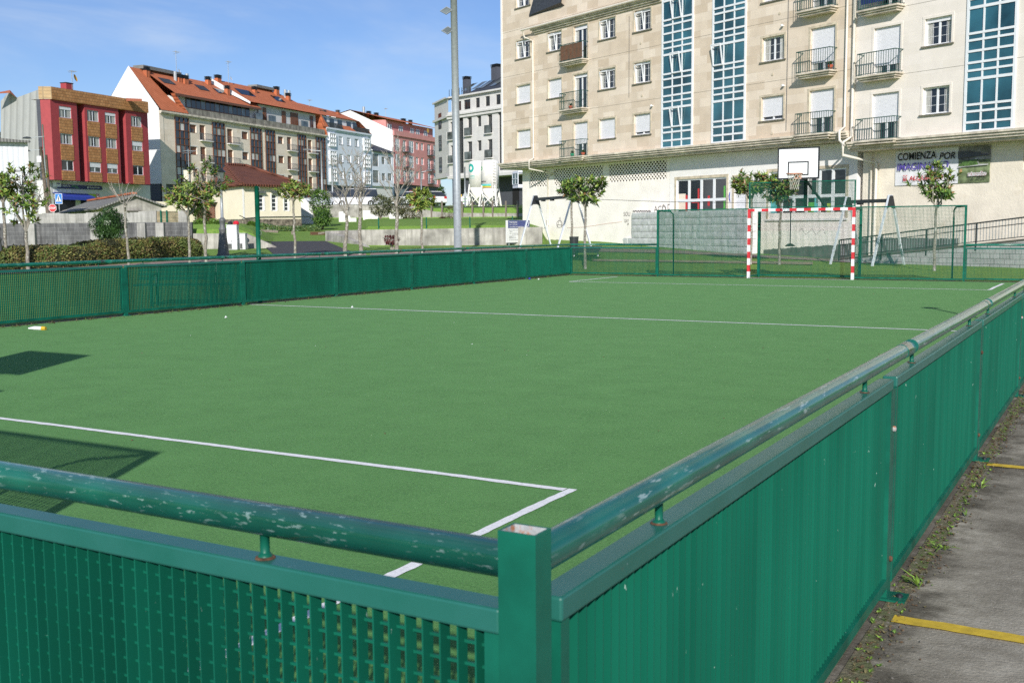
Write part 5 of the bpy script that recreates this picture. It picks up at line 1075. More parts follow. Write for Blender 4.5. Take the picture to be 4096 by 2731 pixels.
for (x, y, fn) in ((435,215,b_),(450,682,b_),(1378,893,a_)): o_ = MB().lathe([(.06,0),(.07,.05),(.03,.09)], 8).build('flue', 'white_pvc', rt, (f.X(fn(x,y)[0]), -.12, f.Z(*fn(x,y)))); MB().tube([(0,0,.03),(0,.12,.03)], .035, 6).build('duct', 'white_pvc', o_)
for (x, y, fn) in ((403,113,b_),(355,588,b_),(360,1048,b_),(1275,365,a_),(1288,803,a_)): MB().lathe([(.07,0),(.07,.01)], 12).build('vent_ring', 'stone_trim', rt, (f.X(fn(x,y)[0]), -.01, f.Z(*fn(x,y)))).rotation_euler = (pi/2, 0, 0)
# ---------------- second stage, half a metre lower
f2_ = Fac(3394, depth_on(3394), 4700, depth_on(4700), 'apartment_building', 'paler stone apartment building at the right edge, with the banner on its ground floor', zb=0.0); r2 = f2_.root
X2 = lambda x: f2_.X(b_(x, 0)[0]); ZB = ZC1-.50
print('facade B', [f2_.Z(*b_(*q)) for q in ((1130,745),(1340,720),(1130,240),(1520,700),(1730,670),(1000,1130),(2344,1010))])
H2 = (X2(1135), X2(1340)); I2 = (X2(1525), X2(1732)); G3 = (X2(1850), X2(2240)); L2_ = f2_.len; WB = [WT[k]-.50 for k in range(4)]
holes = []; cols = {'H': H2, 'I': I2, 'J': (G3[1]+1.6, G3[1]+2.9), 'K': (G3[1]+4.2, G3[1]+5.5)}
for k in range(4):
    holes += [(H2[0], H2[1], ZB+k*FH+.03, WB[k])]
    for c in 'IJK':
        if cols[c][1] < L2_: holes.append((cols[c][0], cols[c][1], WB[k]-1.08, WB[k]))
holes.append((G3[0]+.03, G3[1]-.03, ZB+.1, TOP-1.1)); wall(r2, 'wall', 'ashlar_pale', .012, L2_, ZB-.32, TOP-.5, holes, depth=13)
for k in range(4):
    window(r2, H2[0], H2[1], ZB+k*FH+.03, WB[k], shut=(.62, .8, .1, .8)[k], name='balcony_door', curtain=.4); surround(r2, H2[0], H2[1], ZB+k*FH+.03, WB[k], 'ashlar_pale')
    b = balcony(r2, X2(1062), X2(1362), ZB+k*FH+.02, h=.95, mold=k > 0, rm='rail_green')
    if k == 2: MB().box(X2(1075), X2(1340), -.445, -.43, ZB+k*FH+.25, ZB+k*FH+.9).build('laundry', 'navy', b)
    for c in 'IJK':
        if cols[c][1] < L2_: window(r2, cols[c][0], cols[c][1], WB[k]-1.08, WB[k], shut=(0, .16, .9, 0)[k], sill='stone_sill', muntin=1, curtain=.35, tilt=0); surround(r2, cols[c][0], cols[c][1], WB[k]-1.08, WB[k], 'ashlar_pale')
zl2 = [(z-.50, t) for z, t in zl]; galeria(r2, G3[0], G3[1], ZB+.05, TOP-1, zl2, opens=[])
cornice(r2, .012, L2_, ZB, left=False); MB().box(X2(1055), X2(1370), -.56, -.345, ZB-.03, ZB+.045).box(X2(1055)+.06, X2(1370)-.06, -.50, -.345, ZB-.13, ZB-.035).build('balcony_base', 'cornice', r2)
xg2 = f2_.X(b_(1100,0)[0], off); wall(r2, 'ground_floor_wall', 'render_cream2', xg2, L2_, -.8, ZB-.34, [(f2_.X(b_(1395,0)[0], off), f2_.X(b_(1560,0)[0], off), ZB-.58, ZB-.40), (f2_.X(b_(2325,0)[0], off), f2_.X(b_(2800,0)[0], off), ZB-1.45, ZB-.42)], y=off, dep=.25, depth=11)
MB().box(f2_.X(b_(1395,0)[0], off), f2_.X(b_(1560,0)[0], off), off+.2, off+.21, ZB-.58, ZB-.40).box(f2_.X(b_(2325,0)[0], off), f2_.X(b_(2800,0)[0], off), off+.2, off+.21, ZB-1.45, ZB-.42).build('vent_opening', 'dark_void', r2)
MB().face((0, -.4, TOP-.5), (L2_, -.4, TOP-.5), (L2_, 6.5, TOP+2.9), (0, 6.5, TOP+2.9)).face((0, 6.5, TOP+2.9), (L2_, 6.5, TOP+2.9), (L2_, 13.4, TOP-.5), (0, 13.4, TOP-.5)).build('roof', 'slate', r2)
for k in range(1, 5): MB().box(.01, L2_, -.004, -.001, ZB+k*FH-.055, ZB+k*FH-.043).build('joint_line', 'stone_sill', r2)
xq = X2(992); pipe(r2, [(xq, -.09, TOP-.6), (xq, -.09, ZB+.3), (xq-.2, -.42, ZB+.05), (xq-.2, -.42, ZB-.5), (X2(1095), off-.15, ZB-.85), (X2(1095), off-.15, -.1)], .07); pipe(r2, [(X2(1050), off-.1, ZB-.4), (X2(1055), off-.1, -.1)], .05)
patch(f2_.X(c_(1060,0)[0], off), f2_.X(c_(1840,0)[0], off), (-.8, -.8), (f2_.Z(*c_(1100, 785), off), f2_.Z(*c_(1800, 792), off)), off-.012, 'cement_grey', 6, 'cement_band', r2)
MB().box(xg2-.005, f2_.X(c_(1075,0)[0], off)+.0, off+.01, off+.5, -.5, ZB-.35).build('recess_wall', 'render_cream2', r2)
# banner hanging on the wall
bp = lambda x, y: (3550+x/5.227, 560+y/5.227)
def S2(x, y): return f2_.S(*bp(x, y), off)
bx0, _ = S2(180, 500); bx1, _ = S2(2160, 500); zt0 = S2(190, 235)[1]; zt1 = S2(2160, 100)[1]; zb0 = S2(180, 960)[1]; zb1 = S2(2150, 880)[1]; xm = S2(1495, 500)[0]
ban = thing('banner', 'white advertising banner reading COMIENZA POR IMAGINARLO, with a garden photo at its right end', 'banner', f2_.o+f2_.d*bx0+f2_.n*(off-.04), f2_.rz); bw = bx1-bx0; m_ = xm-bx0
def bgrid(x0, x1, m, name, yo=0, zf=(0, 1)):
    mb = MB(); nx, nz = 24, 8
    def pt(i, j):
        x = x0+(x1-x0)*i/nx; t = x/bw; v = zf[0]+(zf[1]-zf[0])*j/nz; z = (zb0+(zb1-zb0)*t)*(1-v)+(zt0+(zt1-zt0)*max(0, (t-.45)/.55)**1.3)*v
        return (x, yo-.05*max(0, noise.noise(Vector((x*2.2, z*2.5, 4))))*(1 if yo == 0 else 1), z)
    for i in range(nx):
        for j in range(nz): mb.face(pt(i,j), pt(i+1,j), pt(i+1,j+1), pt(i,j+1))
    return mb.build(name, m, ban, smooth=True)
bgrid(0, m_, 'sign_white', 'cloth'); bgrid(m_, bw, 'poster_green', 'photo_lower', zf=(0, .62)); bgrid(m_, bw, 'poster_grey', 'photo_upper', zf=(.62, 1))
def bt(s, x0, x1, y0, y1, m, sh=0, bold=.02):
    X0 = S2(x0, y1)[0]-bx0; X1 = S2(x1, y1)[0]-bx0; z = S2(x0, y1)[1]; h = S2(x0, y0)[1]-z; text(s, h, m, ban, (X0, -.075, z), w=X1-X0, sh=sh, bold=bold)
bt('COMIENZA', 245, 1050, 285, 440, 'ink', bold=.02); bt('POR', 1115, 1450, 270, 415, 'ink', sh=.2, bold=.02); bt('IMAGINARLO', 240, 1310, 500, 650, 'ink_purple', bold=.02); bt('¡¡¡', 355, 435, 740, 870, 'ink_red', bold=.02); bt('ALQUÍLALO', 485, 1190, 735, 870, 'ink_red', bold=.02)
bt('niccolio', 1710, 2105, 665, 765, 'sign_white', bold=.09); bt('niccolio', 1716, 2099, 668, 762, 'ink_red', bold=.01); ban.children[-1].location.y -= .006
bt('981 886 389', 1775, 2075, 790, 840, 'ink', bold=0)
def bpoly(pts, m, name, yo=-.07): MB().face(*[(S2(x, y)[0]-bx0, yo, S2(x, y)[1]) for x, y in pts][::-1]).build(name, m, ban)
bpoly([(1505,540),(1640,445),(1720,430),(1900,400),(1930,420),(1955,510),(1800,540),(1560,575)], 'bush_b', 'picture_pond')
bpoly([(1505,585),(1700,560),(2140,520),(2140,500),(1960,505),(1900,385),(1860,390),(1935,515),(1700,545),(1505,560)], 'poster_road', 'picture_road')
bpoly([(1505,400),(1640,370),(1760,360),(2150,320),(2150,290),(1990,300),(1980,250),(1800,270),(1790,235),(1505,250)], 'anthracite', 'picture_ruin')
# ---------------- granite block wall in front of the building
gw = Fac(e_(810,0)[0], 66.5, e_(2222,0)[0], 50.6, 'granite_wall', 'rough grey granite block wall in front of the sandstone building, stepping down to the left', 'wall')
G_ = lambda x, y: gw.S(*e_(x, y)); gx0 = G_(808, 880)[0]; gx1 = G_(1236, 850)[0]; gx2 = gw.len; ztop = G_(1800, 625)[1]; ztop0 = G_(1240, 650)[1]; zl_ = G_(1240, 850)[1]; zl0 = G_(820, 888)[1]
mb = MB(); rr = random.Random(4)
def course(x0, x1, z0, z1, bw_, mb):
    x = x0-rr.random()*bw_*.0
    while x < x1-.02:
        w_ = min(bw_*rr.uniform(.75, 1.2), x1-x); j = rr.uniform(-.012, .012); n = 5
        # pillowed face
        P_ = [[(x+.012+(w_-.024)*i/n, -.03-.022*(1 if 0 < i < n and 0 < k < 3 else 0)*rr.uniform(.3, 1.1)+j, z0+.010+(z1-z0-.02)*k/3) for i in range(n+1)] for k in range(4)]
        for k in range(3):
            for i in range(n): mb.face(P_[k][i], P_[k][i+1], P_[k+1][i+1], P_[k+1][i])
        mb.box(x+.012, x+w_-.012, -.028+j, .55, z0+.010, z1-.010); x += w_
h = (ztop0-(-.2)); rows = 6; zb_w = -.25; hrow = (ztop-zb_w)/rows
for k in range(rows):
    x0 = gx1 if k >= rows-4 else gx0
    if k < rows-4: course(gx0+(0 if k == 0 else 0), gx2, zb_w+k*hrow, zb_w+(k+1)*hrow, 1.3, mb)
    else: course(gx1, gx2, zb_w+k*hrow, zb_w+(k+1)*hrow, 1.3, mb)
mb.build('blocks', 'granite', gw.root); MB().box(gx1+.02, gx2-.02, .0, .5, zb_w, ztop-.02).box(gx0+.02, gx1+.02, 0, .5, zb_w, zb_w+2*hrow-.03).build('mortar_core', 'concrete_wall', gw.root)
# ---------------- ramp with railing
z3 = lambda x, y: (3350+x/3.153, 750+y/3.153)
q0 = gt(*z3(35, 912)); DR0 = Dof(q0); DR1 = depth_on(4300)-3.3
rp_ = Fac(3361, depth_on(3361)-2.2, 4300, depth_on(4300)-2.2, 'access_ramp', 'concrete ramp clad in small grey stones rising along the wall at the right', 'ramp', zb=-.1); rr_ = rp_.root
L_ = rp_.len; zr0 = rp_.Z(*z3(35, 885)); xa = rp_.X(4094); zr1 = rp_.Z(*z3(2352, 640)); sl = (zr1-zr0)/xa; zt_ = lambda x: zr0-.03+sl*x
mb = MB(); n = 20
for i in range(n): a, c = L_*i/n, L_*(i+1)/n; mb.face((a,0,-.3),(c,0,-.3),(c,0,zt_(c)),(a,0,zt_(a))); mb.face((a,0,zt_(a)),(c,0,zt_(c)),(c,2.1,zt_(c)),(a,2.1,zt_(a)))
mb.face((0,0,-.3),(0,0,zt_(0)),(0,2.1,zt_(0)),(0,2.1,-.3)); mb.build('retaining_face', 'granite_small', rr_)
MB().face((0,-.04,zt_(0)+.005),(L_,-.04,zt_(L_)+.005),(L_,2.15,zt_(L_)+.005),(0,2.15,zt_(0)+.005)).face((0,-.04,zt_(0)-.05),(L_,-.04,zt_(L_)-.05),(L_,-.04,zt_(L_)+.005),(0,-.04,zt_(0)+.005)).build('ramp_slab', 'kerb_conc', rr_)
xs_p = [rp_.X(z3(x, 0)[0]) for x in (35, 570, 1140, 1765)]; stp = xs_p[-1]-xs_p[-2]; xs_p += [xs_p[-1]+stp*i for i in range(1, 4)]
hr_ = rp_.Z(*z3(35, 655))-zr0; rl = thing('ramp_railing', 'dark steel railing with thin pale bars rising along the ramp', 'railing', rp_.o+Vector((0, 0, 0)), rp_.rz)
for x in xs_p: MB().box(x-.025, x+.025, -.02, .02, zt_(x)-.25, zt_(x)+hr_).build('post', 'dark_steel', rl)
for dz, t in ((hr_, .05), (hr_*.72, .03), (.08, .03)): MB().beam((xs_p[0], 0, zt_(xs_p[0])+dz), (xs_p[-1], 0, zt_(xs_p[-1])+dz), t).build('rail', 'dark_steel', rl)
mb = MB(); x = xs_p[0]+.12
while x < xs_p[-1]: mb.box(x-.009, x+.009, -.009, .009, zt_(x)+.08, zt_(x)+hr_*.99); x += .125
mb.build('bars', 'galv', rl)
# ================================================================ background left to right
def LC(f, p): q = p-f.o; return Vector((q.dot(f.d), q.dot(f.n), p.z-f.zb))
def pt(f, x, y, off=0.0): s, z = f.S(x, y, off); return Vector((s, off, z))
def VX(xl, Dl, xr, vx): return Dl*(vx-xl)/(vx-xr)
# ---- white corrugated warehouse at the left edge
f = Fac(-160, 61.5, 127, 63.5, 'warehouse', 'pale corrugated metal warehouse cut off by the left edge', zb=1.6); r = f.root
z0 = f.Z(100, 893); zt = f.Z(127, 570); zt0 = f.Z(0, 560); Ln = f.len
MB().face((0,0,-.4),(Ln,0,-.4),(Ln,0,zt),(0,0,zt0+.2)).face((Ln,0,-.4),(Ln,9,-.4),(Ln,9,zt),(Ln,0,zt)).build('wall', 'clad_white', r); MB().box(0, Ln, -.03, -.002, -.4, z0).build('plinth', 'concrete_wall', r); MB().box(Ln-.12, Ln+.03, -.04, -.003, z0, zt).build('corner_trim', 'sign_white', r)
mb = MB(); roofslab(mb, (-.1,-.35,zt0+.25), (Ln+.15,-.35,zt+.05), (Ln+.15,9,zt+.8), (-.1,9,zt0+1.0), .08); mb.box(-.1, Ln+.1, -.38, -.30, zt-.05, zt+.08) ; mb.build('roof', 'corr_grey', r)
# ---- dark block wall and the paler one above it
f = Fac(-200, 56.5, 768, 56.4, 'block_wall', 'dark weathered concrete block wall behind the hedge', 'wall', zb=.3); r = f.root; zt = f.Z(300, 892)
MB().box(0, f.len, 0, .22, 0, zt).build('blocks', 'block_dark', r); 
for x in (124, 378, 566, 640): a = f.X(x); MB().box(a-.22, a+.2, -.24, -.002, 0, zt-.03).build('pilaster', 'block_light', r)
f = Fac(137, 60.5, 628, 60.5, 'block_wall', 'paler upper block wall behind the dark one, below the shed', 'wall', zb=1.7); r = f.root; z1, z2_ = f.Z(150, 856), f.Z(620, 846)
mb = MB(); n = 14
for i in range(n): a, c = f.len*i/n, f.len*(i+1)/n; za = z1+(z2_-z1)*(i/n)+.04*sin(i*1.1); mb.box(a, c+.0, 0, .2, 0, za)
mb.build('blocks', 'block_light', r)
f = Fac(622, 60.0, 740, 60.0, 'fence', 'green mesh fence with brown sheeting right of the shed', 'fence', zb=1.7); r = f.root; MB().box(f.X(624), f.X(708), .04, .06, 0, f.Z(660, 846)).build('brown_sheet', 'sand', r)
for x in (641, 665): MB().tube([(f.X(x),0,0),(f.X(x),0,f.Z(x, 842))], .05, 8).build('post', 'fence_green', r)
mb = MB()
for i in range(12): z = f.Z(660, 846)*i/11; mb.box(f.X(641), f.X(708), .0, .006, z-.004, z+.004)
mb.build('wires', 'fence_green', r); MB().box(f.X(708), f.X(742), .1, .3, 0, f.Z(720, 841)).build('side_wall', 'block_light', r)
# ---- shed with corrugated roof
f = Fac(412, 67, 648, 69, 'shed', 'low grey rendered shed with corrugated fibre cement roof', zb=1.7); r = f.root; A = pt(f, 412, 822); B = pt(f, 645, 818); C_ = pt(f, 533, 781); dp = LC(f, P(250, 835, 82)); dp = Vector((dp.x, dp.y, A.z)); dv = Vector((dp.x, dp.y, 0))
MB().face((0,0,-.4),(B.x,0,-.4),B,C_,A).build('wall', 'concrete_wall', r); MB().face((dv.x,dv.y,-.4),(A.x,0,-.4),(A.x,0,A.z),(dv.x,dv.y,A.z)).build('side_wall', 'house_cream', r)
mb = MB(); e = (dv.normalized()*-.3); roofslab(mb, A+Vector((-.5,-.3,-.18)), C_+Vector((0,-.3,.06)), C_+dv+Vector((0,0,.06)), A+dv+Vector((-.5,0,-.18)), .1); roofslab(mb, C_+Vector((0,-.3,.06)), B+Vector((.3,-.3,-.1)), B+dv+Vector((.3,0,-.1)), C_+dv+Vector((0,0,.06)), .1); mb.build('roof', 'corr_grey', r)
MB().beam(C_+Vector((0,-.3,.12)), C_+dv+Vector((0,0,.12)), .3, .12).build('ridge_tiles', 'roof_orange', r); MB().box(f.X(505), f.X(560), -.25, -.002, f.Z(530, 847), f.Z(530, 842)).build('ledge', 'kerb_conc', r)
# ---- signs and poles by the shop
def octo(c, rad, y): return [(c[0]+rad*cos(pi/8+k*pi/4), y, c[1]+rad*sin(pi/8+k*pi/4)) for k in range(8)]
D_ = 86; b = ground_at(215, D_); zc = P(215, 832.5, D_).z-b.z; r = thing('stop_sign', 'red octagonal STOP sign by the utility poles', 'road sign', b, YAW)
MB().face(*octo((0, zc), .33, 0)[::-1]).build('plate', 'sign_white', r); MB().face(*octo((0, zc), .30, -.006)[::-1]).build('red_face', 'sign_red', r); text('STOP', .17, 'sign_white', r, (-.25, -.012, zc-.085), w=.5, bold=.03); MB().tube([(0,.04,0),(0,.04,zc)], .04, 8).build('pole', 'galv', r)
b = ground_at(241, D_+.5); z0, z1 = P(241, 816, D_+.5).z-b.z, P(241, 775, D_+.5).z-b.z; hw = .29; r = thing('crossing_sign', 'blue square pedestrian crossing sign right of the stop sign', 'road sign', b, YAW)
MB().box(-hw, hw, 0, .02, z0, z1).build('plate', 'sign_white', r); MB().box(-hw+.03, hw-.03, -.006, -.001, z0+.03, z1-.03).build('blue_face', 'sign_blue', r); h_ = z1-z0
MB().face((-hw+.07,-.012,z0+h_*.2),(hw-.07,-.012,z0+h_*.2),(0,-.012,z1-.07)).build('triangle', 'sign_white', r); mb = MB(); zz = z0+h_*.26
mb.beam((0,-.018,zz+.16),(.0,-.018,zz+.32),.05); mb.beam((0,-.018,zz+.17),(-.07,-.018,zz),.03); mb.beam((0,-.018,zz+.17),(.06,-.018,zz),.03); mb.beam((0,-.018,zz+.30),(.07,-.018,zz+.2),.02); mb.beam((0,-.018,zz+.30),(-.07,-.018,zz+.2),.02); mb.box(-.03,.03,-.02,-.014,zz+.34,zz+.40)
for i in range(5): mb.box(-.17+i*.075, -.13+i*.075, -.02, -.013, z0+h_*.21, z0+h_*.26)
mb.build('walking_figure', 'ink', r); MB().tube([(0,.05,0),(0,.05,z1)], .04, 8).build('pole', 'galv', r)
def poleat(x, D, yt, rad, m, name, label, cat, lean=0, group=None):
    b = ground_at(x, D); h = P(x, yt, D).z-b.z; r = thing(name, label, cat, b, YAW, group); MB().tube([(0,0,0),(lean,0,h)], [rad, rad*.7], 9).build('pole', m, r, smooth=True); return r, h
r, h = poleat(198, 88, 588, .17, 'wood_pole', 'utility_pole', 'brown wooden utility pole at the corner of the red building', 'utility pole', -.35); MB().box(-.65,-.3,-.15,.15,h*.80,h*.88).build('meter_box', 'sign_white', r)
r, h = poleat(208, 90, 620, .14, 'wood_pole', 'utility_pole', 'shorter greenish utility pole right next to the brown one', 'utility pole', -.15)
r, h = poleat(197, 96, 498, .09, 'galv', 'street_lamp', 'thin steel street lamp with two arms reaching left, in front of the red building', 'street lamp', -.1)
for yy, xx in ((546, 135), (597, 128)):
    z = P(197, yy, 96).z-hgt(197, 96); dx = (xx-197)/F*96; MB().beam((0,0,z),(dx,0,z-.12),.06).build('arm', 'galv', r); o = MB().lathe([(.02,.12),(.20,.05),(.26,-.05),(.05,-.08)], 10).build('lamp_head', 'dark_steel', r, (dx-.15,0,z-.12)); o.scale = (1.7,1,1)
for x, yt, D_, xa_, lab in ((1293, 568, 112, 1236, 'steel street lamp in front of the orange-roofed block'), (1334, 632, 116, 1366, 'second steel street lamp, in front of the pale blue building'), (1688, 665, 128, 1720, 'street lamp in front of the pink building'), (1862, 668, 118, 1895, 'street lamp beside the silos')):
    r, h = poleat(x, D_, yt, .10, 'galv', 'street_lamp', lab, 'street lamp', 0, 'far street lamps'); dx = (xa_-x)/F*D_; z = h*.86; MB().beam((0,0,z),(dx,0,z+.15),.07).build('arm', 'galv', r); MB().box(dx-.35,dx+.35,-.15,.15,z+.1,z+.22).build('lamp_head', 'lead_grey', r)
# ---- red building
f = Fac(221, 113, 606, VX(221, 113, 606, 3700), 'apartment_building', 'dark red building with brown tiled bands and a shop on the ground floor', zb=2.0); r = f.root
zb_ = (f.Z(215, 719.5)+f.Z(600, 738))/2; zt = (f.Z(228, 402)+f.Z(600, 454))/2; zp = (f.Z(222, 350)+f.Z(602, 412))/2; Q = .9
bays = [(221, 325, 181), (355, 489, 342), (517, 604, 503)]
wr = [[(254, 303)], [(365, 411), (435, 478)], [(538, 580)]]; ys = [[(426,472),(533,576),(640,680)], [(443,485),(547,587),(649,690)], [(465,507),(565,603),(662,700)]]
allz = [(sum(f.Z(250 if b == 0 else 370 if b == 1 else 540, ys[b][k][0]) for b in range(3))/3, sum(f.Z(250 if b == 0 else 370 if b == 1 else 540, ys[b][k][1]) for b in range(3))/3) for k in range(3)]
allz.append((allz[2][0]-(allz[1][0]-allz[2][0])*.999, allz[2][1]-(allz[1][1]-allz[2][1])))
for i, (x0, x1, xb) in enumerate(bays):
    a, c = f.X(x0), f.X(x1); holes = []
    for (u, v) in wr[i]: 
        for k in range(4):
            if allz[k][1] > zb_: holes.append((f.X(u), f.X(v), allz[k][1], allz[k][0]))
    wall(r, 'bay_wall', 'red_paint', a, c, zb_, zt, holes, dep=.12, depth=Q+.6)
    ab = f.X(xb, Q); MB().face((ab, Q, zb_), (a-.003, 0, zb_), (a-.003, 0, zt), (ab, Q, zt)).build('bay_flank', 'red_paint', r)
    for (u, v) in wr[i]:
        U, V = f.X(u), f.X(v)
        for k in range(4):
            if allz[k][1] > zb_:
                window(r, U, V, allz[k][1], allz[k][0], y=.08, frame='alu', pane=('glass_dark' if (i+k) % 3 else 'glass_pale'), shut=(.28 if (i, k) in ((0,0),) or (i == 1 and k == 0 and u > 420) else (.5 if (i+k) % 3 == 0 else 0)), shm='shutter', curtain=.6 if k < 2 else 0)
            zl_o = zb_ if k == 3 or allz[k+1][0] < zb_ else allz[k+1][0]+.02
            if allz[k][1]-.03 > zl_o: MB().box(U-.05, V+.05, -.035, -.002, zl_o, allz[k][1]-.03).build('tiled_panel', 'tile_brown', r)
MB().box(f.X(181, Q), f.X(604), Q+.02, Q+.5, zb_, zt).build('recessed_wall', 'anthracite', r)
px0 = f.X(176, .9); mb = MB(); mb.face((f.X(221)-.0,-.22,zt), (f.len+.1,-.22,zt), (f.len+.1,-.22,zp), (f.X(221),-.22,zp)); mb.face((f.len+.1,-.22,zt),(f.len+.1,6,zt),(f.len+.1,6,zp),(f.len+.1,-.22,zp)); mb.face((f.X(221),-.22,zt),(f.len+.1,-.22,zt),(f.len+.1,2,zt-.01),(px0,2,zt-.01)); mb.build('parapet', 'tile_brown', r)
MB().face((px0, .9, zt), (f.X(221), -.22, zt), (f.X(221), -.22, zp), (px0, .9, zp)).build('parapet_corner', 'tile_square', r)
sd = lambda x, y: LC(f, P(x, y, 1/((1/115.)+(1/122.-1/115.)*(178-x)/175)))
t_ = [sd(178, 350), sd(68, 391), sd(40, 363), sd(3, 405)]; b0 = sd(178, 905); b1 = sd(3, 905); MB().face(b1, b0, *t_).build('side_wall', 'clad_grey', r)
MB().face(sd(40, 361), sd(68, 392), sd(126, 367)+Vector((0,3,0)), sd(125, 366)+Vector((0,6,0))).build('rear_roof', 'roof_orange', r); mb = MB(); mb.face(sd(505, 393) if False else LC(f, P(505, 393, 124)), LC(f, P(568, 396, 124)), LC(f, P(568, 405, 122)), LC(f, P(505, 405, 122))); mb.build('roof', 'roof_orange', r)
x = f.X(301, 3); MB().box(x-.5, x+.5, 3, 3.8, zp-.4, f.Z(301, 338, 3)).build('chimney', 'red_paint', r); MB().box(x-.55, x+.55, 2.95, 3.85, f.Z(301, 338, 3), f.Z(301, 336, 3)+.02).build('chimney_cap', 'black_paint', r)
za = f.Z(311, 362, 3); hA = f.Z(311, 286, 3)-za; antenna(r, f.X(311, 3), 3, za, hA, dm='yellow_dish', dr=.42, dz=.60)
gz0 = 0; gw_ = f.X(600, 1.5); GX = lambda x: f.X(x, 1.4); GZ_ = lambda x, y: f.Z(x, y, 1.4)
MB().box(GX(205), gw_, 1.4, 3.2, -.3, zb_-.01).build('ground_floor', 'far_grey', r)
zs0, zs1 = GZ_(320, 757), GZ_(320, 742); sg = MB().box(GX(232), GX(408), 1.28, 1.38, zs0, zs1).build('shop_sign', 'navy', r)
text('COMERCIAL', (zs1-zs0)*.42, 'sign_white', sg, (GX(240), 1.27, zs0+(zs1-zs0)*.45), w=GX(281)-GX(240), bold=.02); text('ANTELO', (zs1-zs0)*.42, 'sign_green', sg, (GX(285), 1.27, zs0+(zs1-zs0)*.45), w=GX(311)-GX(285), bold=.02); text('Husqvarna', (zs1-zs0)*.48, 'sign_white', sg, (GX(356), 1.27, zs0+(zs1-zs0)*.30), w=GX(396)-GX(356), bold=.02)
MB().box(GX(348), GX(353), 1.265, 1.275, zs0+(zs1-zs0)*.25, zs1-.1).build('emblem', 'sign_white', sg); MB().face((GX(295),1.27,zs0+.08),(GX(318),1.27,zs0+.08),(GX(310),1.27,zs0+(zs1-zs0)*.35)).build('green_wave', 'sign_green', sg)
MB().box(GX(211), GX(232), .9, 1.3, GZ_(220, 748), GZ_(220, 722)).build('light_box_sign', 'sign_white', r); MB().box(GX(215), GX(228), .885, .895, GZ_(220, 737), GZ_(220, 733)).build('light_box_mark', 'ink_purple', r)
z1 = GZ_(280, 773); z2_ = GZ_(280, 788); mb = MB(); mb.face((GX(208), .3, z2_), (GX(350), .3, z2_), (GX(350), 1.38, z1), (GX(208), 1.38, z1)); mb.face((GX(208), .3, z2_-.35), (GX(350), .3, z2_-.35), (GX(350), .3, z2_), (GX(208), .3, z2_)); mb.build('awning', 'awning_blue', r)
MB().box(GX(215), GX(300), 1.36, 1.385, .2, z2_-.2).build('shop_window', 'glass_dark', r); MB().box(GX(322), GX(346), 1.36, 1.385, .2, z2_-.2).build('shop_window', 'glass_dark', r); MB().box(GX(352), GX(384), 1.35, 1.38, GZ_(360, 795), GZ_(360, 776)).build('poster', 'lime', r); MB().box(GX(384), GX(398), 1.34, 1.37, GZ_(390, 795), GZ_(390, 777)).build('poster', 'sign_red', r); text('100€', .35, 'sign_white', r, (GX(385), 1.33, GZ_(390, 790)), w=GX(397)-GX(385), bold=.02)
for i in range(4): MB().box(GX(216+i*18), GX(232+i*18), 1.36, 1.385, GZ_(250, 770), GZ_(250, 758)).build('brand_plate', 'sign_white', r)
# ---- orange-roofed block in two halves
def oblock(f, lab, items, wz, cz, roofm=True): pass
zx = lambda x, y: (500+x/2.751, 200+y/2.751)
FHs = 2.79
def block(f, gals, wins, doors, zc, zbase, rows, laundry=None, open_=()):
    r = f.root; X = lambda x: f.X(500+x/2.751); holes = []
    for a, c in wins: 
        for k in range(rows): holes.append((X(a), X(c), zc-.95-k*FHs-1.0, zc-.95-k*FHs))
    for a, c in doors:
        for k in range(rows): holes.append((X(a), X(c), zc-.85-k*FHs-1.95, zc-.85-k*FHs))
    for a, c in gals: holes.append((X(a)+.05, X(c)-.05, zbase+.1, zc-.3))
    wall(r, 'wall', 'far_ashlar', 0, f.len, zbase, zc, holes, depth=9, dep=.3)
    for i, (a, c) in enumerate(wins):
        for k in range(rows): z = zc-.95-k*FHs; window(r, X(a), X(c), z-1, z, y=.2, frame='brown_frame', shut=(.5, 1, .5, .2)[(k+i) % 4], shm='shutter_brown', sill='stone_sill', fw=.07); surround(r, X(a), X(c), z-1, z, 'far_grey', .12)
    for i, (a, c) in enumerate(doors):
        for k in range(rows):
            z = zc-.85-k*FHs; window(r, X(a), X(c), z-1.95, z, y=.22, frame='brown_frame', shut=(.96 if (k+i) % 2 else .5), shm='shutter_brown', name='balcony_door', fw=.07, pane='glass_dark'); b = balcony(r, X(a)-.1, X(c)+1.15, z-1.97, h=.9, dep=.45, m='far_grey', rm='lead_grey', mold=False)
    for a, c in gals:
        z0 = zbase+.05; zl = []
        for k in range(rows+1):
            z = zc-.35-k*FHs; zl += [(z-.55, .08), (z-1.55, .08), (z-2.5, .07)]
        galeria(r, X(a), X(c), z0, zc-.25, zl, frame='brown_frame', pane='glass_dark', cols=3, fw=.042, proud=.12)
        o = [c_ for c_ in r.children if c_.name.startswith('glazed_bay')][-1]
        rr = random.Random(int(a))
        for k in range(rows):
            for j in range(3):
                if rr.random() < .55: z = zc-.35-k*FHs; w0 = (X(c)-X(a))/3; MB().box(X(a)+.12+w0*j, X(a)+w0*(j+1)-.06, -.03, -.02, z-1.5, z-.62).build('blind', rr.choice(['glass_pale', 'curtain', 'far_grey']), o)
    MB().box(-.1, f.len+.02, -.45, 0, zc, zc+.22).box(-.05, f.len+.02, -.3, 0, zc-.15, zc-.005).build('cornice', 'cornice', r)
    return r
DB = VX(656, 135, 1066, 3700); DC = VX(656, 135, 1311, 3700)
fA = Fac(656, 135, 1066, DB, 'apartment_building', 'beige stone block with brown glazed bays and orange roof, left half beside the white gable', zb=3.6, group=None)
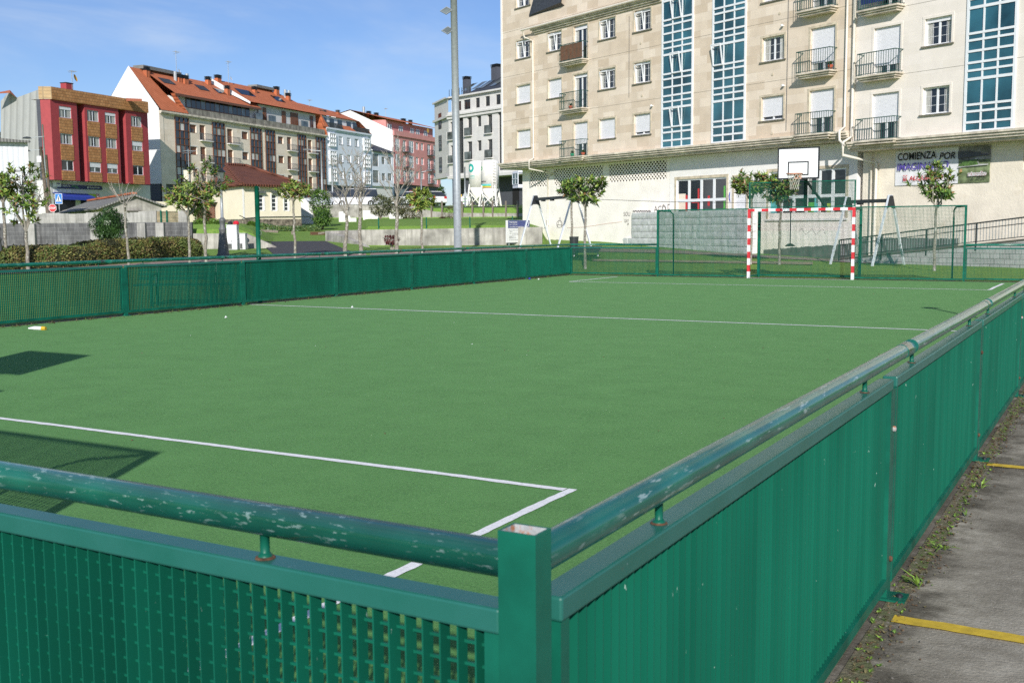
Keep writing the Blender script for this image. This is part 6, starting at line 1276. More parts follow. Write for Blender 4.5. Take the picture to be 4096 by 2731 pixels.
zc = (fA.Z(*zx(560, 715))+fA.Z(*zx(1500, 850)))/2; zbs = (fA.Z(*zx(470, 1475)))*1.0; print('A zc', zc, zbs, fA.len, [fA.Z(*zx(*q)) for q in ((740,800),(1305,880),(740,1040),(1305,1105))])
rA = block(fA, [(578, 728), (985, 1118), (1398, 1520)], [(742, 815), (1308, 1375)], [(850, 912), (1150, 1210)], zc, zbs, 4)
def attic(f, r, x0, x1, wx, xe, zcut, parL, parR, n, band):
    zE = (f.Z(*zx(*xe[0]), .6)+f.Z(*zx(*xe[1]), .6))/2; a, c = f.X(500+x0/2.751, 1.0), f.X(500+x1/2.751, 1.0)
    MB().box(a, c, 1.0, 8, zc, zE).build('attic_wall', 'far_grey', r)
    if band:
        m = n; w0 = (f.X(500+wx[1]/2.751, 1.0)-f.X(500+wx[0]/2.751, 1.0)); s0 = f.X(500+wx[0]/2.751, 1.0); fr = MB().box(s0, s0+w0, .88, .995, zE-1.5, zE-.1).build('attic_window_band', 'brown_frame', r)
        for i in range(m): MB().face((s0+w0*i/m+.08, .875, zE-1.38), (s0+w0*(i+1)/m-.08, .875, zE-1.38), (s0+w0*(i+1)/m-.08, .875, zE-.22), (s0+w0*i/m+.08, .875, zE-.22)).build('pane', 'glass_dark' if i % 3 else 'glass_pale', fr)
    MB().box(f.X(500+parL/2.751), f.X(500+parR/2.751), -.1, .08, zc+.22, zc+1.05).build('terrace_parapet', 'terrace_stain', r)
    return zE
zE = attic(fA, rA, 640, 1480, (705, 1395), ((655, 500), (1480, 640)), 0, 700, 1553, 14, True)
RY = 4.3
rz0 = pt(fA, *zx(150, 205), RY); rz1 = pt(fA, *zx(970, 370), RY); zr = (rz0.z+rz1.z)/2; print('ridge', rz0, rz1, 'zE', zE)
def oroof(f, r, xa, xb, zr, zE, x_lo=None, m='roof_orange'):
    mb = MB(); ym = 2*RY; c = xb
    if x_lo is not None:
        zl = zc+.3; mb.face((xa, -.35, zl), (x_lo+.3, -.35, zl), (x_lo-1.6, 1.0, zl+(zr-zl)*.32), (x_lo-2.5, RY, zr), (xa, RY, zr)); mb.face((x_lo-1.6, .25, zE), (c, .25, zE), (c, RY, zr), (x_lo-2.6, RY, zr+.01)); mb.face((x_lo+.3,-.35,zl),(x_lo+.3,.9,zl),(x_lo-1.6,.9,zE),(x_lo-1.6,.3,zE))
    else: mb.face((xa, .25, zE), (c, .25, zE), (c, RY, zr), (xa, RY, zr))
    mb.face((xa, RY, zr), (c, RY, zr), (c, ym+.4, zc+.3), (xa, ym+.4, zc+.3)); o = mb.build('roof', m, r)
    MB().box((x_lo-1.6) if x_lo else xa, c, .12, .26, zE-.32, zE-.02).build('fascia', 'brown_frame', r)
    return o
xlo = fA.X(*[zx(700, 0)[0]]); oroof(fA, rA, 0, fA.len, zr, zE, xlo)
# white gable end
gA = [(0, 0, zbs), (0, 0, zc+.4), (0, RY, zr+.05), (0, 2*RY, zc+.4), (0, 2*RY, zbs)]
gz = zc+.5
mb = MB(); mb.face((-.05, 2*RY, zbs), (-.05, 0, zbs), (-.05, 0, gz), (-.05, RY, zr+.1), (-.05, 2*RY, gz)); mb.build('gable_wall', 'gable_white', rA); MB().box(-.05, 0.7, -.05, -.005, -.5, zc).build('corner_pier', 'far_ashlar', rA)
def rst(f, r, px, py0, py1, off, w_=.9, cap=.5, d=.55, name='chimney'):
    w_ *= .52; p = pt(f, px, py0, off); q = pt(f, px, py1, off); stack(r, p.x, off, p.z-.6, q.z-cap, w_, d, 'roof_orange', 'black_paint', cap)
for (x, y0, y1, off, w_) in ((238, 300, 185, 3.6, 1.3), (598, 400, 268, 3.2, 1.5), (662, 400, 280, 3.0, 1.6), (915, 372, 293, 3.9, 1.3), (1124, 485, 392, 2.2, 1.1)): rst(fA, rA, *zx(x, 0)[:1], zx(0, y0)[1], zx(0, y1)[1], off, w_)
for (x, y0, y1, off) in ((555, 345, 240, 3.2), (685, 380, 265, 3.3)): p = pt(fA, *zx(x, y0), off); q = pt(fA, *zx(x, y1), off); MB().tube([p, (p.x, p.y, q.z)], .22, 8).build('flue', 'galv', rA)
p = pt(fA, *zx(567, 260), 4); q = pt(fA, *zx(562, 5), 4); antenna(rA, p.x, 4, p.z-1.2, q.z-p.z+1.2, dr=.30, dz=.36)
for (x, y, w_, m) in ((455, 345, 2.4, 'slate'), (840, 418, 2.2, 'slate'), (1060, 475, 3, 'glass_dark')):
    p = pt(fA, *zx(x, y), 2.6); t = (p.y-.25)/(RY-.25); zz = zE+(zr-zE)*t; MB().face((p.x-w_/2, p.y-.6, zz-.6*(zr-zE)/RY+.06), (p.x+w_/2, p.y-.6, zz-.6*(zr-zE)/RY+.06), (p.x+w_/2, p.y+.4, zz+.4*(zr-zE)/RY+.09), (p.x-w_/2, p.y+.4, zz+.4*(zr-zE)/RY+.09)).build('skylight', m, rA)
p = pt(fA, *zx(390, 250), RY); MB().box(p.x-4, p.x+3.5, RY-.6, RY+1, zr+.02, zr+.45).build('solar_panels', 'corr_grey', rA)
wb = MB().box(0.02, fA.len, .3, 8, -.5, zbs).build('ground_floor', 'anthracite', rA)
# right half
fB = Fac(1066.5, DB, 1311, DC, 'apartment_building', 'right half of the beige orange-roofed block, with long stained terrace', zb=3.6)
rB = block(fB, [(1562, 1665), (1915, 2005), (2113, 2215)], [(1702, 1762)], [(1802, 1850), (2030, 2075)], zc, zbs, 4)
zEB = attic(fB, rB, 1500, 2120, (0, 0), ((1480, 590), (2105, 710)), 0, 1556, 2210, 1, False)
zrb = (pt(fB, *zx(1060, 345), RY).z+pt(fB, *zx(1640, 455), RY).z)/2; print('zEB', zEB, 'zrb', zrb)
x00 = fB.X(*zx(1010, 0)[:1], RY)
for i, (a, c, sh) in enumerate(((1545, 1580, 1), (1750, 1792, .9), (1845, 1925, .96), (2055, 2090, .2))):
    window(rB, fB.X(500+a/2.751, 1), fB.X(500+c/2.751, 1), zc+.25, zEB-.35, y=.94, frame='brown_frame', shut=sh, shm='shutter_brown', name='terrace_door')
for a, c in ((1470, 1540), (1605, 1685), (1960, 2035)): MB().box(fB.X(500+a/2.751, .5), fB.X(500+c/2.751, .5), .45, .5, zc+.4, zc+2.0).build('glass_screen', 'glass_pale', rB)
mb = MB(); c = fB.len; mb.face((-2.6, .25, zEB), (c-.8, .25, zEB), (c-7, RY, zrb), (-6, RY, zrb)); mb.face((c-.8, .25, zEB), (c+.3, -.3, zc+.3), (c+.3, 2*RY, zc+.3), (c-7, RY, zrb)); mb.face((-6, RY, zrb), (c-7, RY, zrb), (c+.3, 2*RY, zc+.3), (-6, 2*RY, zc+.3)); mb.build('roof', 'roof_orange', rB)
mb = MB(); mb.face((-2.65, .25, zEB-.3), (-2.65, .25, zEB), (-6.05, RY, zrb+.1), (-6.05, RY, zr-.2)); mb.build('white_gable_strip', 'gable_white', rB)
for (x, y0, y1, off, w_) in ((1024, 350, 275, 4.1, 1.7), (1426, 500, 402, 3, 1.1), (1668, 490, 403, 3.6, 1.5), (1797, 575, 475, 2.7, 1.2)): rst(fB, rB, zx(x, 0)[0], zx(0, y0)[1], zx(0, y1)[1], off, w_)
for (x, y0, y1, off) in ((1765, 540, 440, 3.2), (1806, 540, 448, 3.2)): p = pt(fB, *zx(x, y0), off); q = pt(fB, *zx(x, y1), off); MB().tube([p, (p.x, p.y, q.z)], .22, 8).build('flue', 'galv', rB)
for (x, yb, yt) in ((1140, 360, 118), (2030, 650, 545)): p = pt(fB, *zx(x, yb), 4); q = pt(fB, *zx(x, yt), 4); antenna(rB, p.x, 4, p.z-.8, q.z-p.z+.8, dr=.30, dz=.36)
for (x, y, w_) in ((1330, 480, 3.6), (1690, 540, 2.4)):
    p = pt(fB, *zx(x, y), 2.2); t = (p.y-.25)/(RY-.25); s_ = (zrb-zEB)/(RY-.25); zz = zEB+(zrb-zEB)*t; MB().face((p.x-w_/2, p.y-.5, zz-.5*s_+.06), (p.x+w_/2, p.y-.5, zz-.5*s_+.06), (p.x+w_/2, p.y+.7, zz+.7*s_+.09), (p.x-w_/2, p.y+.7, zz+.7*s_+.09)).build('skylight', 'glass_dark', rB)
p = pt(fB, *zx(1500, 425), RY); MB().box(p.x-2, p.x+3, RY-.6, RY+1, zrb+.02, zrb+.4).build('solar_panels', 'corr_grey', rB)
MB().box(0.02, fB.len, .3, 8, -.5, zbs).build('ground_floor', 'anthracite', rB); text('C.A.G', .8, 'far_grey', rB, (fB.X(1233), .27, fB.Z(1233, 766, .3)), w=fB.X(1262)-fB.X(1233), name='shop_lettering')
p = pt(fB, 1172, 712); la = thing('laundry', 'white laundry hanging on the lowest visible balcony of the orange-roofed block', 'laundry', fB.o+fB.d*p.x+fB.n*(-.5)+Vector((0, 0, p.z-.3)), fB.rz); mb = MB()
for i in range(9): mb.box(-1.2+i*.27, -.96+i*.27, -.02-.03*(i % 2), .0-.03*(i % 2), -1.0-.25*sin(i), .05)
mb.build('cloth', 'sign_white', la)
# ---- pale blue building
zy = lambda x, y: (1200+x/2.24, 200+y/2.24)
DCe = VX(1312, DC+.5, 1491, 3700)
fC = Fac(1312, DC+.5, 1491, DCe, 'apartment_building', 'pale blue-white four storey building with white glazed bays', zb=3.8); r = fC.root; X = lambda x: fC.X(1200+x/2.24); Z = lambda x, y: fC.Z(*zy(x, y))
zb_ = (Z(265, 1205)+Z(655, 1238))/2; zt = (Z(265, 712)+Z(650, 772))/2; FC_ = 2.78; print('C', zb_, zt)
wn = [(362, 396), (433, 466), (503, 536)]; tops_ = [Z(362, 775), Z(433, 788), Z(503, 798)]; tz = sum(tops_)/3; holes = [(X(a), X(c), tz-k*FC_-1.25, tz-k*FC_) for a, c in wn for k in range(3)]; gl = [(268, 325), (574, 626)]
for a, c in gl: holes += [(X(a)+.05, X(c)-.05, tz-k*FC_-1.75, tz-k*FC_+.25) for k in range(3)]
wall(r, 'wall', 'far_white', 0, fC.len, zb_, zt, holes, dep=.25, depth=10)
for i, (a, c) in enumerate(wn):
    for k in range(3): window(r, X(a), X(c), tz-k*FC_-1.25, tz-k*FC_, y=.15, shut=(.4, .3, 0)[(i+k) % 3], sill='stone_sill', fw=.09, pane='glass_pale')
for a, c in gl:
    for k in range(3): galeria(r, X(a), X(c), tz-k*FC_-1.8, tz-k*FC_+.3, [(tz-k*FC_-.4, .1), (tz-k*FC_-1.15, .1)], pane='glass_pale', cols=3, fw=.1, proud=.3)
zE_ = (Z(245, 590)+fC.Z(*zy(570, 635)))/2; MB().box(.2, X(565), 1, 9, zt, zE_).build('attic_wall', 'sign_white', r)
for a in (262, 330, 400, 480, 535): MB().box(X(a), X(a)+1.4, .96, .995, zt+.3, zE_-.3).build('attic_shutter', 'glass_dark', r)
mb = MB(); mb.face((-1.2, .6, zE_), (X(575), .6, zE_), (X(560), RY, zE_+1.6), (-1, RY, zE_+1.9)); mb.face((X(575), .6, zE_), (X(650), -.2, zt+.2), (X(650), 8, zt+.2), (X(560), RY, zE_+1.6)); mb.face((X(400), -.3, zt+.25), (X(505), -.3, zt+.25), (X(505), .9, zt+1.1), (X(400), .9, zt+1.1)); mb.face((-1.2,-.3,zt+.25),(.6,-.3,zt+.25),(-.2,.6,zE_),(-1.2,.6,zE_)); mb.build('roof', 'roof_orange', r)
for a, c in ((262, 400), (505, 640)): railing(r, X(a), X(c), .1, zt+.2, .9, m='dark_steel', side=False, t=.02)
MB().box(-.05, fC.len, -.3, 0, zt, zt+.25).box(-.02, fC.len, -.15, 0, zt-.2, zt-.005).build('cornice', 'far_white', r)
for x in (175, 215, 338): p = pt(fC, *zy(x, 560), 3); stack(r, p.x, 3, zE_, p.z-.0, .6, .5, 'roof_orange', 'lead_grey', .4)
MB().box(0, fC.len, .3, 8, -.5, zb_).build('ground_floor', 'anthracite', r); MB().face((X(500), -1.8, fC.Z(*zy(600, 1305))), (X(660), -1.8, fC.Z(*zy(600, 1305))), (X(660), .28, fC.Z(*zy(600, 1275))), (X(500), .28, fC.Z(*zy(600, 1275)))).build('awning', 'black_paint', r); MB().box(X(455), X(505), .2, .29, .2, 2.6).build('shop_window', 'glass_pale', r); MB().box(X(612), X(640), .2, .29, .2, 3.2).build('brick_pier', 'roof_old', r)
# ---- small two storey house
fD = Fac(1491.5, DCe+.3, 1578, VX(1312, DC, 1578, 3700), 'small_building', 'small two storey white building with grey roof between the blue and the pink ones', zb=3.8); r = fD.root; X = lambda x: fD.X(1200+x/2.24); Z = lambda x, y: fD.Z(*zy(x, y))
zb_ = (Z(660, 1220)+Z(850, 1228))/2; zt = (Z(660, 900)+Z(850, 922))/2; hs = []
for k, y in enumerate((930, 1078)):
    for a, c, h_ in ((657, 710, 2.1), (738, 768, 1.25), (790, 826, 1.25)): z = Z(a, y+(0 if a < 700 else 28)); hs.append((X(a), X(c), z-h_, z))
wall(r, 'wall', 'far_white', 0, fD.len, zb_, zt, hs, dep=.2, depth=8)
for h_ in hs: window(r, *h_, y=.1, frame='stone_sill', pane='glass_pale', cols=3 if h_[3]-h_[2] > 1.5 else 2, rows=2, fw=.07)
MB().face((-.1, -.4, zt), (fD.len, -.4, zt), (fD.len, 5, zt+1.9), (-.1, 5, zt+2.4)).face((-.1,-.4,zt-.25),(fD.len,-.4,zt-.25),(fD.len,-.4,zt),(-.1,-.4,zt)).build('roof', 'slate', r); MB().box(0, fD.len, .3, 7, -.5, zb_).build('ground_floor', 'far_grey', r)
# ---- pink building with white gable
fE = Fac(1580, 206, 1765, VX(1580, 206, 1765, 3700), 'apartment_building', 'pink building with white side gable and small iron balconies', zb=3.9); r = fE.root; X = lambda x: fE.X(1200+x/2.24); Z = lambda x, y: fE.Z(*zy(x, y))
zb_ = (Z(862, 1203)+Z(1235, 1225))/2; zt = (Z(855, 770)+Z(1235, 830))/2; zp = (Z(855, 725)+Z(1235, 790))/2; rows_ = [(Z(865, 795)+Z(990, 815))/2, (Z(865, 935)+Z(990, 945))/2, (Z(865, 1070)+Z(990, 1075))/2]; print('E', zb_, zt, zp, rows_)
hs = []; gl = [(862, 905), (982, 1028), (1202, 1238)]; dr_ = [(930, 962), (1148, 1180)]; wn = [(1045, 1072), (1092, 1117)]
for z in rows_: hs += [(X(a), X(c), z-2.3, z) for a, c in gl]+[(X(a), X(c), z-2.2, z-.1) for a, c in dr_]+[(X(a), X(c), z-1.5, z-.1) for a, c in wn]
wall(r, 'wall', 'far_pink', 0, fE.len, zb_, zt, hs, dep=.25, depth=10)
for h_ in hs: window(r, *h_, y=.06 if h_[1]-h_[0] > 2 and h_[3]-h_[2] > 2.25 else .15, pane='glass_pale', cols=3 if h_[3]-h_[2] > 2.25 else 2, rows=2 if h_[3]-h_[2] > 2.25 else 1, fw=.14, shut=0)
for z in rows_:
    for a, c in dr_: balcony(r, X(a)-.3, X(c)+.6, z-2.25, h=1.0, dep=.6, m='lead_grey', rm='dark_steel', mold=False)
MB().box(-.05, fE.len, -.25, .1, zt, zp).build('terrace_parapet', 'far_pink', r); ze = (Z(820, 650)+Z(1235, 725))/2+.6; MB().box(.2, fE.len, 1.6, 9, zt, ze).build('attic_wall', 'far_pink', r)
for a in (860, 960, 1060, 1110, 1180): window(r, X(a), X(a)+1.7, zp-.2, zp+1.3, y=1.5, name='attic_window', pane='glass_pale', fw=.12)
rdg = pt(fE, *zy(545, 555), 9); zg = rdg.z; MB().face((-.3, .7, ze), (fE.len+4, .7, ze), (fE.len+4, 9, zg), (-.3, 9, zg)).face((-.3, 9, zg), (fE.len+4, 9, zg), (fE.len+4, 18, ze), (-.3, 18, ze)).build('roof', 'roof_orange', r)
MB().face((-.05, 18, -.5), (-.05, 0, -.5), (-.05, 0, zt+.9), (-.05, 9, zg-.15), (-.05, 18, ze)).build('gable_wall', 'gable_white', r)
for (x, y, off, w_) in ((615, 548, 7, 1.5), (683, 562, 7, 1.5), (926, 615, 7, 2.0), (988, 627, 7, 1.3)): p = pt(fE, *zy(x, y), off); stack(r, p.x, off, ze+1, p.z-.5, w_*.55, .6, 'roof_orange', 'black_paint', .5)
p = pt(fE, *zy(570, 510), 8); MB().tube([(p.x, 8, zg-1), (p.x, 8, p.z)], .25, 8).build('flue', 'galv', r); p = pt(fE, *zy(766, 522), 8); antenna(r, p.x, 8, zg-.5, p.z-zg+.5, dish=False)
p = pt(fE, *zy(1130, 725), -.3); md = MB().lathe([(.02,0),(.4,.06),(.45,.1)], 14); md.v = [(p.x+x, -.6-z, p.z+y) for x, y, z in md.v]; md.build('dish', 'yellow_dish', r); MB().box(.02, fE.len, .5, 8, -.6, zb_).build('ground_floor', 'anthracite', r)
for a, c, m in ((880, 960, 'glass_pale'), (1000, 1060, 'sign_red'), (1165, 1195, 'glass_pale')): MB().box(X(a), X(c), .4, .49, .3, zb_-.9).build('shop_window', m, r)
# ---- grey modern building
fF = Fac(1800, 140, 2110, 127.5, 'apartment_building', 'grey stone modern building with dark glazing and slate roof, behind the silos', zb=3.9); r = fF.root; X = lambda x: fF.X(1200+x/2.24); Z = lambda x, y: fF.Z(*zy(x, y))
zb_ = (Z(1350, 1150)+Z(1850, 1078))/2; zt = (Z(1440, 600)+Z(1845, 505))/2; zt2 = (Z(1440, 425)+Z(1845, 335))/2; FF = 2.95; print('F', zb_, zt, zt2, fF.len)
cols_ = [(1422, 1468), (1505, 1545), (1590, 1630), (1685, 1728), (1778, 1842)]; tz = (Z(1505, 605)+Z(1685, 570))/2-.0; hs = []
hs += [(X(1425), X(1470), zb_+.3, zt-.25), (X(1780), X(1840), zb_+.3, zt-.25)]
for k in range(4):
    hs += [(X(1505), X(1547), tz-k*FF-2.3, tz-k*FF-.1), (X(1592), X(1630), tz-k*FF-1.35, tz-k*FF-.1), (X(1685), X(1728), tz-k*FF-2.3, tz-k*FF-.1)]
    if tz-k*FF-2.5 > zb_: hs.append((X(1360) if False else .35, 1.75, tz-k*FF-2.3-.25, tz-k*FF-.35))
hs = [h_ for h_ in hs if h_[2] > zb_-.2]
wall(r, 'wall', 'far_grey', 0, fF.len, zb_, zt, hs, dep=.35, depth=14)
for h_ in hs:
    tall = h_[3]-h_[2] > 3; window(r, *h_, y=.25, frame='dark_steel', pane='glass_dark' if (int(h_[2]*7) % 3) else 'glass_pale', cols=3 if tall else 2, rows=13 if tall else 1, fw=.09)
    if 2 < h_[3]-h_[2] < 3: MB().box(h_[0]-.45, h_[0]-.38, -.28, -.22, h_[2], h_[2]+1.0).box(h_[0]-.45, h_[1]+.1, -.3, -.002, h_[2]-.12, h_[2]-.02).build('balcony_edge', 'far_grey', r); MB().box(h_[0]-.35, h_[1]+.05, -.25, -.22, h_[2], h_[2]+.95).build('glass_balustrade', 'glass_pale', r)
MB().box(-.1, fF.len, -.35, 1, zt, zt+.2).box(-.1, fF.len, -.2, 1, zt-.35, zt-.005).build('cornice', 'far_grey', r); MB().box(.0, fF.len, -.15, -.02, zt+.2, zt+.55).build('edge_band', 'far_grey', r)
hs2 = [(X(a), X(c), zt+.35, zt2-.45) for a, c in ((1448, 1507), (1553, 1590), (1640, 1680), (1733, 1775), (1818, 1850))]+[(.6, 2.1, zt+.3, zt2-.5)]
wall(r, 'upper_wall', 'far_grey', 0, fF.len, zt+.2, zt2, hs2, y=.5, dep=.2, depth=13)
for h_ in hs2: window(r, *h_, y=.62, frame='dark_steel', pane='glass_dark', fw=.1)
MB().box(-.2, fF.len, .1, 1.5, zt2, zt2+.2).build('roof_edge', 'far_grey', r)
xr = X(1425); zrf = Z(1840, 155)+.8; mb = MB(); mb.face((xr, .8, zt2+.2), (fF.len+2, .8, zt2+.2), (fF.len+2, 6, zrf), (xr+3.2, 6, zrf)); mb.face((xr,.8,zt2+.2),(xr+3.2,6,zrf),(xr,12,zt2+.2)); mb.face((xr,12,zt2+.2),(xr+3.2,6,zrf),(fF.len+2,6,zrf),(fF.len+2,12,zt2+.2)); mb.build('roof', 'slate', r)
for (x, y) in ((1520, 290), (1608, 268), (1672, 250), (1775, 222)):
    p = pt(fF, *zy(x, y), 3); t = (3-.8)/5.2; zz = zt2+.2+(zrf-zt2-.2)*t; s_ = (zrf-zt2-.2)/5.2; MB().face((p.x-.6, 2.0, zz-s_+.08), (p.x+.6, 2.0, zz-s_+.08), (p.x+.6, 3.9, zz+.9*s_+.1), (p.x-.6, 3.9, zz+.9*s_+.1)).build('skylight', 'glass_pale', r)
for (x, y0, y1, w_) in ((1760, 190, 128, 2.0), (1495, 262, 238, 1.3)): p = pt(fF, *zy(x, y0), 4.5); q = pt(fF, *zy(x, y1), 4.5); stack(r, p.x, 4.5, p.z-2, q.z-.4, w_*.6, .8, 'anthracite', 'black_paint', .4)
# bevelled left flank of the same building
lfp = [LC(fF, ground_at(1745, 147)), Vector((0, 0, 0))]; a = Vector((lfp[0].x, lfp[0].y, 0)); zz = [zb_, zt, zt2+.1]
mb = MB(); mb.face((a.x,a.y,zb_),(0,0,zb_),(0,0,zt2+.15),(a.x,a.y,zt2+.15)); mb.build('flank_wall', 'far_grey', r)
for k in range(6):
    z = zb_+.7+k*2.85
    if z+1.9 < zt2+.3: d_ = (Vector((0,0,0))-a); u0 = a+d_*.30; u1 = a+d_*.52; n_ = Vector((-d_.y, d_.x, 0)).normalized()*-.05; n_ = n_ if n_.y < 0 else -n_; MB().face(*[Vector((u.x, u.y, zz_))+n_ for u, zz_ in ((u0, z), (u1, z), (u1, z+2), (u0, z+2))]).build('flank_window', 'glass_dark', r)
mb = MB(); d_ = -a
for u, v in (((a.x-.25, a.y-.2), (0-.1, -.3)),):
    for z0, z1 in ((zt-.1, zt+.2), (zt2, zt2+.2), (zb_-.12, zb_+.15)): mb.face((u[0],u[1],z0),(v[0],v[1],z0),(v[0],v[1],z1),(u[0],u[1],z1)); mb.face((u[0],u[1],z0),(a.x+.3,a.y+.5,z0),(.5,.6,z0),(v[0],v[1],z0))
mb.build('flank_cornice', 'far_grey', r)
MB().box(-1.2, fF.len, 2.2, 12, -.5, zb_-.01).build('ground_floor', 'anthracite', r); mb = MB(); mb.box(-.1, fF.len, -.2, 2.3, zb_-.35, zb_-.005); mb.build('soffit', 'far_grey', r); MB().box(fF.X(2047, 2), fF.X(2072, 2), 2.12, 2.19, 0, 3.4).build('garage_opening', 'dark_void', r)
for x in (X(1370), X(1480)): MB().box(x-.35, x+.35, .2, .9, -.5, zb_-.36).build('column', 'anthracite', r)
for i in range(9): x = -.1+i*.55; MB().box(x, x+.05, .2, .25, zt2+.2, zt2+1.1).build('roof_post', 'dark_steel', r)
bb = Fac(2052, 108, 2102, 104, 'annex_building', 'narrow annex with green glazed bay, between the grey building and the sandstone one', zb=3.7); r = bb.root
MB().box(0, 6, 1.2, 8, -.5, bb.Z(2080, 690)+1.5).build('wall', 'far_white', r); z0, z1 = bb.Z(2060, 740), bb.Z(2060, 692); MB().box(0, 1.9, 0, 1.2, z0-.3, z0).box(0, 1.9, 0, 1.2, z1, z1+.15).build('bay_slab', 'far_white', r); galeria(r, 0, 1.9, z0, z1, [(z0+(z1-z0)*.5, .08)], frame='alu', pane='glass_teal', cols=2)
# ================================================================ middle distance
def pwall(name, label, pts, D, m, th=.22, cat='wall', zdrop=.6, part='concrete'):
    """wall following pixel top line; pts = (x, ytop, D)"""
    P3 = [P(x, y, d) for x, y, d in pts]; o = P3[0].copy(); o.z = hgt(pts[0][0], pts[0][2])-zdrop; d0 = P3[-1]-P3[0]; rz = atan2(d0.y, d0.x); r = thing(name, label, cat, o, rz)
    Rm = Matrix.Rotation(-rz, 3, 'Z'); Q = [Rm @ (p-o) for p in P3]; mb = MB(); y = Vector((0, th, 0))
    for a, c in zip(Q, Q[1:]):
        a0 = Vector((a.x, a.y, 0)); c0 = Vector((c.x, c.y, 0)); mb.face(a0, c0, c, a); mb.face(a, c, c+y, a+y); mb.face(a0+y, a+y, c+y, c0+y)
    for a, s in ((Q[0], 1), (Q[-1], -1)): a0 = Vector((a.x, a.y, 0)); mb.face(*([a0, a, a+y, a0+y] if s > 0 else [a0, a0+y, a+y, a]))
    mb.build(part, m, r); return r, Q
pwall('concrete_wall', 'stained low concrete wall sloping down to the driveway, behind the ornate lamp', [(772, 934, 56.4), (985, 934, 56.4), (1102, 986, 56.3), (1104, 990, 56.3)], 0, 'concrete_wall')
pwall('concrete_wall', 'stained concrete retaining wall below the lawn, behind the three bare trees', [(1301, 924, 63.0), (1445, 919.5, 61.05), (1700, 916, 61.0), (2030, 910, 61.0), (2168, 908, 61.0)], 0, 'concrete_wall')
pwall('concrete_wall', 'short wing wall sloping down along the right side of the driveway', [(1303, 926, 63.0), (1380, 949, 60.6), (1455, 984, 58.6), (1470, 1001, 58.4)], 0, 'concrete_wall', th=.3)
pwall('retaining_wall', 'dark stained retaining wall below the parked cars', [(1203, 818, 99.6), (1640, 822, 99.6), (1735, 846, 99.6)], 0, 'concrete_wall', zdrop=1.5)
pwall('retaining_wall', 'overgrown retaining wall in front of the silos', [(1735, 846, 99.6), (1800, 852, 99.6), (2000, 853, 99.6), (2135, 853, 99.6)], 0, 'concrete_wall', zdrop=1.5)
for xs_, lab in ((((1355, 848), (1372, 846), (1373, 853), (1385, 853), (1386, 864), (1400, 864), (1401, 872), (1425, 872)), 'white stepped block wall on the upper lawn, leftmost'), (((1452, 842), (1480, 842), (1481, 856), (1500, 856), (1501, 866), (1512, 866)), 'white stepped block wall on the upper lawn, middle'), (((1557, 843), (1590, 843), (1591, 852), (1622, 852)), 'white stepped block wall on the upper lawn, right')):
    pwall('stepped_wall', lab, [(x, y, 93) for x, y in xs_], 0, 'paint_white', zdrop=.5)
def tube_post(x, D, yt, rad, m, name, label, cat, group=None, n=8):
    b = ground_at(x, D); h = P(x, yt, D).z-b.z; r = thing(name, label, cat, b, 0, group); MB().tube([(0,0,-.3),(0,0,h)], rad, n).build('post', m, r); return r
for i, (x, yt) in enumerate(((1515, 871), (1706, 869), (1880, 867), (2050, 864))): tube_post(x, 62.2, yt, .035, 'fence_green', 'fence_post', 'thin green fence post on top of the long concrete wall', 'fence post', 'green fence posts on the concrete wall')
for i, (x, yt) in enumerate(((1727, 808), (1769, 804), (1850, 806), (1890, 806), (1934, 806), (1971, 802), (2024, 804), (2071, 803))): tube_post(x, 99.6, yt, .11 if x > 2060 else .085, 'grey_trunk', 'concrete_fence_post', 'weathered grey fence post on the overgrown retaining wall', 'fence post', 'old posts in front of the silos', 5)
# weathered stone posts and gate at the driveway
b = ground_at(1061, 71); r = thing('gate_post', 'braced stone gate post left of the driveway', 'gate post', b, YAW); h = P(1061, 922, 71).z-b.z
MB().box(-.11,.11,-.11,.11,-.3,h).build('post', 'grey_trunk', r); MB().beam((.05,0,h*.75),(.85,0,0),.15).beam((-.05,0,h*.7),(-.3,.3,.1),.12).build('brace', 'grey_trunk', r)
b = ground_at(1172, 72); r = thing('gate_post', 'plain stone post behind the slim magnolia', 'gate post', b, YAW); MB().box(-.1,.1,-.1,.1,-.3,P(1172, 924, 72).z-b.z).build('post', 'grey_trunk', r)
b = ground_at(1241, 71); r = thing('mesh_gate', 'rusty wire mesh gate leaf right of the driveway', 'gate', b, YAW); w_ = 58/F*71; h = P(1241, 928, 71).z-b.z; mb = MB()
for i in range(9): mb.box(0, w_, -.012, .012, h*i/8-.012, h*i/8+.012)
for i in range(2): mb.box(w_*i*.96, w_*i*.96+.04, -.02, .02, 0, h)
mb.build('mesh', 'rust', r); MB().beam((w_,0,h*.8),(w_-.9,.1,0),.12).build('brace', 'grey_trunk', r)
for x, yt in ((714, 914), (866, 917), (811, 913)): 
    tube_post(x, 57.5, yt, .12, 'kerb_conc', 'short_post', 'short pale stone post on the bank behind the low concrete wall', 'post', 'short stone posts on the bank')
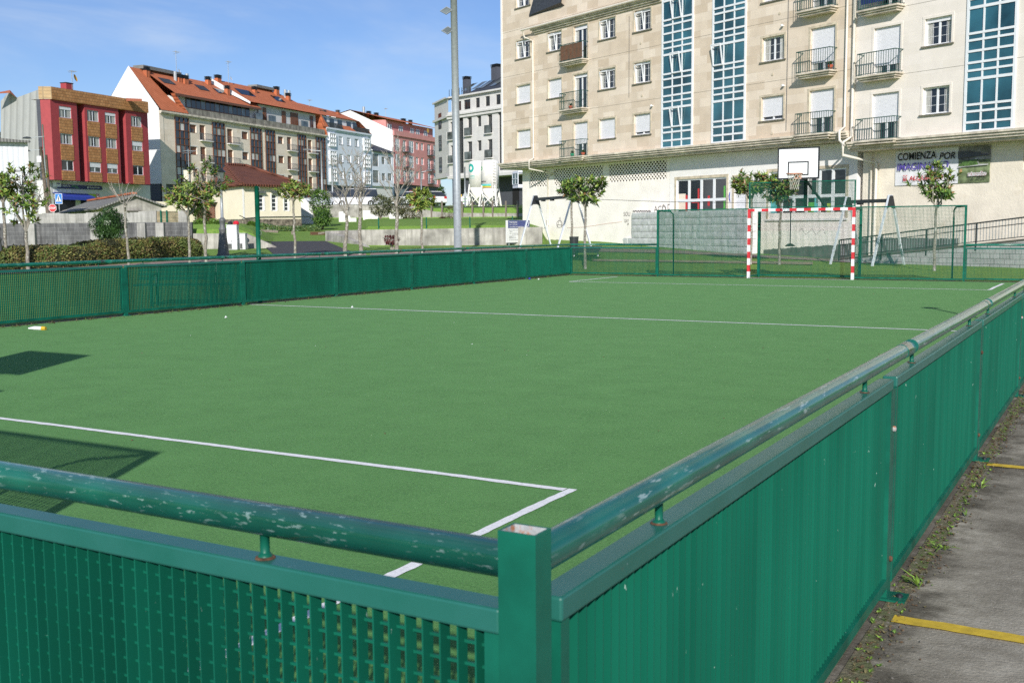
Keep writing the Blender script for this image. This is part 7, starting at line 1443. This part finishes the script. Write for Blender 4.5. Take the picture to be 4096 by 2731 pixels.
# ---- cream house
fh = Fac(976, 80, 1206, 84, 'house', 'cream single storey house with old red tiled hip roof', zb=.9); r = fh.root; Z = lambda x, y, o=0: fh.Z(x, y, o); X = fh.X
ze = (Z(981, 741)+Z(1147, 742))/2; zst = (Z(981, 876)+Z(1203, 877))/2; dps = 7.5
wn = [(1030, 1055), (1086, 1107), (1136, 1155)]; hs = [(X(a), X(c), Z(1040, 843), Z(1040, 777)) for a, c in wn]
wall(r, 'wall', 'house_cream', 0, fh.len, zst, ze, hs, dep=.15, body=False)
for h_ in hs: window(r, *h_, y=.08, rows=4, cols=1, fw=.06, muntin=0, pane='glass_dark'); surround(r, *h_, 'paint_white', .08, -.03); MB().face((h_[0]-.1,-.30,h_[3]+.08),(h_[1]+.1,-.30,h_[3]+.08),(h_[1]+.1,-.001,h_[3]+.22),(h_[0]-.1,-.001,h_[3]+.22)).build('canopy', 'glass_pale', r)
lp = LC(fh, P(848, 800, 84)); lv = Vector((lp.x, lp.y, 0)); MB().face(lv+Vector((0,0,zst)), (0,0,zst), (0,0,ze), lv+Vector((0,0,ze))).build('side_wall', 'house_cream', r)
MB().box(-.04, .10, -.03, -.005, zst, ze).build('corner_trim', 'paint_white', r); MB().box(0, fh.len, -.05, .3, -.9, zst-.003).build('stone_plinth', 'rubble', r); MB().face(lv+Vector((0,-.03,-.9)), (-.02,-.05,-.9), (-.02,-.05,zst-.003), lv+Vector((0,-.03,zst-.003))).build('stone_plinth', 'rubble', r)
A1 = LC(fh, P(903, 661, 86)); A2 = LC(fh, P(985, 664, 88)); ov = .45; E0 = Vector((-.3, -ov, ze-.05)); E1 = Vector((fh.len+.3 if False else X(1150)+.0, -ov, ze-.05)); El = lv+Vector((-.4, -.2, ze-.05)); Er = Vector((fh.len+.4, -ov, ze-.05)); zr_ = (A1.z+A2.z)/2
mb = MB(); mb.face(E0, Er, (A2.x, A2.y, zr_), (A1.x, A1.y, zr_)); mb.face(El, E0, (A1.x, A1.y, zr_)); mb.face(Er, (Er.x, Er.y+dps*1.4, ze), (A2.x, A2.y, zr_)); mb.face(El, (A1.x, A1.y, zr_), (A2.x, A2.y, zr_), (Er.x, Er.y+dps*1.4, ze)); mb.build('roof', 'roof_old', r)
mb = MB(); n = 46
for i in range(n): x = E0.x+(Er.x-E0.x)*i/n; mb.tube([(x, -ov-.05, ze-.06), (x, -ov+.2, ze+.0)], .10, 6)
for i in range(26): p = El.lerp(E0, i/26); mb.tube([p+Vector((0,-.05,-.02)), p+Vector((0,.15,.05))], .10, 6)
mb.build('eave_tiles', 'roof_orange' if False else 'roof_old', r)
mb = MB(); mb.tube([E0+Vector((0,0,.08)), (A1.x, A1.y, zr_+.06)], .13, 6); mb.tube([(A1.x, A1.y, zr_+.06), (A2.x, A2.y, zr_+.06)], .13, 6); mb.tube([(A2.x, A2.y, zr_+.06), Er+Vector((0,0,.08))], .13, 6); mb.build('ridge_tiles', 'roof_old', r)
p = LC(fh, P(754, 700, 86)); q = LC(fh, P(754, 655, 86)); stack(r, p.x, p.y, p.z-3, q.z-.5, .55, .5, 'house_cream', 'black_paint', .45); antenna(r, p.x-.2, p.y-.4, q.z-1.5, 2.6, dish=False)
p = LC(fh, P(825, 760, 90)); MB().box(p.x-4.5, p.x+1, p.y, p.y+3, -.5, fh.Z(760, 790)).build('rear_wing', 'house_cream', r); MB().box(lv.x-1.0, lv.x-.2, lv.y-.6, lv.y+.6, -.5, Z(830, 800)).build('brick_porch', 'red_brick', r); MB().face((lv.x-1.6, lv.y-1.0, Z(830, 806)), (lv.x+.3, lv.y-1.0, Z(830, 800)), (lv.x+.3, lv.y+1, Z(830, 792)), (lv.x-1.6, lv.y+1, Z(830, 790))).build('porch_roof', 'slate', r)
MB().tube([(-.4,-.08,zst+.25),(.1,-.08,zst+.05),(1.6,-.06,zst+.15),(6.0,-.06,zst+.2),(6.4,-.06,zst+.02)], .03, 5).build('cable', 'dark_steel', r)
# white wall and railing right of the house
pwall('garden_wall', 'short white wall right of the cream house', [(1203, 792, 90), (1218, 795, 90), (1250, 830, 90)], 0, 'paint_white', zdrop=.5)
# ---- silos
def silo(xc, D, ytop, ycyl, ybase, wpx, label, seed, kind):
    b = ground_at(xc, D); R_ = wpx/F*D/2; Z = lambda y: P(xc, y, D).z-b.z; zt, zcl, z0 = Z(ytop), Z(ycyl), Z(ybase); b.z += z0; zt -= z0; zcl -= z0
    r = thing('silo', label, 'silo', b, YAW-.25, 'mortar silos'); MB().lathe([(R_,zcl),(R_,zt-.25),(R_*.92,zt-.1),(R_*.55,zt),(.05,zt+.02)], 28).build('tank', 'silo_white', r, smooth=True)
    MB().lathe([(.14,zcl*.30),(R_*.98,zcl)], 24).build('cone', 'silo_white', r, smooth=True); MB().lathe([(.15,zcl*.12),(.15,zcl*.3)], 10).build('outlet', 'lead_grey', r)
    q = [(s*R_*.92, t*R_*.92) for s, t in ((-1,-1),(1,-1),(1,1),(-1,1))]
    for i, (x, y) in enumerate(q): MB().beam((x*1.15,y*1.15,0),(x*.8,y*.8,zcl+.3),.13).build('leg', 'silo_white', r); MB().box(x*1.15-.2,x*1.15+.2,y*1.15-.2,y*1.15+.2,-.06,.0).build('foot', 'silo_white', r)
    for i in range(4):
        (x, y), (x2, y2) = q[i], q[(i+1) % 4]; MB().beam((x*1.12,y*1.12,.15),(x2*.85,y2*.85,zcl*.8),.07).beam((x2*1.12,y2*1.12,.15),(x*.85,y*.85,zcl*.8),.07).build('brace', 'silo_white', r)
    mb = MB(); x = R_*.55; y = -R_*.98
    if kind:
        mb.beam((x,y,.2),(x,y,zt-.1),.05); mb.beam((x+.36,y+.08,.2),(x+.36,y+.08,zt-.1),.05); k = .3
        while k < zt-.2: mb.beam((x,y,k),(x+.36,y+.08,k),.03); k += .28
        mb.build('ladder', 'silo_white', r)
    return r, R_, zt, zcl
def arc(r, R_, a0, a1, z0, z1, m, name): 
    mb = MB(); n = 14
    for i in range(n): u = a0+(a1-a0)*i/n; v = a0+(a1-a0)*(i+1)/n; mb.face((R_*cos(u),R_*sin(u),z0),(R_*cos(v),R_*sin(v),z0),(R_*cos(v),R_*sin(v),z1),(R_*cos(u),R_*sin(u),z1))
    return mb.build(name, m, r)
r, R_, zt, zcl = silo(1912, 114, 644, 750, 841, 68, 'white silo on legs with a teal emblem, the left one', 1, 0)
H_ = zt-zcl; rr_ = R_+.012
mb = MB(); th0 = -pi*.68; 
n = 18; cz_ = zcl+H_*.72; 
for i in range(n):
    u, v = 2*pi*i/n, 2*pi*(i+1)/n; f3 = lambda t, q: (rr_*cos(th0+.40*q*cos(t)/R_), rr_*sin(th0+.40*q*cos(t)/R_), cz_+.45*q*sin(t)); mb.face(f3(u,1), f3(v,1), f3(v,.45), f3(u,.45))
mb.build('emblem', 'silo_teal', r); arc(r, R_+.012, th0-.1, th0+.5, zcl+H_*.40, zcl+H_*.43, 'silo_teal', 'lettering_bar'); arc(r, R_+.012, th0-.1, th0+.5, zcl+H_*.33, zcl+H_*.345, 'silo_teal', 'lettering_bar')
r, R_, zt, zcl = silo(1962, 110, 640, 755, 841, 71, 'white silo with ladder and striped band, the right one', 2, 1); H_ = zt-zcl
a0, a1 = -pi*.93, -pi*.38; arc(r, R_+.012, a0, a1, zcl+H_*.03, zcl+H_*.075, 'stripe_yellow', 'stripe'); arc(r, R_+.012, a0, a1, zcl+H_*.075, zcl+H_*.105, 'stripe_green', 'stripe'); arc(r, R_+.012, a0, a1, zcl+H_*.105, zcl+H_*.155, 'stripe_cyan', 'stripe')
t_ = text('yalbi', H_*.07, 'ink', r, (0, 0, 0), w=R_*.75, bold=.02)
for v in t_.data.vertices: u = v.co.x; zz = v.co.y; t2 = -pi*.80+u/R_; v.co = Vector(((R_+.016)*cos(t2), (R_+.016)*sin(t2), zcl+H_*.2+zz))
t_.rotation_euler = (0, 0, 0)
mb = MB(); cz_ = zcl+H_*.70
for i in range(12):
    u, v = 2*pi*i/12, 2*pi*(i+1)/12; f3 = lambda t, q: ((R_+.014)*cos(-pi*.78+.17*q*cos(t)/R_), (R_+.014)*sin(-pi*.78+.17*q*cos(t)/R_), cz_+.2*q*sin(t)); mb.face(f3(u,1), f3(v,1), f3(v,.5), f3(u,.5))
mb.build('emblem', 'stripe_green', r)
# triangular sign seen from behind, green container, boards by the silos
b = ground_at(1863, 106); r = thing('road_sign', 'back of a triangular road sign on a pole, left of the silos', 'road sign', b, YAW); h0 = P(1863, 787, 106).z-b.z; h1 = P(1863, 764, 106).z-b.z; w_ = 12/F*106; MB().face((-w_,0,h0),(w_,0,h0),(0,0,h1)).face((-w_,.03,h0),(0,.03,h1),(w_,.03,h0)).build('plate', 'galv', r); MB().tube([(0,.06,0),(0,.06,h0+.3)], .05, 8).build('pole', 'galv', r)
b = ground_at(1880, 124); r = thing('container', 'dark green skip behind the silo legs', 'container', b, YAW); h = P(1880, 815, 124).z-b.z; MB().face((-1.7,0,0),(1.7,0,0),(2,0,h),(-2,0,h)).face((-2,0,h),(2,0,h),(2,1.6,h),(-2,1.6,h)).build('skip', 'hedge_d', r)
b = ground_at(1864, 122); r = thing('site_sign', 'small white sign at the green skip', 'sign', b, YAW); MB().box(-.45,.45,0,.03,.3,1.15).build('plate', 'sign_white', r); MB().box(-.35,.35,-.01,-.002,.5,.6).box(-.3,.3,-.01,-.002,.8,.9).build('marks', 'sign_green', r)
b = ground_at(1843, 110); r = thing('warning_sign', 'small yellow warning sign beside the floodlight pole', 'sign', b, YAW); z = P(1843, 794, 110).z-b.z; MB().box(-.22,.22,0,.02,z-.25,z+.1).build('plate', 'sign_white', r); MB().box(-.15,.15,-.01,-.002,z+.12,z+.4).build('yellow_mark', 'stripe_yellow', r); MB().tube([(0,.03,0),(0,.03,z)], .03, 6).build('pole', 'galv', r)
# ---- cars
def car(b, rz, label, m, L_=4.2, W_=1.75, H_=1.45, van=0):
    r = thing('parked_car', label, 'car', b, rz, 'cars parked along the far street'); hw = W_/2
    def loft(secs, m_, name):
        mb = MB()
        for (x0, w0, z0, z1, wt0), (x1, w1, y0, y1, wt1) in zip(secs, secs[1:]):
            a = [(x0,-w0,z0),(x0,w0,z0),(x0,wt0,z1),(x0,-wt0,z1)]; c = [(x1,-w1,y0),(x1,w1,y0),(x1,wt1,y1),(x1,-wt1,y1)]
            for i in range(4): mb.face(a[i], a[(i+1)%4], c[(i+1)%4], c[i])
        for (x, w_, z0, z1, wt), s in ((secs[0], 1), (secs[-1], -1)): q = [(x,-w_,z0),(x,w_,z0),(x,wt,z1),(x,-wt,z1)]; mb.face(*(q[::-1] if s > 0 else q))
        return mb.build(name, m_, r, bev=.04)
    h = L_/2; loft([(-h,hw*.85,.35,.70,hw*.82),(-h+.15,hw*.97,.25,.82,hw*.93),(-h+1.1,hw,.22,.92,hw*.95),(h-.7,hw,.22,.95,hw*.95),(h-.05,hw*.95,.28,.90,hw*.9),(h,hw*.9,.35,.80,hw*.85)], m, 'body')
    cab = loft([(-h+.9 if not van else -h+.5,hw*.93,.90,.92,hw*.9),(-h+1.6 if not van else -h+1.1,hw*.93,.9,H_-.02,hw*.76),(0,hw*.93,.9,H_,hw*.78),(h-(.9 if not van else .2),hw*.93,.9,H_-.05,hw*.76),(h-(.25 if not van else .05),hw*.92,.9,.96,hw*.88)], 'glass_dark', 'windows')
    loft([(-h+1.65 if not van else -h+1.15,hw*.74,H_-.03,H_+.01,hw*.70),(0,hw*.77,H_-.01,H_+.05,hw*.72),(h-.95 if not van else h-.25,hw*.74,H_-.05,H_,hw*.7)], m, 'roof')
    for x in (-h+.8, h-.8):
        for s in (-1, 1): w_ = MB().tube([(x, s*hw*.78, .31), (x, s*hw*1.0, .31)], .31, 16).build('wheel', 'tyre', r); MB().tube([(x, s*hw*1.0, .31), (x, s*hw*1.012, .31)], .18, 10).build('rim', 'alu', w_)
    for s in (-1, 1): MB().box(h-.03, h+.012, s*hw*.72-.14, s*hw*.72+.14, .68, .92).build('tail_light', 'tail_red', r); MB().box(-h-.012, -h+.03, s*hw*.62-.16, s*hw*.62+.16, .55, .70).build('headlight', 'sign_white', r)
    MB().box(h, h+.014, -.26, .26, .55, .67).build('number_plate', 'sign_white', r); return r
def cat_(x, D): return ground_at(x, D)+Vector((0, 0, .03))
car(cat_(1728, 112), YAW+radians(-90+28), 'white hatchback seen from behind, right of the bright green magnolia', 'car_white')
car(cat_(1640, 116), YAW+radians(8), 'white car mostly hidden behind the olive trees', 'car_white')
car(cat_(1428, 108), YAW+radians(8), 'white van parked between two bare trees', 'car_white', 4.4, 1.8, 1.75, 1)
car(cat_(1342, 109), YAW+radians(8), 'dark car parked left of the white van', 'car_dark'); car(cat_(1292, 108), YAW+radians(6), 'silver car parked behind the fresh green tree', 'car_silver')
# ---- lamp post that stands outside the frame on the pavement and throws the thin shadow on the turf
b = Vector((1.55, 12.55, 0)); r = thing('street_lamp', 'slim street lamp on the pavement right of the pitch, outside the frame', 'street lamp', b); MB().tube([(0,0,0),(0,0,4.1)], [.06,.035], 10).build('pole', 'galv', r); MB().lathe([(.05,4.1),(.16,4.15),(.12,4.24),(.02,4.28)], 10).build('lamp_head', 'dark_steel', r)
